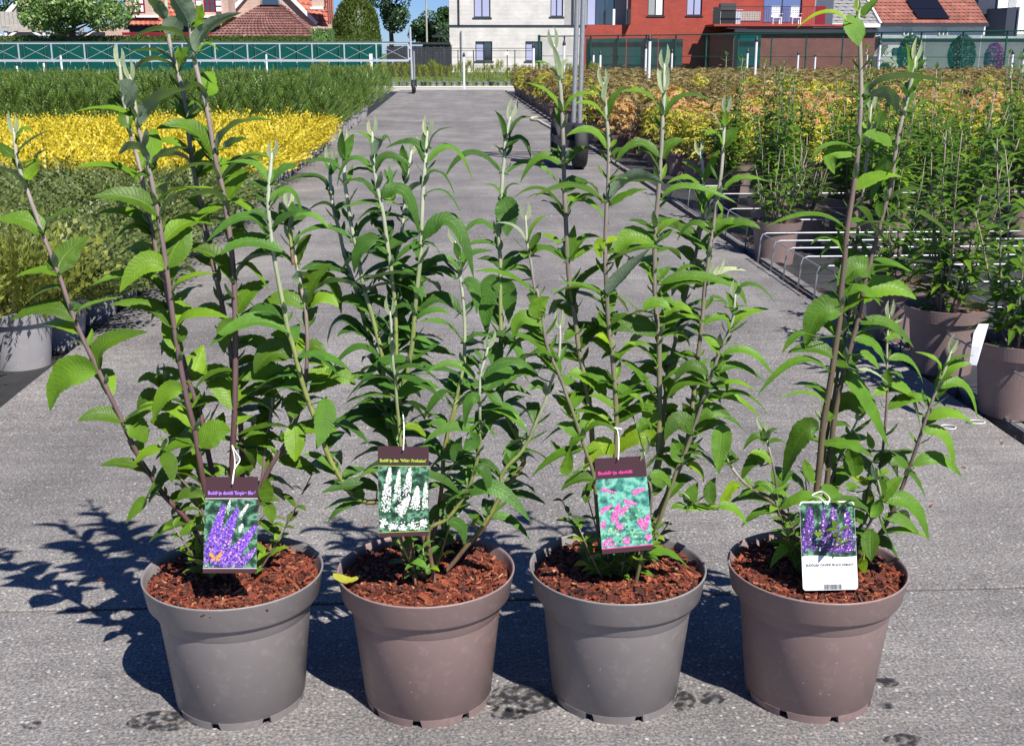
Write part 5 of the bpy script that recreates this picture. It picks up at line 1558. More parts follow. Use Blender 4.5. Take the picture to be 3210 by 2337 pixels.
# stems: name, depth offset at base, at tip, radius base, tip, pixels from tip to base
STEMS = {
 0: [('A', -.01, -.04, .0056, .0034, 's: 42 402, 55 510, 83 590, 135 735, 188 870, 237 1010, 310 1165, 385 1325, 437 1435, 476 1494, 517 1555, 594 1637'),
     ('B', -.03, -.06, .0062, .0038, 's: 407 235, 423 333, 433 397, 448 450, 465 517, 497 683, 523 847, 547 1033, 580 1223, 610 1350, 643 1533'),
     ('C', .02, .05, .0060, .0036, 's: 375 195, 383 293, 393 337, 407 407, 417 450, 440 533, 467 677, 493 800, 520 910, 545 1010, 597 1210, 627 1293, 643 1360, 663 1467'),
     ('D', .04, .10, .0060, .0038, 's: 518 -40, 523 67, 533 143, 557 227, 577 310, 588 383, 597 467, 613 560, 637 687, 650 757, 677 867, 700 973, 723 1100, 733 1207, 747 1267, 757 1383'),
     ('E', .0, .0, .0066, .0040, 's: 580 -70, 597 87, 605 163, 623 247, 647 333, 662 417, 673 483, 687 550, 697 587, 710 667, 722 750, 733 867, 737 967, 738 1133, 737 1250, 735 1309, 729 1485'),
     ('F', .02, .02, .0058, .0032, 's: 910 735, 933 847, 947 920, 957 963, 963 1050, 963 1117, 957 1200, 947 1250, 927 1317, 899 1385, 834 1490'),
     ('S1', .05, .10, .0035, .0020, 's: 507 1180, 515 1250, 560 1330, 620 1420'),
     ('S2', -.02, -.05, .0032, .0020, 's: 512 1395, 515 1425, 560 1490, 620 1570'),
     ('S3', .03, .06, .0045, .0030, 's: 858 1180, 850 1290, 835 1380, 822 1500, 800 1580')],
 1: [('G', -.01, -.02, .0060, .0036, 's: 853 480, 843 580, 840 640, 847 717, 855 780, 877 900, 893 983, 903 1037, 923 1100, 943 1183, 970 1267, 997 1333, 1013 1383, 1035 1440, 1063 1490, 1104 1549, 1151 1573, 1210 1585'),
     ('H', .04, .07, .0052, .0034, 's: 1034 505, 1037 600, 1050 673, 1063 720, 1080 800, 1100 860, 1123 933, 1140 1000, 1153 1050, 1195 1150, 1225 1300, 1240 1450'),
     ('I', .02, .03, .0054, .0034, 's: 1078 450, 1080 560, 1090 633, 1103 717, 1117 777, 1140 900, 1160 967, 1180 1043, 1197 1110, 1203 1183, 1207 1250, 1217 1350, 1235 1450'),
     ('J', .0, .0, .0056, .0034, 's: 1167 412, 1170 500, 1180 577, 1193 633, 1203 683, 1217 783, 1227 850, 1233 900, 1240 1000, 1243 1200, 1250 1350'),
     ('K', .06, .10, .0050, .0032, 's: 1291 470, 1277 543, 1270 593, 1263 700, 1237 850, 1233 900, 1240 1050, 1250 1300'),
     ('L', -.01, .0, .0058, .0036, 's: 1340 410, 1333 510, 1327 583, 1322 700, 1318 800, 1310 883, 1303 950, 1293 1067, 1280 1150, 1260 1233, 1253 1267, 1265 1400'),
     ('M', -.05, -.08, .0042, .0026, 's: 1223 975, 1227 1057, 1233 1150, 1240 1183, 1243 1250, 1255 1380'),
     ('N', .03, .04, .0050, .0028, 'm1: 385 690, 410 790, 410 880 | m2: 410 20, 425 120, 437 280, 437 400, 435 480, 420 560, 390 690, 355 850 | m3: 655 0, 610 150, 580 300, 575 420, 555 580, 520 780'),
     ('O', -.06, -.10, .0044, .0026, 'm2: 562 405, 545 470, 520 560, 518 680, 520 800 | m3: 775 60, 775 200, 760 320, 735 420, 690 520, 600 640, 500 705'),
     ('P', -.01, -.03, .0050, .0026, 'm2: 946 285, 945 400, 930 500, 890 620, 860 710, 800 850 | m3: 1040 210, 990 290, 930 350, 890 410, 885 490, 860 560, 790 680, 700 790'),
     ('R', .05, .10, .0055, .0034, 'm1: 682 25, 655 150, 648 270, 640 340, 632 460, 615 560, 620 700, 628 800 | m2: 628 130, 630 300, 632 480, 638 620, 640 720 | m3: 1010 300, 960 410, 910 480, 855 575, 790 690, 690 800'),
     ('G2', .01, .03, .0040, .0024, 's: 905 640, 905 700, 912 760, 920 830')],
 2: [('S', .0, .03, .0060, .0036, 'n1: 147 65, 170 220, 180 270, 190 430, 197 600, 200 730, 205 900 | n2: 40 230, 50 450, 65 620, 90 760, 110 930 | n3: 130 170, 155 330, 175 470, 185 610'),
     ('T', -.02, -.03, .0056, .0034, 'n1: 412 270, 425 440, 437 560, 440 700, 435 870 | n2: 258 170, 250 420, 258 620, 265 750, 272 840 | n3: 285 80, 300 250, 310 420, 312 490, 308 600'),
     ('U', -.01, .0, .0064, .0036, 'n1: 737 170, 735 330, 728 450, 722 600, 712 760, 700 920 | n2: 520 250, 515 380, 515 500, 515 600, 525 750, 535 860 | n3: 538 20, 540 200, 540 400, 535 580, 525 700'),
     ('V', .03, .06, .0056, .0032, 'n1: 1067 415, 1055 520, 1050 640, 1040 760, 1020 900 | n2: 850 120, 830 260, 810 380, 795 500, 780 620, 770 760, 750 930 | n3: 740 170, 715 380, 690 560, 650 700, 590 830'),
     ('W', .05, .10, .0050, .0030, 'n1: 928 640, 945 760, 950 930 | n2: 775 120, 770 230, 740 390, 710 530, 680 640, 640 800 | n3: 630 10, 595 160, 580 240, 565 420, 550 640'),
     ('X', -.04, -.07, .0046, .0028, 'n2: 946 630, 930 780, 880 900 | n3: 855 110, 800 260, 760 390, 720 510, 680 620, 640 700, 600 820'),
     ('Q', -.03, -.06, .0042, .0024, 'm1: 763 555, 770 700, 790 800, 810 937 | m2: 825 110, 850 240, 870 370, 895 450, 945 560, 980 660, 1010 740, 1050 860 | n3: 120 540, 150 630, 190 760'),
     ('Y', -.07, -.09, .0040, .0028, 'n3: 460 620, 465 740, 490 800, 495 900'),
     ('Z', -.04, -.05, .0026, .0016, 'n3: 700 880, 720 900, 690 935')],
 3: [('a', .0, .02, .0076, .0036, 'q1: 583 -40, 580 80, 590 260, 595 480, 590 620, 575 840 | q2: 545 220, 520 380, 505 560, 485 740 | q3: 490 20, 460 230, 430 430, 395 640 | q4: 550 200, 530 400'),
     ('b', .02, .04, .0062, .0036, 'q1: 888 300, 855 470, 820 610, 795 720, 775 840 | q2: 755 130, 720 260, 690 380, 650 530, 610 680, 580 850 | q3: 530 270, 490 420, 455 600, 430 800 | q4: 600 200, 580 390'),
     ('c', .04, .08, .0040, .0026, 'q1: 650 560, 635 700, 625 850 | q2: 605 180, 575 400, 560 580, 540 760, 525 860 | q3: 500 200, 478 320, 440 560'),
     ('d', -.02, -.05, .0048, .0028, 'q3: 1078 250, 1040 360, 1010 440, 980 510, 940 620, 880 800 | q4: 990 370, 930 520, 860 640'),
     ('e', .05, .09, .0036, .0022, 'q3: 747 60, 735 180, 733 330, 735 450, 730 570, 700 850 | q4: 800 400, 790 560'),
     ('f', .01, -.01, .0042, .0028, 'q4: 45 215, 75 280, 150 370, 270 450, 350 520, 400 600'),
     ('f2', .0, .0, .0030, .0020, 'q4: 248 85, 260 130, 300 290, 325 470, 340 515, 400 600'),
     ('g', -.06, -.08, .0034, .0022, 'q4: 850 330, 870 450, 830 540, 780 640'),
     ('h', .05, .06, .0034, .0024, 'q4: 755 10, 690 140, 620 300, 590 440')],
}
# leaves: base, middle and tip of the midrib in pixels, width, roll towards the viewer, then optional tip depth and material
LEAVES = {
0: {'s': '''
82 590 40 548 -25 530 48 -25; 72 555 100 540 118 488 48 40; 105 498 125 478 160 467 30 -20; 45 490 15 470 -15 440 42 30; 50 440 72 403 102 412 22 20; 55 480 100 440 165 405 36 10
135 735 80 690 -15 692 62 35; 137 735 175 680 280 650 52 5; 185 858 205 800 285 738 78 45 .03; 183 865 130 848 47 868 52 15; 237 1008 150 963 30 1005 60 28; 240 1010 265 962 390 930 52 12
310 1150 335 1075 465 1040 62 40; 305 1168 210 1180 157 1290 92 55; 383 1325 320 1298 243 1320 48 42; 390 1330 430 1345 458 1390 72 55; 508 1412 460 1420 412 1467 38 40; 510 1420 532 1455 538 1515 46 10 -.05
552 1475 510 1510 465 1578 64 35; 460 1560 430 1590 395 1640 38 40
420 328 408 290 372 255 68 -70 -.06; 383 292 300 235 203 237 36 -8; 433 395 360 345 235 350 48 10; 440 393 490 310 592 280 52 -30; 385 345 360 325 346 303 38 40 .03; 408 400 395 365 415 345 40 -30
468 515 478 450 487 403 54 35 .05; 462 512 425 465 370 485 58 -32; 475 520 520 480 592 463 42 -20; 437 572 360 525 233 525 52 12; 495 680 420 622 290 618 64 42; 500 685 560 610 672 590 52 -4
470 735 445 690 420 648 42 20 .03; 485 740 465 715 448 695 48 -30; 525 840 560 760 602 715 84 42 .02; 518 845 450 830 375 917 64 52; 510 925 430 865 285 895 54 18; 543 925 580 880 680 855 54 18
535 1015 470 955 345 955 60 36; 555 1025 610 983 720 997 50 22; 550 1095 530 1050 508 1010 38 20 .03; 560 1070 572 1040 560 1018 28 30; 590 1200 608 1150 638 1080 66 30 .04; 575 1222 520 1240 480 1332 60 52
600 1365 540 1330 467 1318 70 48; 600 1340 540 1280 430 1290 46 30; 507 1215 470 1180 430 1200 38 30; 510 1215 540 1190 572 1185 32 30; 507 1210 505 1190 506 1168 16 20; 500 1250 455 1245 432 1302 50 40
610 1390 560 1365 500 1412 46 30; 605 1400 580 1420 560 1452 60 40
555 225 500 165 395 165 34 -15; 550 218 480 190 415 232 38 -10; 563 215 578 175 590 150 54 35; 565 217 590 180 606 168 30 -20; 585 375 555 330 508 310 44 10; 588 375 585 340 563 313 58 -62; 590 365 618 345 640 328 46 -30
600 520 555 483 478 500 46 -22; 610 515 628 490 655 463 44 35; 630 655 610 633 583 620 40 30; 640 660 655 640 672 643 36 20
725 880 660 798 558 785 64 22; 650 1340 665 1310 690 1258 38 20; 732 1285 690 1190 623 1160 82 35 .05; 615 1290 640 1260 702 1253 40 30
595 82 568 30 528 -25 80 -55; 523 60 490 20 458 -8 48 -35; 600 85 620 50 634 12 60 35; 523 112 545 80 566 52 56 -45; 613 163 650 90 757 40 48 -32; 600 163 530 98 398 125 44 -6; 625 160 650 140 686 160 20 10
645 300 648 262 672 225 66 30 .05; 643 333 620 275 558 290 54 -32; 663 492 600 410 488 405 70 38; 680 475 740 393 862 380 70 2; 700 465 740 440 784 437 32 -30; 712 640 735 590 786 530 78 40; 713 663 665 610 583 625 60 -32
743 873 790 812 890 802 60 -14; 745 985 775 925 846 882 70 40; 738 1005 706 1040 704 1108 50 30; 745 1288 808 1228 882 1250 64 25; 625 1400 670 1355 724 1350 82 65
928 832 850 790 768 812 50 10; 937 825 950 770 977 735 40 30; 960 955 985 880 1042 828 82 35; 938 890 945 865 977 862 48 -30; 985 890 1035 888 1070 988 54 30; 950 965 890 933 810 967 50 42; 965 965 1010 930 1062 962 54 30
957 1095 900 1058 848 1050 66 35; 958 1115 985 1085 1024 1117 50 20; 850 1110 800 1073 743 1075 52 30; 915 1120 850 1110 798 1172 80 45; 945 1225 860 1178 755 1192 66 42; 963 1195 1010 1168 1047 1172 44 30; 970 1228 1050 1180 1115 1207 66 42
945 1235 925 1270 925 1312 66 20 -.03; 922 1322 925 1390 926 1447 60 5 -.05; 905 1340 830 1333 738 1366 44 0; 750 1372 815 1358 887 1386 50 20; 760 1390 820 1385 867 1417 38 30; 875 1442 930 1450 1005 1482 46 35
800 1400 775 1450 780 1492 50 20; 810 1410 832 1440 836 1478 46 20; 828 1572 835 1535 838 1498 42 50; 825 1572 850 1560 877 1570 28 30; 825 1580 845 1600 853 1642 38 30; 812 1640 840 1650 872 1684 34 30
640 1552 590 1543 556 1570 36 55; 640 1648 600 1650 560 1680 36 45; 634 1680 622 1710 625 1746 24 30; 665 1485 690 1475 710 1490 30 50; 740 1400 770 1420 800 1470 50 20 .04; 720 1500 750 1470 790 1450 46 30 .04; 690 1540 660 1520 640 1500 40 30 .03
735 1330 770 1300 800 1330 56 15 .05; 860 1230 840 1270 848 1320 60 20 .05; 870 1250 900 1260 910 1330 60 20 .05; 852 1300 820 1300 790 1340 56 20 .05; 640 1370 680 1340 700 1290 44 20 .05; 850 1340 800 1310 760 1330 50 20 .05'''},
1: {'r1': '''
710 510 590 350 340 330 96 22; 755 520 870 390 995 370 104 30; 700 600 640 540 520 515 84 30; 695 690 650 650 600 600 66 40; 735 700 930 590 1045 850 112 18; 720 1020 500 840 140 1080 135 20; 720 880 650 810 540 790 88 35
790 920 880 830 1000 800 120 20; 900 880 1120 830 1295 955 92 10; 765 520 750 400 765 250 40 30; 855 1170 540 1065 275 1200 165 32; 905 900 860 800 830 700 70 20; 910 880 940 790 950 690 80 30; 840 900 790 840 745 780 90 20
1280 580 1150 460 820 530 94 20; 1390 380 1250 305 1020 340 76 20; 1300 430 1270 330 1190 260 54 20; 1320 430 1350 340 1372 280 62 30; 1745 655 1590 500 1400 545 86 20; 1360 830 1250 720 1080 800 88 -18; 1360 800 1400 740 1500 700 62 30
1430 300 1410 160 1420 30 62 20; 1450 300 1480 160 1530 60 76 -20; 1510 1070 1230 950 940 1080 104 22; 1565 1045 1730 850 2070 870 116 10; 1480 720 1530 630 1565 565 66 20 0 y
1700 250 1680 110 1540 35 64 30; 1710 270 1760 150 1800 110 112 -30; 1795 110 1845 90 1880 210 34 20; 1700 405 1500 310 1370 560 124 8; 1740 400 1850 270 2085 370 96 32; 1690 410 1570 390 1460 440 54 20; 1790 660 2000 615 2140 1010 155 22
1770 750 1650 700 1360 780 76 20; 1780 790 1680 780 1560 880 66 20; 1760 1030 1600 1130 1530 1372 150 45; 1850 1190 1770 1120 1660 1160 115 20; 2020 480 1950 350 1890 310 86 10; 2175 300 2080 150 1815 200 112 25
1880 530 1870 440 1860 350 40 30 .02; 1880 530 1910 450 1945 390 36 20; 1880 530 1840 460 1815 390 40 20; 2060 690 2080 580 2220 515 145 -32; 2030 430 1990 260 1985 160 60 20; 1900 700 1860 640 1840 560 110 20'''
, 'm1': '''
235 210 225 150 240 78 36 30; 250 190 290 110 386 85 24 20; 235 275 370 192 483 376 46 20; 225 350 310 330 386 452 58 0; 225 445 330 428 416 547 48 5; 215 685 370 590 486 892 92 28; 190 690 180 715 185 782 50 10
405 850 310 790 184 876 50 26; 390 890 300 840 213 886 66 20; 215 710 270 710 322 792 40 10; 210 640 150 560 90 560 56 10; 200 720 130 740 70 800 60 20; 60 880 100 810 155 770 52 35; 75 900 90 860 120 870 50 30
400 780 395 730 378 698 34 30; 415 800 440 760 430 718 40 30; 420 840 470 760 592 745 50 32
650 150 640 60 598 -5 24 20; 675 140 720 50 792 30 28 30; 655 200 740 143 792 252 54 20; 640 200 620 200 593 173 44 -10; 630 325 470 222 333 350 48 26; 660 330 800 272 946 392 50 12; 630 440 600 400 538 388 22 20; 650 440 680 395 732 390 22 20
600 640 510 588 428 662 50 14; 630 840 580 790 503 788 40 30; 640 840 680 770 742 750 40 30; 800 890 740 833 653 852 46 30; 640 455 664 545 660 668 112 -5 -.02'''
, 'm2': '''
415 215 270 150 118 317 78 30; 430 60 490 90 500 227 66 12; 425 380 330 280 188 270 60 10; 445 385 510 340 602 370 52 12; 495 575 370 498 223 550 48 36; 535 570 680 478 832 552 60 32; 520 690 465 700 438 838 72 22; 535 870 570 780 677 768 90 45
505 870 370 830 213 922 62 30; 515 540 500 480 448 450 76 20; 530 470 500 440 488 418 38 20; 545 460 565 430 582 403 34 30; 545 640 620 560 702 530 115 20 .05; 600 660 680 618 792 662 56 22; 345 640 280 690 218 792 66 32; 330 830 240 808 148 826 40 25
700 372 620 338 523 372 52 28; 640 380 700 400 762 522 86 15; 625 380 600 440 588 512 76 15; 545 640 590 680 640 720 76 20; 130 820 170 840 230 885 54 20 0 y; 410 560 450 600 500 640 60 15; 90 80 100 130 150 180 50 20; 150 80 190 90 230 140 70 30
190 230 110 180 40 230 50 10; 620 30 560 130 558 348 98 0; 640 40 672 130 670 282 82 0; 90 430 250 412 390 452 60 30; 80 440 50 420 20 390 70 10; 50 340 20 280 -20 240 50 20; 60 340 90 260 140 225 36 20; 440 620 520 600 560 560 70 10; 640 740 700 690 760 670 60 10; 700 840 730 780 770 740 76 10
830 560 760 540 700 560 70 20; 880 640 820 610 790 640 60 30'''
, 'm3': '''
665 505 530 408 368 426 48 42; 715 515 860 478 1046 657 84 42; 600 660 670 680 690 782 84 12; 595 620 620 540 742 480 68 15; 750 380 800 400 822 532 72 22; 545 750 590 738 652 772 46 45; 335 30 335 130 346 268 70 5 -.04
225 490 110 458 -75 502 78 25; 150 540 130 500 148 468 56 10; 290 80 200 30 122 62 106 15; 300 170 210 140 138 110 88 15; 370 150 430 160 487 197 56 25 0 y; 735 670 755 640 772 618 34 30 0 y; 690 270 740 220 720 180 76 15; 640 330 620 260 600 210 70 15; 690 350 650 280 680 200 70 20
560 560 520 620 510 690 40 10; 590 380 660 370 720 410 46 15; 660 700 690 680 670 660 40 20; 290 80 140 92 -5 162 56 28'''
, 'r3': '''
1280 545 1150 575 1068 662 40 40; 1110 385 1020 310 933 295 46 25; 1150 420 1180 395 1220 390 30 30; 1070 170 1030 210 1010 270 60 20'''
, 's': '''
1020 1245 1018 1320 996 1402 62 8; 905 1043 790 1008 653 1087 58 25; 1222 1300 1120 1298 1023 1352 52 25; 1060 1180 1010 1130 960 1110 50 15; 1150 1060 1070 1000 1025 1080 50 10; 1170 1070 1110 1035 1055 1055 52 15; 1195 1130 1120 1090 1040 1160 48 10'''
},
2: {'m1': '''
765 690 700 610 598 595 34 30 0 p; 775 690 810 600 872 555 28 30; 780 740 830 680 847 648 60 30; 780 760 755 760 723 745 44 40; 955 290 840 243 733 382 50 32; 955 530 850 418 703 457 60 8; 985 550 1040 470 1122 455 56 14; 975 800 890 728 798 762 50 14; 940 700 900 670 845 655 40 30; 800 760 850 720 975 800 40 20'''
, 'm2': '''
840 250 830 190 892 135 86 40; 810 110 650 8 488 2 46 28; 850 290 740 255 700 372 84 32; 905 455 800 370 702 342 58 35; 895 500 870 480 838 440 66 20'''
, 'n1': '''
170 260 130 180 43 160 50 10; 180 240 165 150 140 62 44 30 0 p; 190 250 190 180 227 145 38 20 0 p; 180 420 110 320 -2 273 46 22; 205 420 270 340 387 335 48 10; 215 710 250 650 347 613 60 35; 180 650 165 640 118 613 24 30; 205 690 225 660 230 630 30 30 0 p
420 390 390 330 328 280 30 30; 420 380 415 310 447 240 40 30 0 p; 440 450 460 360 532 288 42 32; 425 470 350 390 253 385 42 26; 425 620 340 530 213 556 62 26; 410 910 250 818 38 882 48 32; 450 905 560 790 735 812 120 -40; 440 820 480 780 542 785 42 20; 410 900 320 880 232 938 56 10; 455 660 500 625 540 640 40 20; 450 620 470 590 485 575 24 30
735 330 715 250 705 178 48 30 0 p; 740 320 750 250 757 172 44 10 0 p; 715 440 640 330 513 320 48 28; 745 440 850 343 1017 382 48 20; 710 670 590 598 468 712 60 32; 710 750 650 650 588 650 56 15; 735 675 770 600 847 578 62 35; 725 895 870 832 1127 917 52 20
1045 600 1010 540 948 550 60 22; 1055 625 1085 560 1137 513 68 50; 1040 520 1010 460 973 423 28 20 0 p; 1060 500 1065 460 1066 412 28 20; 1060 840 1150 780 1290 800 52 20; 940 780 900 730 828 693 34 30; 955 790 990 700 1032 628 34 30; 940 870 870 778 748 812 46 25; 930 920 900 860 878 800 76 15; 945 930 980 860 1062 840 66 32'''
, 'n2': '''
60 450 70 360 87 263 52 20; 75 440 130 340 222 330 66 15; 70 450 150 400 192 378 66 20; 85 680 150 550 302 463 98 20; 60 680 20 640 -42 600 56 10; 245 665 150 598 -2 578 56 15; 35 880 120 808 262 800 56 35; 110 930 150 870 202 820 66 15; 80 690 60 640 40 600 50 10
250 345 220 380 230 442 56 20 0 y; 255 360 290 340 312 345 46 30 0 y; 265 640 350 540 492 388 122 -30; 520 375 370 335 315 502 95 45; 530 855 400 790 288 837 100 58; 285 935 260 880 198 853 90 30 0 y; 275 800 320 760 372 738 56 15; 265 810 235 770 218 718 66 15; 240 640 215 620 200 610 30 20
515 300 450 250 373 240 46 32; 530 310 570 260 652 235 46 32; 520 350 500 310 428 310 40 20; 530 350 580 310 612 290 40 30; 505 570 470 500 428 480 56 25; 540 560 560 520 607 490 46 40; 545 580 750 538 992 622 66 36; 720 600 900 558 1007 697 66 30; 540 620 570 650 627 692 60 30; 455 720 530 688 602 722 86 25; 640 690 690 720 777 802 56 35; 570 750 640 700 722 745 76 20; 440 745 390 690 313 628 36 10; 545 840 590 800 642 795 36 35
815 310 720 258 633 352 56 25; 835 300 920 250 1012 302 66 22; 800 560 815 500 805 448 54 30 0 p; 840 550 900 500 1007 510 46 40 0 p; 830 550 845 510 862 478 34 40 0 p; 860 530 880 480 892 433 24 20 0 p; 960 600 1060 588 1167 692 56 12; 740 395 700 340 608 300 46 15; 755 390 790 340 812 310 50 15; 690 600 660 560 650 510 40 35
940 740 930 680 893 618 40 20; 930 810 990 740 1132 712 56 36; 915 825 870 758 768 807 60 22; 900 700 860 655 803 650 50 10; 925 720 960 700 1032 700 34 10; 760 780 720 740 690 700 60 10; 640 800 700 770 770 800 50 12'''
, 'n3': '''
850 100 820 40 763 -2 66 30; 875 105 1020 88 1147 222 48 38; 850 205 960 168 1102 252 52 28; 800 215 700 168 618 262 66 42; 830 190 860 140 932 108 66 45; 820 220 880 230 897 322 78 35; 740 345 710 280 685 240 62 20; 770 360 920 328 1082 447 52 35; 870 330 1000 318 1132 442 48 10; 860 295 700 248 578 347 78 15
735 515 800 410 927 438 102 48; 725 530 640 458 568 567 98 55; 880 475 870 580 853 742 100 12 -.03; 285 640 220 598 133 727 92 50 0 y; 510 590 420 535 298 652 118 52 0 y; 460 730 450 680 455 612 50 10 -.02 p; 455 755 390 768 343 857 46 40; 480 755 550 748 607 822 46 45
685 690 750 718 777 787 56 40 0 y; 700 910 710 850 747 788 70 50; 830 900 810 830 842 758 66 45; 880 905 900 860 942 808 50 35 0 y; 255 335 150 228 43 210 102 28; 295 385 230 338 163 325 48 40; 260 465 220 448 148 492 46 42 0 y; 115 560 60 498 -12 480 66 42; 20 740 50 690 62 598 60 25
200 770 110 768 13 832 78 25; 195 800 160 820 123 867 50 30; 500 310 420 190 308 123 68 25; 530 165 450 78 338 35 62 10; 720 175 610 88 438 40 52 12; 450 400 430 340 378 320 66 10; 380 310 430 250 492 230 52 20; 510 480 490 410 478 338 88 5; 620 450 600 400 642 378 76 10; 660 680 640 620 608 548 88 5; 600 330 590 260 558 218 66 5
320 300 260 250 210 260 80 5; 300 420 360 400 410 470 60 10; 430 520 470 470 500 520 70 15; 660 470 690 420 660 360 70 10; 530 640 600 620 650 660 60 10; 560 520 590 470 620 430 66 5; 170 430 150 370 120 330 60 10; 70 600 100 560 150 540 70 10; 30 640 -20 600 -40 560 50 20; 690 935 640 910 600 930 40 35; 700 930 780 915 860 935 46 40; 330 130 280 110 230 130 80 5'''
, 'q4': '''
0 495 80 498 162 597 56 30; 60 90 20 130 10 200 70 15'''
},
3: {'q1': '''
575 530 430 488 198 597 48 -5; 615 520 760 408 1072 442 72 -22; 630 510 740 508 792 612 78 -32; 575 500 550 460 498 450 30 10; 615 510 620 470 637 438 24 20; 520 112 400 72 253 152 42 22 0 y; 570 85 558 155 586 248 108 -12 -.04; 610 90 640 40 692 -8 56 10; 580 60 575 20 580 -25 28 20 0 y
835 630 1010 526 1224 637 56 -10; 790 650 720 648 688 692 66 -15; 840 510 870 450 922 398 84 25; 850 390 862 310 833 228 30 20; 885 370 890 330 886 298 24 20 0 p; 900 380 930 330 982 323 56 -10; 760 780 690 728 608 720 92 45; 625 800 680 768 762 765 46 40; 670 700 640 650 628 603 46 25; 680 690 700 630 732 588 46 15
560 790 430 778 333 842 46 5; 555 830 440 828 455 932 78 30; 800 770 870 758 922 807 46 -5; 795 600 780 580 770 590 20 10; 850 600 845 580 855 570 20 10'''
, 'q2': '''
790 -10 720 80 643 247 138 18; 510 370 330 298 83 362 68 8; 550 380 700 338 872 442 68 -4; 715 340 880 276 1087 422 84 -6; 590 330 640 288 722 290 42 15; 740 345 800 338 862 377 46 10; 640 625 560 585 468 712 125 42; 655 610 750 568 872 602 56 6; 530 780 700 685 892 747 122 55; 540 560 560 510 592 488 66 20; 470 370 480 350 500 340 30 20; 700 310 690 250 680 220 40 20'''
, 'q3': '''
500 55 380 55 298 242 140 42; 585 110 740 108 877 242 68 32; 440 290 340 238 203 266 78 42; 300 160 240 180 173 267 52 10; 420 365 250 308 38 497 62 16; 405 530 290 478 148 517 36 8; 490 390 600 480 742 772 138 32; 610 590 520 526 423 622 98 55; 560 195 650 208 727 332 88 32; 530 330 550 330 577 382 60 20; 570 360 650 368 742 432 56 10 0 p
740 300 850 308 927 432 52 32; 730 200 780 168 832 222 46 30; 745 130 770 110 822 83 36 20 0 p; 740 130 742 95 752 58 26 20; 700 110 680 85 633 70 36 20; 750 440 850 500 912 672 84 32; 740 440 735 390 740 348 50 20; 735 470 700 468 658 492 56 40; 590 270 640 288 692 352 56 40; 765 370 800 380 822 402 56 10
1015 400 1000 308 883 260 42 18; 1025 420 1080 338 1187 325 68 35; 1050 330 1100 290 1202 280 26 20; 1000 505 1080 430 1187 490 60 14; 1015 455 1140 446 1217 627 68 30; 925 685 1040 716 1092 907 68 32; 875 870 1000 828 1137 932 68 52'''
, 'q4': '''
540 75 440 120 343 367 130 42; 1020 310 1060 350 1112 447 66 20; 880 455 930 380 992 333 76 42; 880 440 870 360 838 278 50 25; 895 465 1030 485 1127 677 98 40; 885 555 980 556 1077 637 72 35; 855 520 870 580 917 657 56 25; 870 450 850 510 813 547 66 20; 790 580 740 538 688 582 78 30; 820 610 815 690 820 782 92 12 -.03; 855 690 910 698 962 772 66 30
780 760 775 800 790 852 50 25 0 y; 860 655 910 660 942 702 46 10; 545 390 640 448 722 562 98 36; 1030 290 970 248 923 270 72 35; 825 180 815 140 798 93 36 30; 820 190 800 200 788 178 44 30; 830 250 900 208 962 210 46 30; 940 220 1000 195 1087 205 36 30; 735 330 720 240 698 168 100 30; 800 370 760 350 718 340 56 40 0 y; 510 360 480 290 463 233 50 35; 465 430 420 358 348 328 88 12; 815 520 770 478 723 490 66 10
250 145 200 118 133 192 46 32; 265 130 280 90 322 73 30 20; 270 150 330 138 377 182 46 8; 280 255 230 208 168 205 52 40; 235 270 190 238 118 362 78 30; 305 410 240 386 183 432 62 40; 115 375 70 398 23 482 56 35 0 y; 180 400 140 410 118 442 40 10; 200 380 215 360 242 360 26 10; 330 405 360 380 392 370 40 10; 440 690 360 706 278 817 62 38
240 120 245 90 240 68 20 20; 640 300 700 290 740 320 60 10; 700 400 720 380 760 390 60 20; 640 380 620 390 640 420 56 10; 860 330 900 300 930 320 40 10; 580 290 560 240 520 200 56 5; 440 300 470 340 500 400 70 5; 830 480 800 430 820 380 60 10; 930 400 900 350 860 330 50 15; 600 250 640 240 690 260 46 5; 870 280 930 240 960 300 56 10; 690 250 650 200 620 190 50 8; 100 230 60 250 0 290 66 10; 100 240 70 200 30 190 56 12'''
}}
STEM_STOPS = [
 [(0.0, (0.13, 0.07, 0.05)), (0.12, (0.075, 0.022, 0.020)), (0.45, (0.145, 0.090, 0.088)), (0.72, (0.21, 0.15, 0.145)), (0.88, (0.34, 0.29, 0.25)), (1.0, (0.46, 0.47, 0.34))],
 [(0.0, (0.26, 0.15, 0.09)), (0.16, (0.14, 0.085, 0.05)), (0.3, (0.20, 0.21, 0.05)), (0.62, (0.22, 0.265, 0.08)), (0.85, (0.38, 0.41, 0.29)), (1.0, (0.48, 0.52, 0.41))],
 [(0.0, (0.15, 0.09, 0.055)), (0.14, (0.14, 0.125, 0.055)), (0.36, (0.19, 0.18, 0.085)), (0.62, (0.185, 0.15, 0.128)), (0.85, (0.26, 0.23, 0.19)), (1.0, (0.46, 0.50, 0.36))],
 [(0.0, (0.18, 0.11, 0.07)), (0.2, (0.115, 0.085, 0.045)), (0.45, (0.12, 0.088, 0.062)), (0.7, (0.15, 0.105, 0.09)), (0.86, (0.31, 0.265, 0.22)), (1.0, (0.42, 0.47, 0.30))]]
for i in range(4): M['stem%d' % i] = stemmat('buddleja_stem_%d' % (i + 1), STEM_STOPS[i], 1.0)

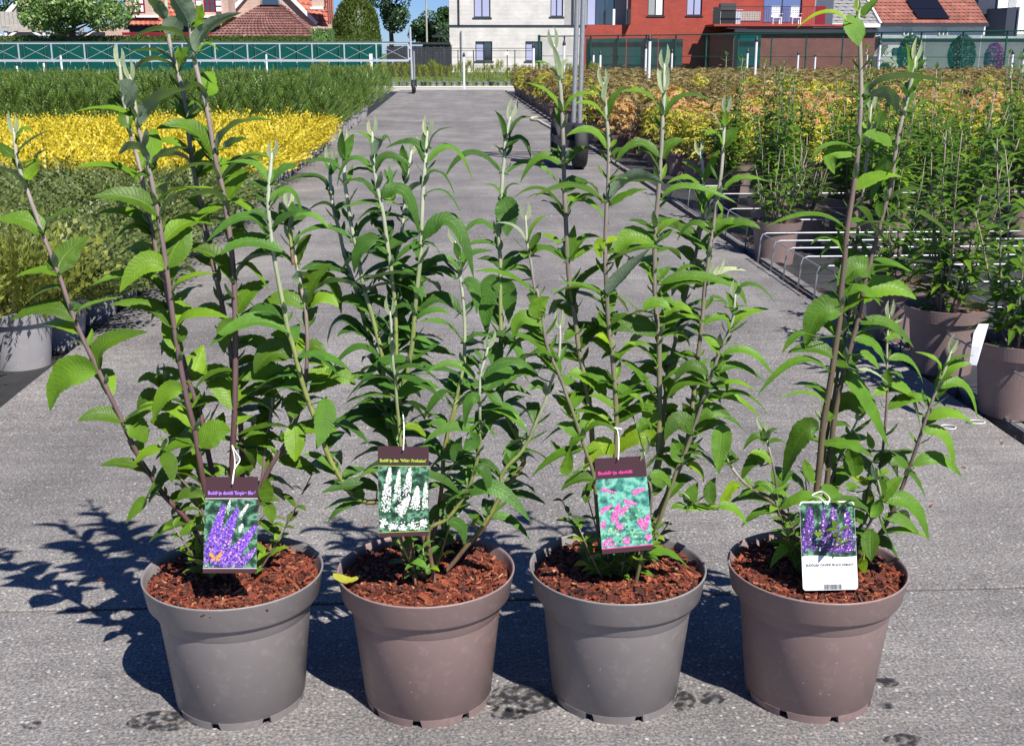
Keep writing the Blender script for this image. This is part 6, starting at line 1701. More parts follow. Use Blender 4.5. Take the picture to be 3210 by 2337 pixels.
def fine_pot(parent, mat, rot):
    """injection moulded pot: deep lip, stepped wall, foot ring with drainage notches"""
    m = MB(); m.smooth = True
    n_ = 96
    m.lathe([(.1085, .013), (.1092, .0135), (.1275, .190), (.1280, .193)], n_)
    body = m.build('pot', mat, parent)
    l_ = MB(); l_.smooth = False
    l_.lathe([(.1280, .1925), (.1395, .194), (.1405, .1955)], n_)
    l2 = MB(); l2.smooth = True
    l2.lathe([(.1405, .1955), (.1425, .198), (.1490, .2365), (.1500, .2382), (.1498, .2398), (.1485, .2405), (.1470, .2398), (.1455, .236), (.1380, .196), (.126, .17)], n_)
    me = l2; b = len(me.v); me.v += l_.v; me.f += [tuple(i + b for i in f) for f in l_.f]; me.m += l_.m
    me.build('lip', mat, body)
    ft = MB(); ft.smooth = False
    k = 8
    for j in range(k):
        a0 = rot + 2 * math.pi * j / k + .085; a1 = rot + 2 * math.pi * (j + 1) / k - .085
        st_ = 10
        vs, fs = [], []
        for i in range(st_ + 1):
            t = i / st_; a = a0 + (a1 - a0) * t
            # notch ends slope outwards
            bb = a0 + (a1 - a0) * (.0 + t) 
            at_ = a0 - .03 + (a1 - a0 + .06) * t
            vs += [(.1070 * math.cos(a), .1070 * math.sin(a), 0), (.1100 * math.cos(at_), .1100 * math.sin(at_), .0150), (.1010 * math.cos(a), .1010 * math.sin(a), 0), (.1010 * math.cos(at_), .1010 * math.sin(at_), .0150)]
        for i in range(st_):
            q = 4 * i
            fs += [(q, q + 4, q + 5, q + 1), (q + 2, q + 3, q + 7, q + 6), (q, q + 2, q + 6, q + 4), (q + 1, q + 5, q + 7, q + 3)]
        e = 4 * st_
        fs += [(0, 1, 3, 2), (e, e + 2, e + 3, e + 1)]
        ft.add(vs, fs)
    ft.build('foot_ring', mat, body)
    inn = MB(); inn.lathe([(.001, .0125), (.1085, .0130)], 48); inn.build('base_plate', mat, body)
    return body

def droplets(parent, pot_r, seed, n, mat):
    r = random.Random(seed); m = MB(); m.smooth = True
    for _ in range(n):
        a = -math.pi / 2 + r.gauss(-.25, .38); z = r.uniform(.05, .17)
        rad = .1092 + (.1275 - .1092) * (z - .0135) / .1765
        c = Vector((rad * math.cos(a), rad * math.sin(a), z)); s_ = r.uniform(.0006, .0013)
        nrm = Vector((math.cos(a), math.sin(a), 0)); t = Vector((-math.sin(a), math.cos(a), 0)); u = Vector((0, 0, 1))
        vs = [c + nrm * s_ * .3]; k = 6
        for j in range(k):
            b = 2 * math.pi * j / k
            st_ = 1.7 if math.sin(b) > .3 else 1.0
            vs.append(c + t * (s_ * math.cos(b)) + u * (s_ * math.sin(b) * st_) + nrm * .0001)
        m.add(vs, [(0, 1 + j, 1 + (j + 1) % k) for j in range(k)])
    o = m.build('water_drops', mat, parent); o['kind'] = 'stuff'

def dropmat():
    m, nt, out = newmat('water_drop')
    b = nd(nt, 'ShaderNodeBsdfPrincipled', i_Roughness=.3)
    b.inputs['Base Color'].default_value = (0.27, 0.22, 0.21, 1); b.inputs['Specular IOR Level'].default_value = .35
    nt.links.new(b.outputs[0], out.inputs[0]); return m
M['drop'] = dropmat()

def catmull(pts, sub):
    out = []
    n_ = len(pts)
    for i in range(n_ - 1):
        p0, p1, p2, p3 = pts[max(0, i - 1)], pts[i], pts[i + 1], pts[min(n_ - 1, i + 2)]
        for k in range(sub):
            t = k / sub; t2, t3 = t * t, t * t * t
            out.append(.5 * ((2 * p1) + (p2 - p0) * t + (2 * p0 - 5 * p1 + 4 * p2 - p3) * t2 + (3 * p1 - p0 - 3 * p2 + p3) * t3))
    out.append(pts[-1]); return out

def make_leaf(B, Mm, T, W, roll, rnd, pet=None, n=20):
    """lanceolate toothed blade along the curve B-M-T; returns a mesh builder in coordinates relative to B"""
    Cc = Mm * 2 - (B + T) * .5
    mean = (T - B)
    L = mean.length
    dm_ = mean.normalized()
    up = Vector((0, 0, 1))
    tocam = (C_O - B).normalized()
    n0 = up - dm_ * up.dot(dm_)
    if n0.length < .42:
        n0 = (tocam - dm_ * tocam.dot(dm_)); n0 = n0.normalized() + Vector((0, 0, .25))
    n0 = (n0 - dm_ * n0.dot(dm_)).normalized()
    c = tocam - dm_ * tocam.dot(dm_); c = c - n0 * c.dot(n0)
    if c.length > .15:
        c.normalize()
        nref = n0 * math.cos(R(roll)) + c * math.sin(R(roll))
    else: nref = n0
    m = MB(); m.smooth = True
    vs, uv, fs = [], [], []
    fold = rnd.uniform(.16, .42); wav = rnd.uniform(.0, .10); ph = rnd.uniform(0, 6.28); curl = rnd.uniform(-.12, .25)
    twist = rnd.uniform(-.35, .35)
    cols = (-1.0, -.55, 0.0, .55, 1.0)
    pw = max(.0010, W * .02)
    for i in range(n + 1):
        u = i / n
        p = B * (1 - u) ** 2 + Cc * (2 * u * (1 - u)) + T * (u * u)
        t = ((Cc - B) * (1 - u) + (T - Cc) * u)
        if t.length < 1e-7: t = dm_.copy()
        t.normalize()
        s_ = t.cross(nref)
        if s_.length < .05: s_ = dm_.cross(nref)
        s_.normalize(); nn = s_.cross(t)
        tw_ = twist * (u - .3)
        s_, nn = s_ * math.cos(tw_) + nn * math.sin(tw_), nn * math.cos(tw_) - s_ * math.sin(tw_)
        prof = (u ** .62) * ((1 - u) ** .92) / (.403 ** .62 * .597 ** .92)
        w = W * .5 * prof + pw * (1 - u) * .6
        for v in cols:
            e = w * v
            lift = abs(v) * w * fold - (v * v) * w * curl + (wav * w * math.sin(ph + u * 19 + (0 if v > 0 else 1.7)) if abs(v) == 1 else 0)
            along = 0.0
            if abs(v) == 1 and 0 < i < n:
                e *= 1.0 + (.055 if i % 2 else -.035)
                along = (.18 * L / n if i % 2 else -.1 * L / n)
            vs.append(p + s_ * e + nn * lift + t * along - B); uv.append((u, v))
    k = len(cols)
    for i in range(n):
        for j in range(k - 1):
            a = i * k + j; fs.append((a, a + 1, a + k + 1, a + k))
    m.add(vs, fs, 0, uv)
    if pet is not None:
        d = (B - pet)
        if d.length > .003:
            t = d.normalized(); s_ = t.cross(tocam).normalized() * (.0011 if d.length > .02 else .0014); nn = s_.cross(t)
            a = pet - B; b = Vector((0, 0, 0)) + t * .004
            sag = Vector((0, 0, -.08 * d.length)); mid = (a + b) * .5 + sag
            q = []
            for pnt in (a, mid, b): q += [pnt - s_, pnt + nn, pnt + s_, pnt - nn]
            f2 = []
            for i in range(2):
                for j in range(4): f2.append((4 * i + j, 4 * i + (j + 1) % 4, 4 * i + 4 + (j + 1) % 4, 4 * i + 4 + j))
            m.add(q, f2, 0, [(.05, .02)] * 12)
    return m

LABELS_P = ['tall lanky buddleja in a grey pot, leftmost of the four in front', 'bushy buddleja in a taupe pot with a white flower label, second from left',
            'buddleja in a grey pot with a pink flower label, third from left', 'tall thick stemmed buddleja in a taupe pot with a white bottomed label']
nleaf = 0
for k in range(4):
    px_, py_, pm_ = POTS[k]
    O = Vector((px_, py_, 0))
    pl = thing('potted_buddleja', LABELS_P[k], 'potted plant', O, 0, 'four potted buddlejas lined up in front')
    rnd = random.Random(1000 + k)
    body = fine_pot(pl, M[pm_], [.55, .62, .25, .9][k])
    droplets(body, .12, 60 + k, [6, 6, 3, 12][k], M['drop'])
    # mulch surface and chips
    mm = MB(); nr = 9; seg = 40; vs = [(0, 0, MULCH_Z)]; fs = []
    for i in range(1, nr + 1):
        for j in range(seg):
            a = 2 * math.pi * j / seg; q = .1418 * i / nr
            vs.append((q * math.cos(a), q * math.sin(a), MULCH_Z + .007 * noise.noise(Vector((q * 25 * math.cos(a), q * 25 * math.sin(a), k * 7.3))) - .004 * (i / nr) ** 2))
    for j in range(seg): fs.append((0, 1 + j, 1 + (j + 1) % seg))
    for i in range(nr - 1):
        for j in range(seg): fs.append((1 + i * seg + j, 1 + (i + 1) * seg + j, 1 + (i + 1) * seg + (j + 1) % seg, 1 + i * seg + (j + 1) % seg))
    mm.add(vs, fs); mo = mm.build('mulch', M['mulch'], pl)
    cm = MB(); chips(cm, random.Random(70 + k), .132, MULCH_Z + .002, 2900, .007, .022)
    co = cm.build('bark_chips', M['mulch'], mo); co['kind'] = 'stuff'
    stems = []
    for (nm_, db, dt, rb_, rt_, spec) in STEMS[k]:
        pp = pts_of(spec)[::-1]         # base to tip in pixels
        acc = [0.0]
        for i in range(1, len(pp)): acc.append(acc[-1] + math.hypot(pp[i][0] - pp[i - 1][0], pp[i][1] - pp[i - 1][1]))
        yb = py_
        world_pts = []
        a = rnd.uniform(0, 6.28)
        q0 = aty(pp[0][0], pp[0][1], yb + db)
        joined = nm_ in ('S1', 'S2', 'S3', 'M', 'f2', 'g', 'h', 'e', 'c', 'Z', 'G2', 'Y')
        base3 = Vector((px_ + .022 * math.cos(a), py_ + .6 * db + .012 * math.sin(a), MULCH_Z - .014))
        for i, (x, y) in enumerate(pp):
            t = acc[i] / acc[-1]; world_pts.append(aty(x, y, yb + db + (dt - db) * t))
        if nm_ not in ('G2', 'Z'):
            mid = base3.lerp(world_pts[0], .5) + Vector((0, 0, -.01))
            world_pts = [base3, mid] + world_pts
            pp = [None, None] + pp
        fine = catmull(world_pts, 4)
        # radii and position along the stem
        al = [0.0]
        for i in range(1, len(fine)): al.append(al[-1] + (fine[i] - fine[i - 1]).length)
        rad = [.84 * (rb_ + (rt_ - rb_) * (s_ / al[-1])) for s_ in al]
        rad[-1] *= .35; rad[-2] *= .7
        sm = MB(); sm.smooth = True
        sm.tube([p - O for p in fine], rad, 9)
        sm.uv = []
        for i in range(len(fine)): sm.uv += [(al[i] / al[-1], j / 9.0) for j in range(9)]
        so = sm.build('stem', M['stem%d' % k], pl)
        fpx = [proj(p) for p in fine]
        stems.append((nm_, fine, fpx, so, al))
        # felted bud at the tip
        tipd = (fine[-1] - fine[-4]).normalized()
        for sgn in (-1, 1):
            tt = fine[-1] + tipd * rnd.uniform(.018, .03) + C_RT * (sgn * .004)
            bl2 = make_leaf(fine[-2], (fine[-2] + tt) / 2 + C_RT * (sgn * .0035), tt, .0055, 30 * sgn, rnd, None, 10)
            bl2.build('bud_leaf', M['leaf_pale'], so, fine[-2] - O)
    for tl, block in LEAVES[k].items():
        ox, oy, s_ = TILES[tl]
        for ent in block.replace('\n', ';').split(';'):
            ent = ent.split()
            if len(ent) < 8: continue
            v = [float(e) for e in ent[:9] if e.lstrip('-').replace('.', '', 1).isdigit()]
            mk = ent[9] if len(ent) > 9 else ''
            bx, by, mx2, my2, tx2, ty2 = [(ox if i % 2 == 0 else oy) + v[i] / s_ for i in range(6)]
            W = v[6] / s_ * (.62 if mk == 'p' else 1.06) / 1890.0
            roll = v[7] + rnd.uniform(-5, 5)
            best = None
            for (nm_, fine, fpx, so, al) in stems:
                for i in range(4, len(fpx)):
                    d2 = (fpx[i][0] - bx) ** 2 + (fpx[i][1] - by) ** 2
                    if best is None or d2 < best[0]: best = (d2, so, fine[i], i)
            Y0 = best[2].y
            Lpx = math.hypot(tx2 - bx, ty2 - by)
            dz = v[8] if len(v) > 8 and v[8] != 0 else rnd.uniform(-.30, .12) * Lpx / 1890.0
            gap = math.sqrt(best[0])
            if gap > 30: Y0 += rnd.uniform(-.03, .02)
            B = aty(bx, by, Y0 - .004); T = aty(tx2, ty2, Y0 + dz)
            Mm = aty(mx2, my2, Y0 + dz * .45)
            W *= Y0 / 1.85
            lm = make_leaf(B, Mm, T, W, roll, rnd, best[2] if gap < 150 else None)
            mat = M['leaf_yellow'] if mk == 'y' else M['leaf_pale'] if mk == 'p' else M['leaf%d' % k]
            lm.build('leaf', mat, best[1], B - O); nleaf += 1
    # leaves on the far side of the shoots, half hidden behind the traced ones
    for (nm_, fine, fpx, so, al) in stems:
        cnt = int(al[-1] / [.06, .05, .05, .075][k])
        for j in range(cnt):
            f = .16 + .54 * (j + rnd.uniform(0, 1)) / cnt
            i = min(len(fine) - 3, int(f * (len(fine) - 1)))
            p = fine[i]; a = rnd.uniform(-.35, math.pi + .35)
            sd = Vector((math.cos(a), math.sin(a), 0)); l = rnd.uniform(.06, .105)
            T = p + sd * l * .9 + Vector((0, 0, rnd.uniform(-.045, .03)))
            Mm = (p + T) / 2 + Vector((0, 0, rnd.uniform(.008, .022)))
            make_leaf(p, Mm, T, l * rnd.uniform(.27, .36), rnd.uniform(-10, 25), rnd, None, 16).build('leaf', M['leaf%d' % k], so, p - O); nleaf += 1
    # short leafy side shoots close to the soil
    for j in range([9, 6, 12, 13][k]):
        a = rnd.uniform(0, 6.283); q = rnd.uniform(.008, .035)
        L = rnd.uniform(.07, .19)
        b0 = Vector((px_ + q * math.cos(a), py_ + q * math.sin(a), MULCH_Z - .01))
        d = Vector((math.cos(a) * rnd.uniform(.35, .9), math.sin(a) * rnd.uniform(.35, .9), 1)).normalized()
        sp3 = [b0 + d * (L * t) + Vector((0, 0, .02 * t * t)) for t in (0, .33, .66, 1)]
        tw_ = MB(); tw_.smooth = True; tw_.tube([p - O for p in sp3], [.0022, .0019, .0015, .0009], 6)
        tw_.uv = []
        for t in (0.05, .3, .5, .75): tw_.uv += [(t, i / 6.0) for i in range(6)]
        so2 = tw_.build('side_shoot', M['stem%d' % k], pl)
        nn_ = rnd.randint(4, 6); rot = rnd.uniform(0, 6.28)
        for n2 in range(nn_):
            f = .3 + .7 * n2 / (nn_ - 1); p = b0 + d * (L * f) + Vector((0, 0, .02 * f * f)); rot += 1.5
            for sg in (0, math.pi):
                l = rnd.uniform(.028, .06) * (1.05 - .45 * f); sd = Vector((math.cos(rot + sg), math.sin(rot + sg), 0))
                T = p + sd * l * .85 + Vector((0, 0, l * rnd.uniform(-.1, .6)))
                make_leaf(p, (p + T) / 2 + Vector((0, 0, l * .12)), T, l * rnd.uniform(.28, .42), rnd.uniform(0, 20), rnd, None, 12).build('leaf', M['leaf_yellow'] if rnd.random() < .08 else M['leaf%d' % k], so2, p - O); nleaf += 1
    # small axillary leaves at the nodes
    for (nm_, fine, fpx, so, al) in stems:
        cnt = max(3, int(al[-1] / .07))
        for j in range(cnt):
            f = .22 + .72 * (j + rnd.uniform(.2, .8)) / cnt
            i = min(len(fine) - 3, int(f * (len(fine) - 1)))
            p = fine[i]; ax = (fine[i + 1] - fine[i - 1]).normalized()
            a = rnd.uniform(0, 6.28)
            sd = (C_RT * math.cos(a) + Vector((0, 1, 0)) * math.sin(a))
            for sg in (-1, 1):
                l = rnd.uniform(.018, .042)
                T = p + ax * l * .75 + sd * (sg * l * .6)
                make_leaf(p, (p + T) / 2 + sd * (sg * .003), T, l * .24, 10, rnd, None, 10).build('leaf', M['leaf%d' % k], so, p - O); nleaf += 1
print('leaves', nleaf)

# yellow leaves dropped on the second pot
dl = random.Random(3)
for (b, mdl, t, lab, z) in [((1045, 1795), (1090, 1818), (1130, 1800), 'pale yellow green fallen leaf on the rim of the second pot', .246), ((1232, 1790), (1262, 1772), (1293, 1770), 'yellow fallen leaf on the mulch of the second pot', .222)]:
    pB, pM, pT = atz(b[0], b[1], z), atz(mdl[0], mdl[1], z - .003), atz(t[0], t[1], z)
    lf_ = make_leaf(pB, pM, pT, .018, 10, dl, None, 14)
    tag(lf_.build('fallen_leaf', M['leaf_dead'], None, pB), lab, 'leaf')
# ------------------------------------------------------------------ printed plant labels
def flat(name, c, rough=.45):
    m, nt, out = newmat(name)
    b = nd(nt, 'ShaderNodeBsdfPrincipled', i_Roughness=rough); b.inputs['Base Color'].default_value = rgb(c)
    nt.links.new(b.outputs[0], out.inputs[0]); return m
def printmat(name, stops, scale, island=False):
    m, nt, out = newmat(name)
    b = nd(nt, 'ShaderNodeBsdfPrincipled', i_Roughness=.4)
    if island:
        geo = nd(nt, 'ShaderNodeNewGeometry'); f = geo.outputs['Random Per Island']
    else:
        tc = nd(nt, 'ShaderNodeTexCoord'); nz = nd(nt, 'ShaderNodeTexNoise', i_Scale=scale, i_Detail=5.0); nt.links.new(tc.outputs['Object'], nz.inputs['Vector']); f = nz.outputs[0]
    rp = ramp(nt, stops, f); nt.links.new(rp.outputs[0], b.inputs['Base Color']); nt.links.new(b.outputs[0], out.inputs[0]); return m
M['lab_brown'] = flat('label_dark_brown', (0.055, 0.022, 0.028))
M['lab_white'] = flat('label_white', (0.80, 0.82, 0.84))
M['lab_line'] = flat('label_pale_line', (0.62, 0.5, 0.62))
M['txt_purple'] = flat('text_lilac', (0.40, 0.20, 0.75)); M['txt_green'] = flat('text_lime', (0.40, 0.62, 0.05)); M['txt_pink'] = flat('text_pink', (0.70, 0.06, 0.30)); M['txt_grey'] = flat('text_grey', (0.10, 0.10, 0.11))
M['pic_green'] = printmat('print_foliage', [(.36, (0.006, 0.02, 0.014)), (.5, (0.03, 0.10, 0.05)), (.58, (0.16, 0.34, 0.22)), (.68, (0.02, 0.05, 0.04))], 75)
M['pic_teal'] = printmat('print_teal_foliage', [(.3, (0.02, 0.05, 0.05)), (.45, (0.06, 0.28, 0.22)), (.58, (0.22, 0.55, 0.42)), (.72, (0.03, 0.10, 0.10))], 75)
M['pic_purple'] = printmat('print_purple_flowers', [(0, (0.06, 0.02, 0.28)), (.4, (0.13, 0.05, 0.45)), (.75, (0.27, 0.13, 0.62)), (.93, (0.55, 0.28, 0.55)), (1, (0.75, 0.4, 0.45))], 0, True)
M['pic_white'] = printmat('print_white_flowers', [(0, (0.45, 0.45, 0.5)), (.4, (0.7, 0.7, 0.72)), (.8, (0.82, 0.82, 0.78)), (1, (0.62, 0.70, 0.35))], 0, True)
M['pic_pink'] = printmat('print_pink_flowers', [(0, (0.42, 0.05, 0.30)), (.5, (0.66, 0.14, 0.42)), (1, (0.78, 0.30, 0.50))], 0, True)
M['pic_violet'] = printmat('print_dark_violet', [(0, (0.035, 0.015, 0.10)), (.55, (0.09, 0.03, 0.24)), (.9, (0.28, 0.10, 0.45)), (1, (0.6, 0.4, 0.65))], 0, True)
M['pic_orange'] = flat('print_butterfly', (0.72, 0.30, 0.08))
M['pic_leaf'] = printmat('print_leaves', [(0, (0.03, 0.12, 0.05)), (.5, (0.10, 0.32, 0.16)), (1, (0.40, 0.62, 0.42))], 0, True)

def plant_label(name, label, corners, yt, yb, base_mat, cornered=False):
    """flat card between four photographed corners (TL TR BR BL) standing at its own distance"""
    tl, tr = aty(*corners[0], yt), aty(*corners[1], yt)
    br2, bl2 = aty(*corners[2], yb), aty(*corners[3], yb)
    O = (bl2 + br2) * .5
    nrm = (tr - tl).cross(tl - bl2).normalized()
    if nrm.y > 0: nrm = -nrm
    t = thing(name, label, 'label', O, 0, 'printed plant labels')
    def P(u, v, e=0.0):
        return (bl2 * (1 - u) + br2 * u) * (1 - v) + (tl * (1 - u) + tr * u) * v - O + nrm * e
    c = MB(); k = 4 if not cornered else 24
    if not cornered: uv = [(0, 0), (1, 0), (1, 1), (0, 1)]
    else:
        uv = []; rx, ry = .06, .038
        for (cx_, cy_, a0) in ((1 - rx, ry, -90), (1 - rx, 1 - ry, 0), (rx, 1 - ry, 90), (rx, ry, 180)):
            for i in range(6): a = R(a0 + 18 * i); uv.append((cx_ + rx * math.cos(a), cy_ + ry * math.sin(a)))
    n_ = len(uv)
    # the card bows slightly
    c.add([P(u, v, .0004) for u, v in uv] + [P(u, v, -.0004) for u, v in uv], [tuple(range(n_)), tuple(range(2 * n_ - 1, n_ - 1, -1))] + [(i, i + n_, (i + 1) % n_ + n_, (i + 1) % n_) for i in range(n_)])
    c.build('card', base_mat, t)
    return t, P
def patch(P, parent, name, mat, u0, u1, v0, v1, e):
    MB().quad(P(u0, v0, e), P(u1, v0, e), P(u1, v1, e), P(u0, v1, e)).build(name, mat, parent)
def letters(P, parent, text, mat, u0, u1, v0, v1, e=.0011, bold=.018):
    cu = bpy.data.curves.new('lettering', 'FONT'); cu.body = text; cu.size = 1.0; cu.offset = bold
    ob = bpy.data.objects.new('lettering_tmp', cu); COL.objects.link(ob)
    bpy.context.view_layer.update()
    me = bpy.data.meshes.new_from_object(ob.evaluated_get(bpy.context.evaluated_depsgraph_get()))
    bpy.data.objects.remove(ob)
    xs = [v.co.x for v in me.vertices]; ys = [v.co.y for v in me.vertices]
    x0, x1, y0, y1 = min(xs), max(xs), min(ys), max(ys)
    for v in me.vertices:
        v.co = P(u0 + (u1 - u0) * (v.co.x - x0) / (x1 - x0), v0 + (v1 - v0) * (v.co.y - y0) / (y1 - y0), e)
    me.materials.clear(); me.materials.append(mat); me.name = 'lettering'
    put('lettering', me, parent)
def dots(P, spots, e, r, asp):
    """little printed florets"""
    m = MB()
    for (u, v, s_) in spots:
        k = 5; a0 = r.uniform(0, 6)
        ee = e + r.uniform(0, .00018)
        m.add([P(u + s_ * math.cos(a0 + 6.283 * i / k) * (1 if i % 1 == 0 else .5), v + s_ * asp * math.sin(a0 + 6.283 * i / k), ee) for i in range(k)], [tuple(range(k))])
    return m
def spike(r, u0, v0, u1, v1, w, n, s_, asp=.58):
    out = []
    for _ in range(n):
        t = r.random() ** .8
        ww = w * (1 - t) ** .6
        nx, ny = -(v1 - v0), (u1 - u0); L = math.hypot(nx, ny)
        q = r.uniform(-1, 1) * ww
        out.append((min(.97, max(.03, u0 + (u1 - u0) * t + q * nx / L)), v0 + (v1 - v0) * t + q * ny / L * asp, s_ * r.uniform(.6, 1.1)))
    return out
def clip(sp_, u0, u1, v0, v1): return [s_ for s_ in sp_ if u0 + s_[2] < s_[0] < u1 - s_[2] and v0 + s_[2] < s_[1] < v1 - s_[2]]
ASP = .56
# 1: purple
t, P = plant_label('plant_label', 'printed label with purple flower spikes and orange butterfly on the leftmost plant', [(646, 1494), (809, 1494), (805, 1795), (636, 1795)], 1.735, 1.715, M['lab_brown'])
patch(P, t, 'printed_picture', M['pic_green'], .0, 1.0, .055, .775, .0007)
patch(P, t, 'printed_line', M['lab_line'], 0, 1, .775, .783, .0008)
patch(P, t, 'printed_line', M['lab_line'], 0, 1, .047, .055, .0008)
letters(P, t, "Buddleja davidii 'Empire Blue'", M['txt_purple'], .05, .96, .806, .858, bold=.03)
r5 = random.Random(1)
sp_ = spike(r5, .06, .06, .36, .72, .17, 600, .022) + spike(r5, .30, .20, .62, .68, .16, 560, .022) + spike(r5, .40, .06, .98, .50, .16, 640, .022) + spike(r5, .62, .06, .99, .26, .10, 200, .018) + spike(r5, .30, .06, .42, .2, .12, 160, .018)
dots(P, clip(sp_, 0, 1, .055, .775), .0009, r5, ASP).build('printed_flowers', M['pic_purple'], t)
sp_ = spike(r5, .42, .62, .48, .775, .04, 60, .012) + spike(r5, .66, .58, .82, .72, .05, 90, .014) + [(.68 + r5.gauss(0, .02), .46 + r5.gauss(0, .02), .03) for _ in range(8)]
dots(P, clip(sp_, 0, 1, .055, .775), .0012, r5, ASP).build('printed_flowers', M['pic_white'], t)
bf = MB(); e = .0014
for sg in (-1, 1):
    bf.add([P(.23, .17, e), P(.23 + sg * .10, .225, e), P(.23 + sg * .13, .19, e), P(.23 + sg * .07, .165, e)], [(0, 1, 2, 3)])
    bf.add([P(.23, .165, e), P(.23 + sg * .09, .15, e), P(.23 + sg * .06, .125, e), P(.23 + sg * .01, .14, e)], [(0, 1, 2, 3)])
bf.build('printed_butterfly', M['pic_orange'], t)
# 2: white
t, P = plant_label('plant_label', 'printed label with white flower spikes on the second plant', [(1184, 1397), (1344, 1400), (1344, 1677), (1188, 1683)], 1.725, 1.715, M['lab_brown'])
patch(P, t, 'printed_picture', M['pic_green'], 0, 1, .055, .785, .0007)
patch(P, t, 'printed_line', M['txt_green'], 0, 1, .785, .790, .0008); patch(P, t, 'printed_line', M['txt_green'], 0, 1, .050, .055, .0008)
letters(P, t, "Buddleja dav. 'White Profusion'", M['txt_green'], .04, .95, .818, .866, bold=.03)
r5 = random.Random(2)
sp_ = []
for a in ((.12, .28, .24, .78, .11, 330), (.36, .40, .42, .74, .08, 190), (.55, .45, .64, .78, .09, 190), (.72, .30, .78, .56, .11, 250), (.92, .3, .94, .6, .08, 150), (.40, .25, .62, .45, .13, 240)): sp_ += spike(r5, *a, .018)
for cx_, cy_ in ((.28, .12), (.68, .11), (.88, .14), (.08, .15), (.48, .10)): sp_ += [(cx_ + r5.gauss(0, .045), cy_ + r5.gauss(0, .025), .016) for _ in range(70)]
dots(P, clip(sp_, 0, 1, .055, .785), .0009, r5, ASP).build('printed_flowers', M['pic_white'], t)
# 3: pink
t, P = plant_label('plant_label', 'tilted printed label with pink flowers on the third plant', [(1863, 1437), (2022, 1428), (2048, 1721), (1888, 1736)], 1.735, 1.722, M['lab_brown'])
patch(P, t, 'printed_picture', M['pic_teal'], 0, 1, .055, .785, .0007)
patch(P, t, 'printed_line', M['txt_pink'], 0, 1, .050, .060, .0008)
letters(P, t, "Buddleja davidii", M['txt_pink'], .05, .72, .818, .866, bold=.03)
r5 = random.Random(3)
sp_ = []
for a in ((.02, .10, .22, .16, .05, 70), (.25, .32, .42, .52, .10, 160), (.02, .45, .25, .5, .05, 70), (.42, .42, .62, .50, .05, 90), (.7, .62, .95, .66, .05, 90), (.82, .22, .98, .38, .09, 120), (.02, .28, .10, .34, .08, 70), (.1, .68, .35, .64, .03, 60), (.5, .55, .75, .5, .04, 80), (.88, .12, .98, .16, .06, 60)): sp_ += spike(r5, *a, .020)
for cx_, cy_ in ((.38, .28), (.80, .30), (.2, .08), (.5, .12)): sp_ += [(cx_ + r5.gauss(0, .03), cy_ + r5.gauss(0, .02), .018) for _ in range(45)]
dots(P, clip(sp_, 0, 1, .06, .785), .0010, r5, ASP).build('printed_flowers', M['pic_pink'], t)
sp_ = [(r5.uniform(.03, .97), r5.uniform(.07, .45), r5.uniform(.015, .04)) for _ in range(120)]
dots(P, clip(sp_, 0, 1, .06, .785), .0008, r5, ASP).build('printed_leaves', M['pic_leaf'], t)
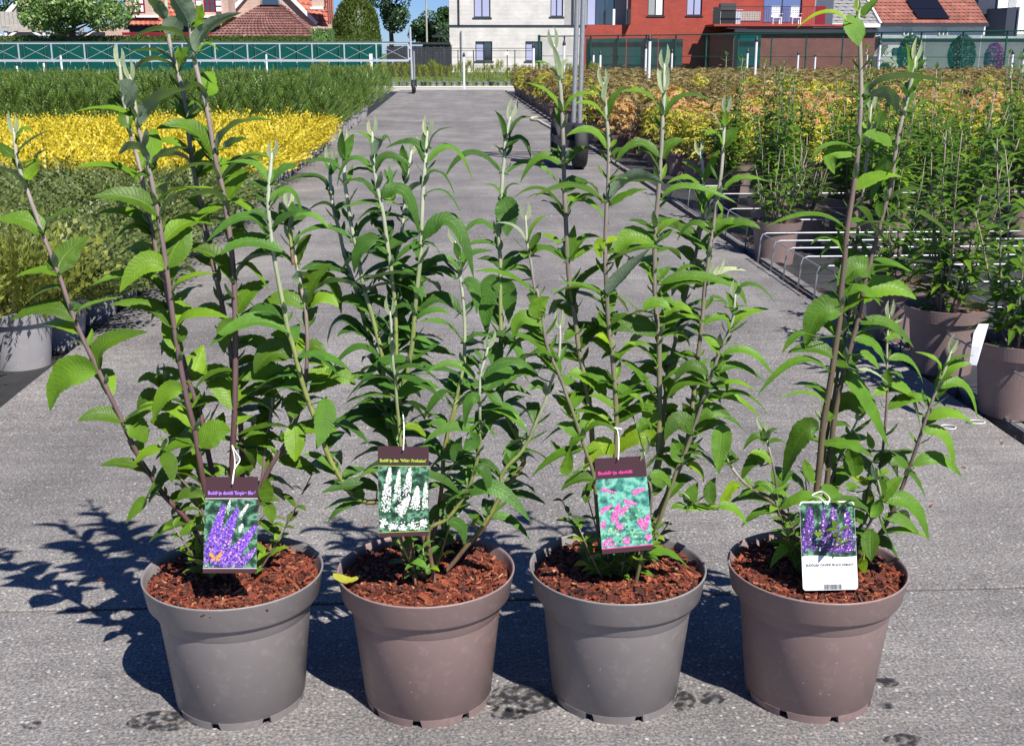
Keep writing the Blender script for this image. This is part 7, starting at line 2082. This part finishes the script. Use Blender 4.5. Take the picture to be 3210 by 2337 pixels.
# 4: dark violet, white lower half, rounded corners
t, P = plant_label('plant_label', 'rounded label with dark violet flowers and white lower half on the rightmost plant', [(2506, 1571), (2677, 1569), (2690, 1846), (2517, 1850)], 1.735, 1.712, M['lab_white'], True)
top_ = MB(); nseg = 20
vs = []
for i in range(nseg + 1):
    u = i / nseg; vs.append((u, .385 + .012 * math.sin(u * 5.5 + .6)))
poly = [(.004, .385)] + vs[1:-1] + [(.996, .385), (.996, .95), (.96, .985), (.05, .985), (.004, .95)]
top_.add([P(u, v, .0007) for u, v in poly], [tuple(range(len(poly)))])
top_.build('printed_picture', M['pic_green'], t)
r5 = random.Random(4); sp_ = []
for a in ((.15, .45, .18, .95, .14, 420), (.40, .42, .44, .92, .10, 300), (.62, .45, .60, .95, .13, 420), (.85, .42, .86, .9, .13, 380), (.5, .42, .95, .48, .08, 260), (.03, .42, .06, .7, .06, 160)): sp_ += spike(r5, *a, .020)
dots(P, clip(sp_, .01, .99, .405, .95), .0010, r5, ASP).build('printed_flowers', M['pic_violet'], t)
sp_ = [(r5.uniform(.03, .97), r5.uniform(.43, .93), r5.uniform(.006, .018)) for _ in range(60)]
dots(P, clip(sp_, .01, .99, .42, .95), .0013, r5, ASP).build('printed_flowers', M['pic_white'], t)
letters(P, t, "BUDDLEJA DAVIDII 'BLACK KNIGHT'", M['txt_grey'], .07, .94, .266, .302, bold=.02)
bc = MB(); u = .38
r6 = random.Random(9)
while u < .70:
    w_ = r6.choice((.004, .006, .010)); bc.quad(P(u, .008, .0008), P(u + w_, .008, .0008), P(u + w_, .066, .0008), P(u, .066, .0008)); u += w_ + r6.choice((.005, .008))
bc.build('barcode', M['txt_grey'], t)
# strings
def string(pts3, label):
    m = MB(); m.smooth = True
    m.tube(catmull([Vector(p) for p in pts3], 6), .0011, 6)
    tag(m.build('tie_string', M['string']), label, 'string', 'white label strings')
string([aty(728, 1517, 1.727), aty(735, 1470, 1.74), aty(752, 1440, 1.76), aty(738, 1415, 1.80), aty(727, 1395, 1.83), aty(733, 1420, 1.80), aty(736, 1455, 1.75), aty(729, 1515, 1.728)], 'white string tying the purple label to its stem')
string([aty(1264, 1410, 1.718), aty(1266, 1370, 1.74), aty(1266, 1330, 1.77), aty(1262, 1290, 1.80)], 'white string tying the white flower label to its stem')
string([aty(1938, 1440, 1.728), aty(1940, 1390, 1.75), aty(1936, 1350, 1.79), aty(1926, 1340, 1.80), aty(1950, 1345, 1.80)], 'white string tying the pink label to its stem')
string([aty(2590, 1580, 1.728), aty(2570, 1560, 1.74), aty(2545, 1553, 1.76), aty(2575, 1540, 1.78), aty(2600, 1560, 1.75), aty(2594, 1580, 1.728)], 'white wire tie above the violet label')
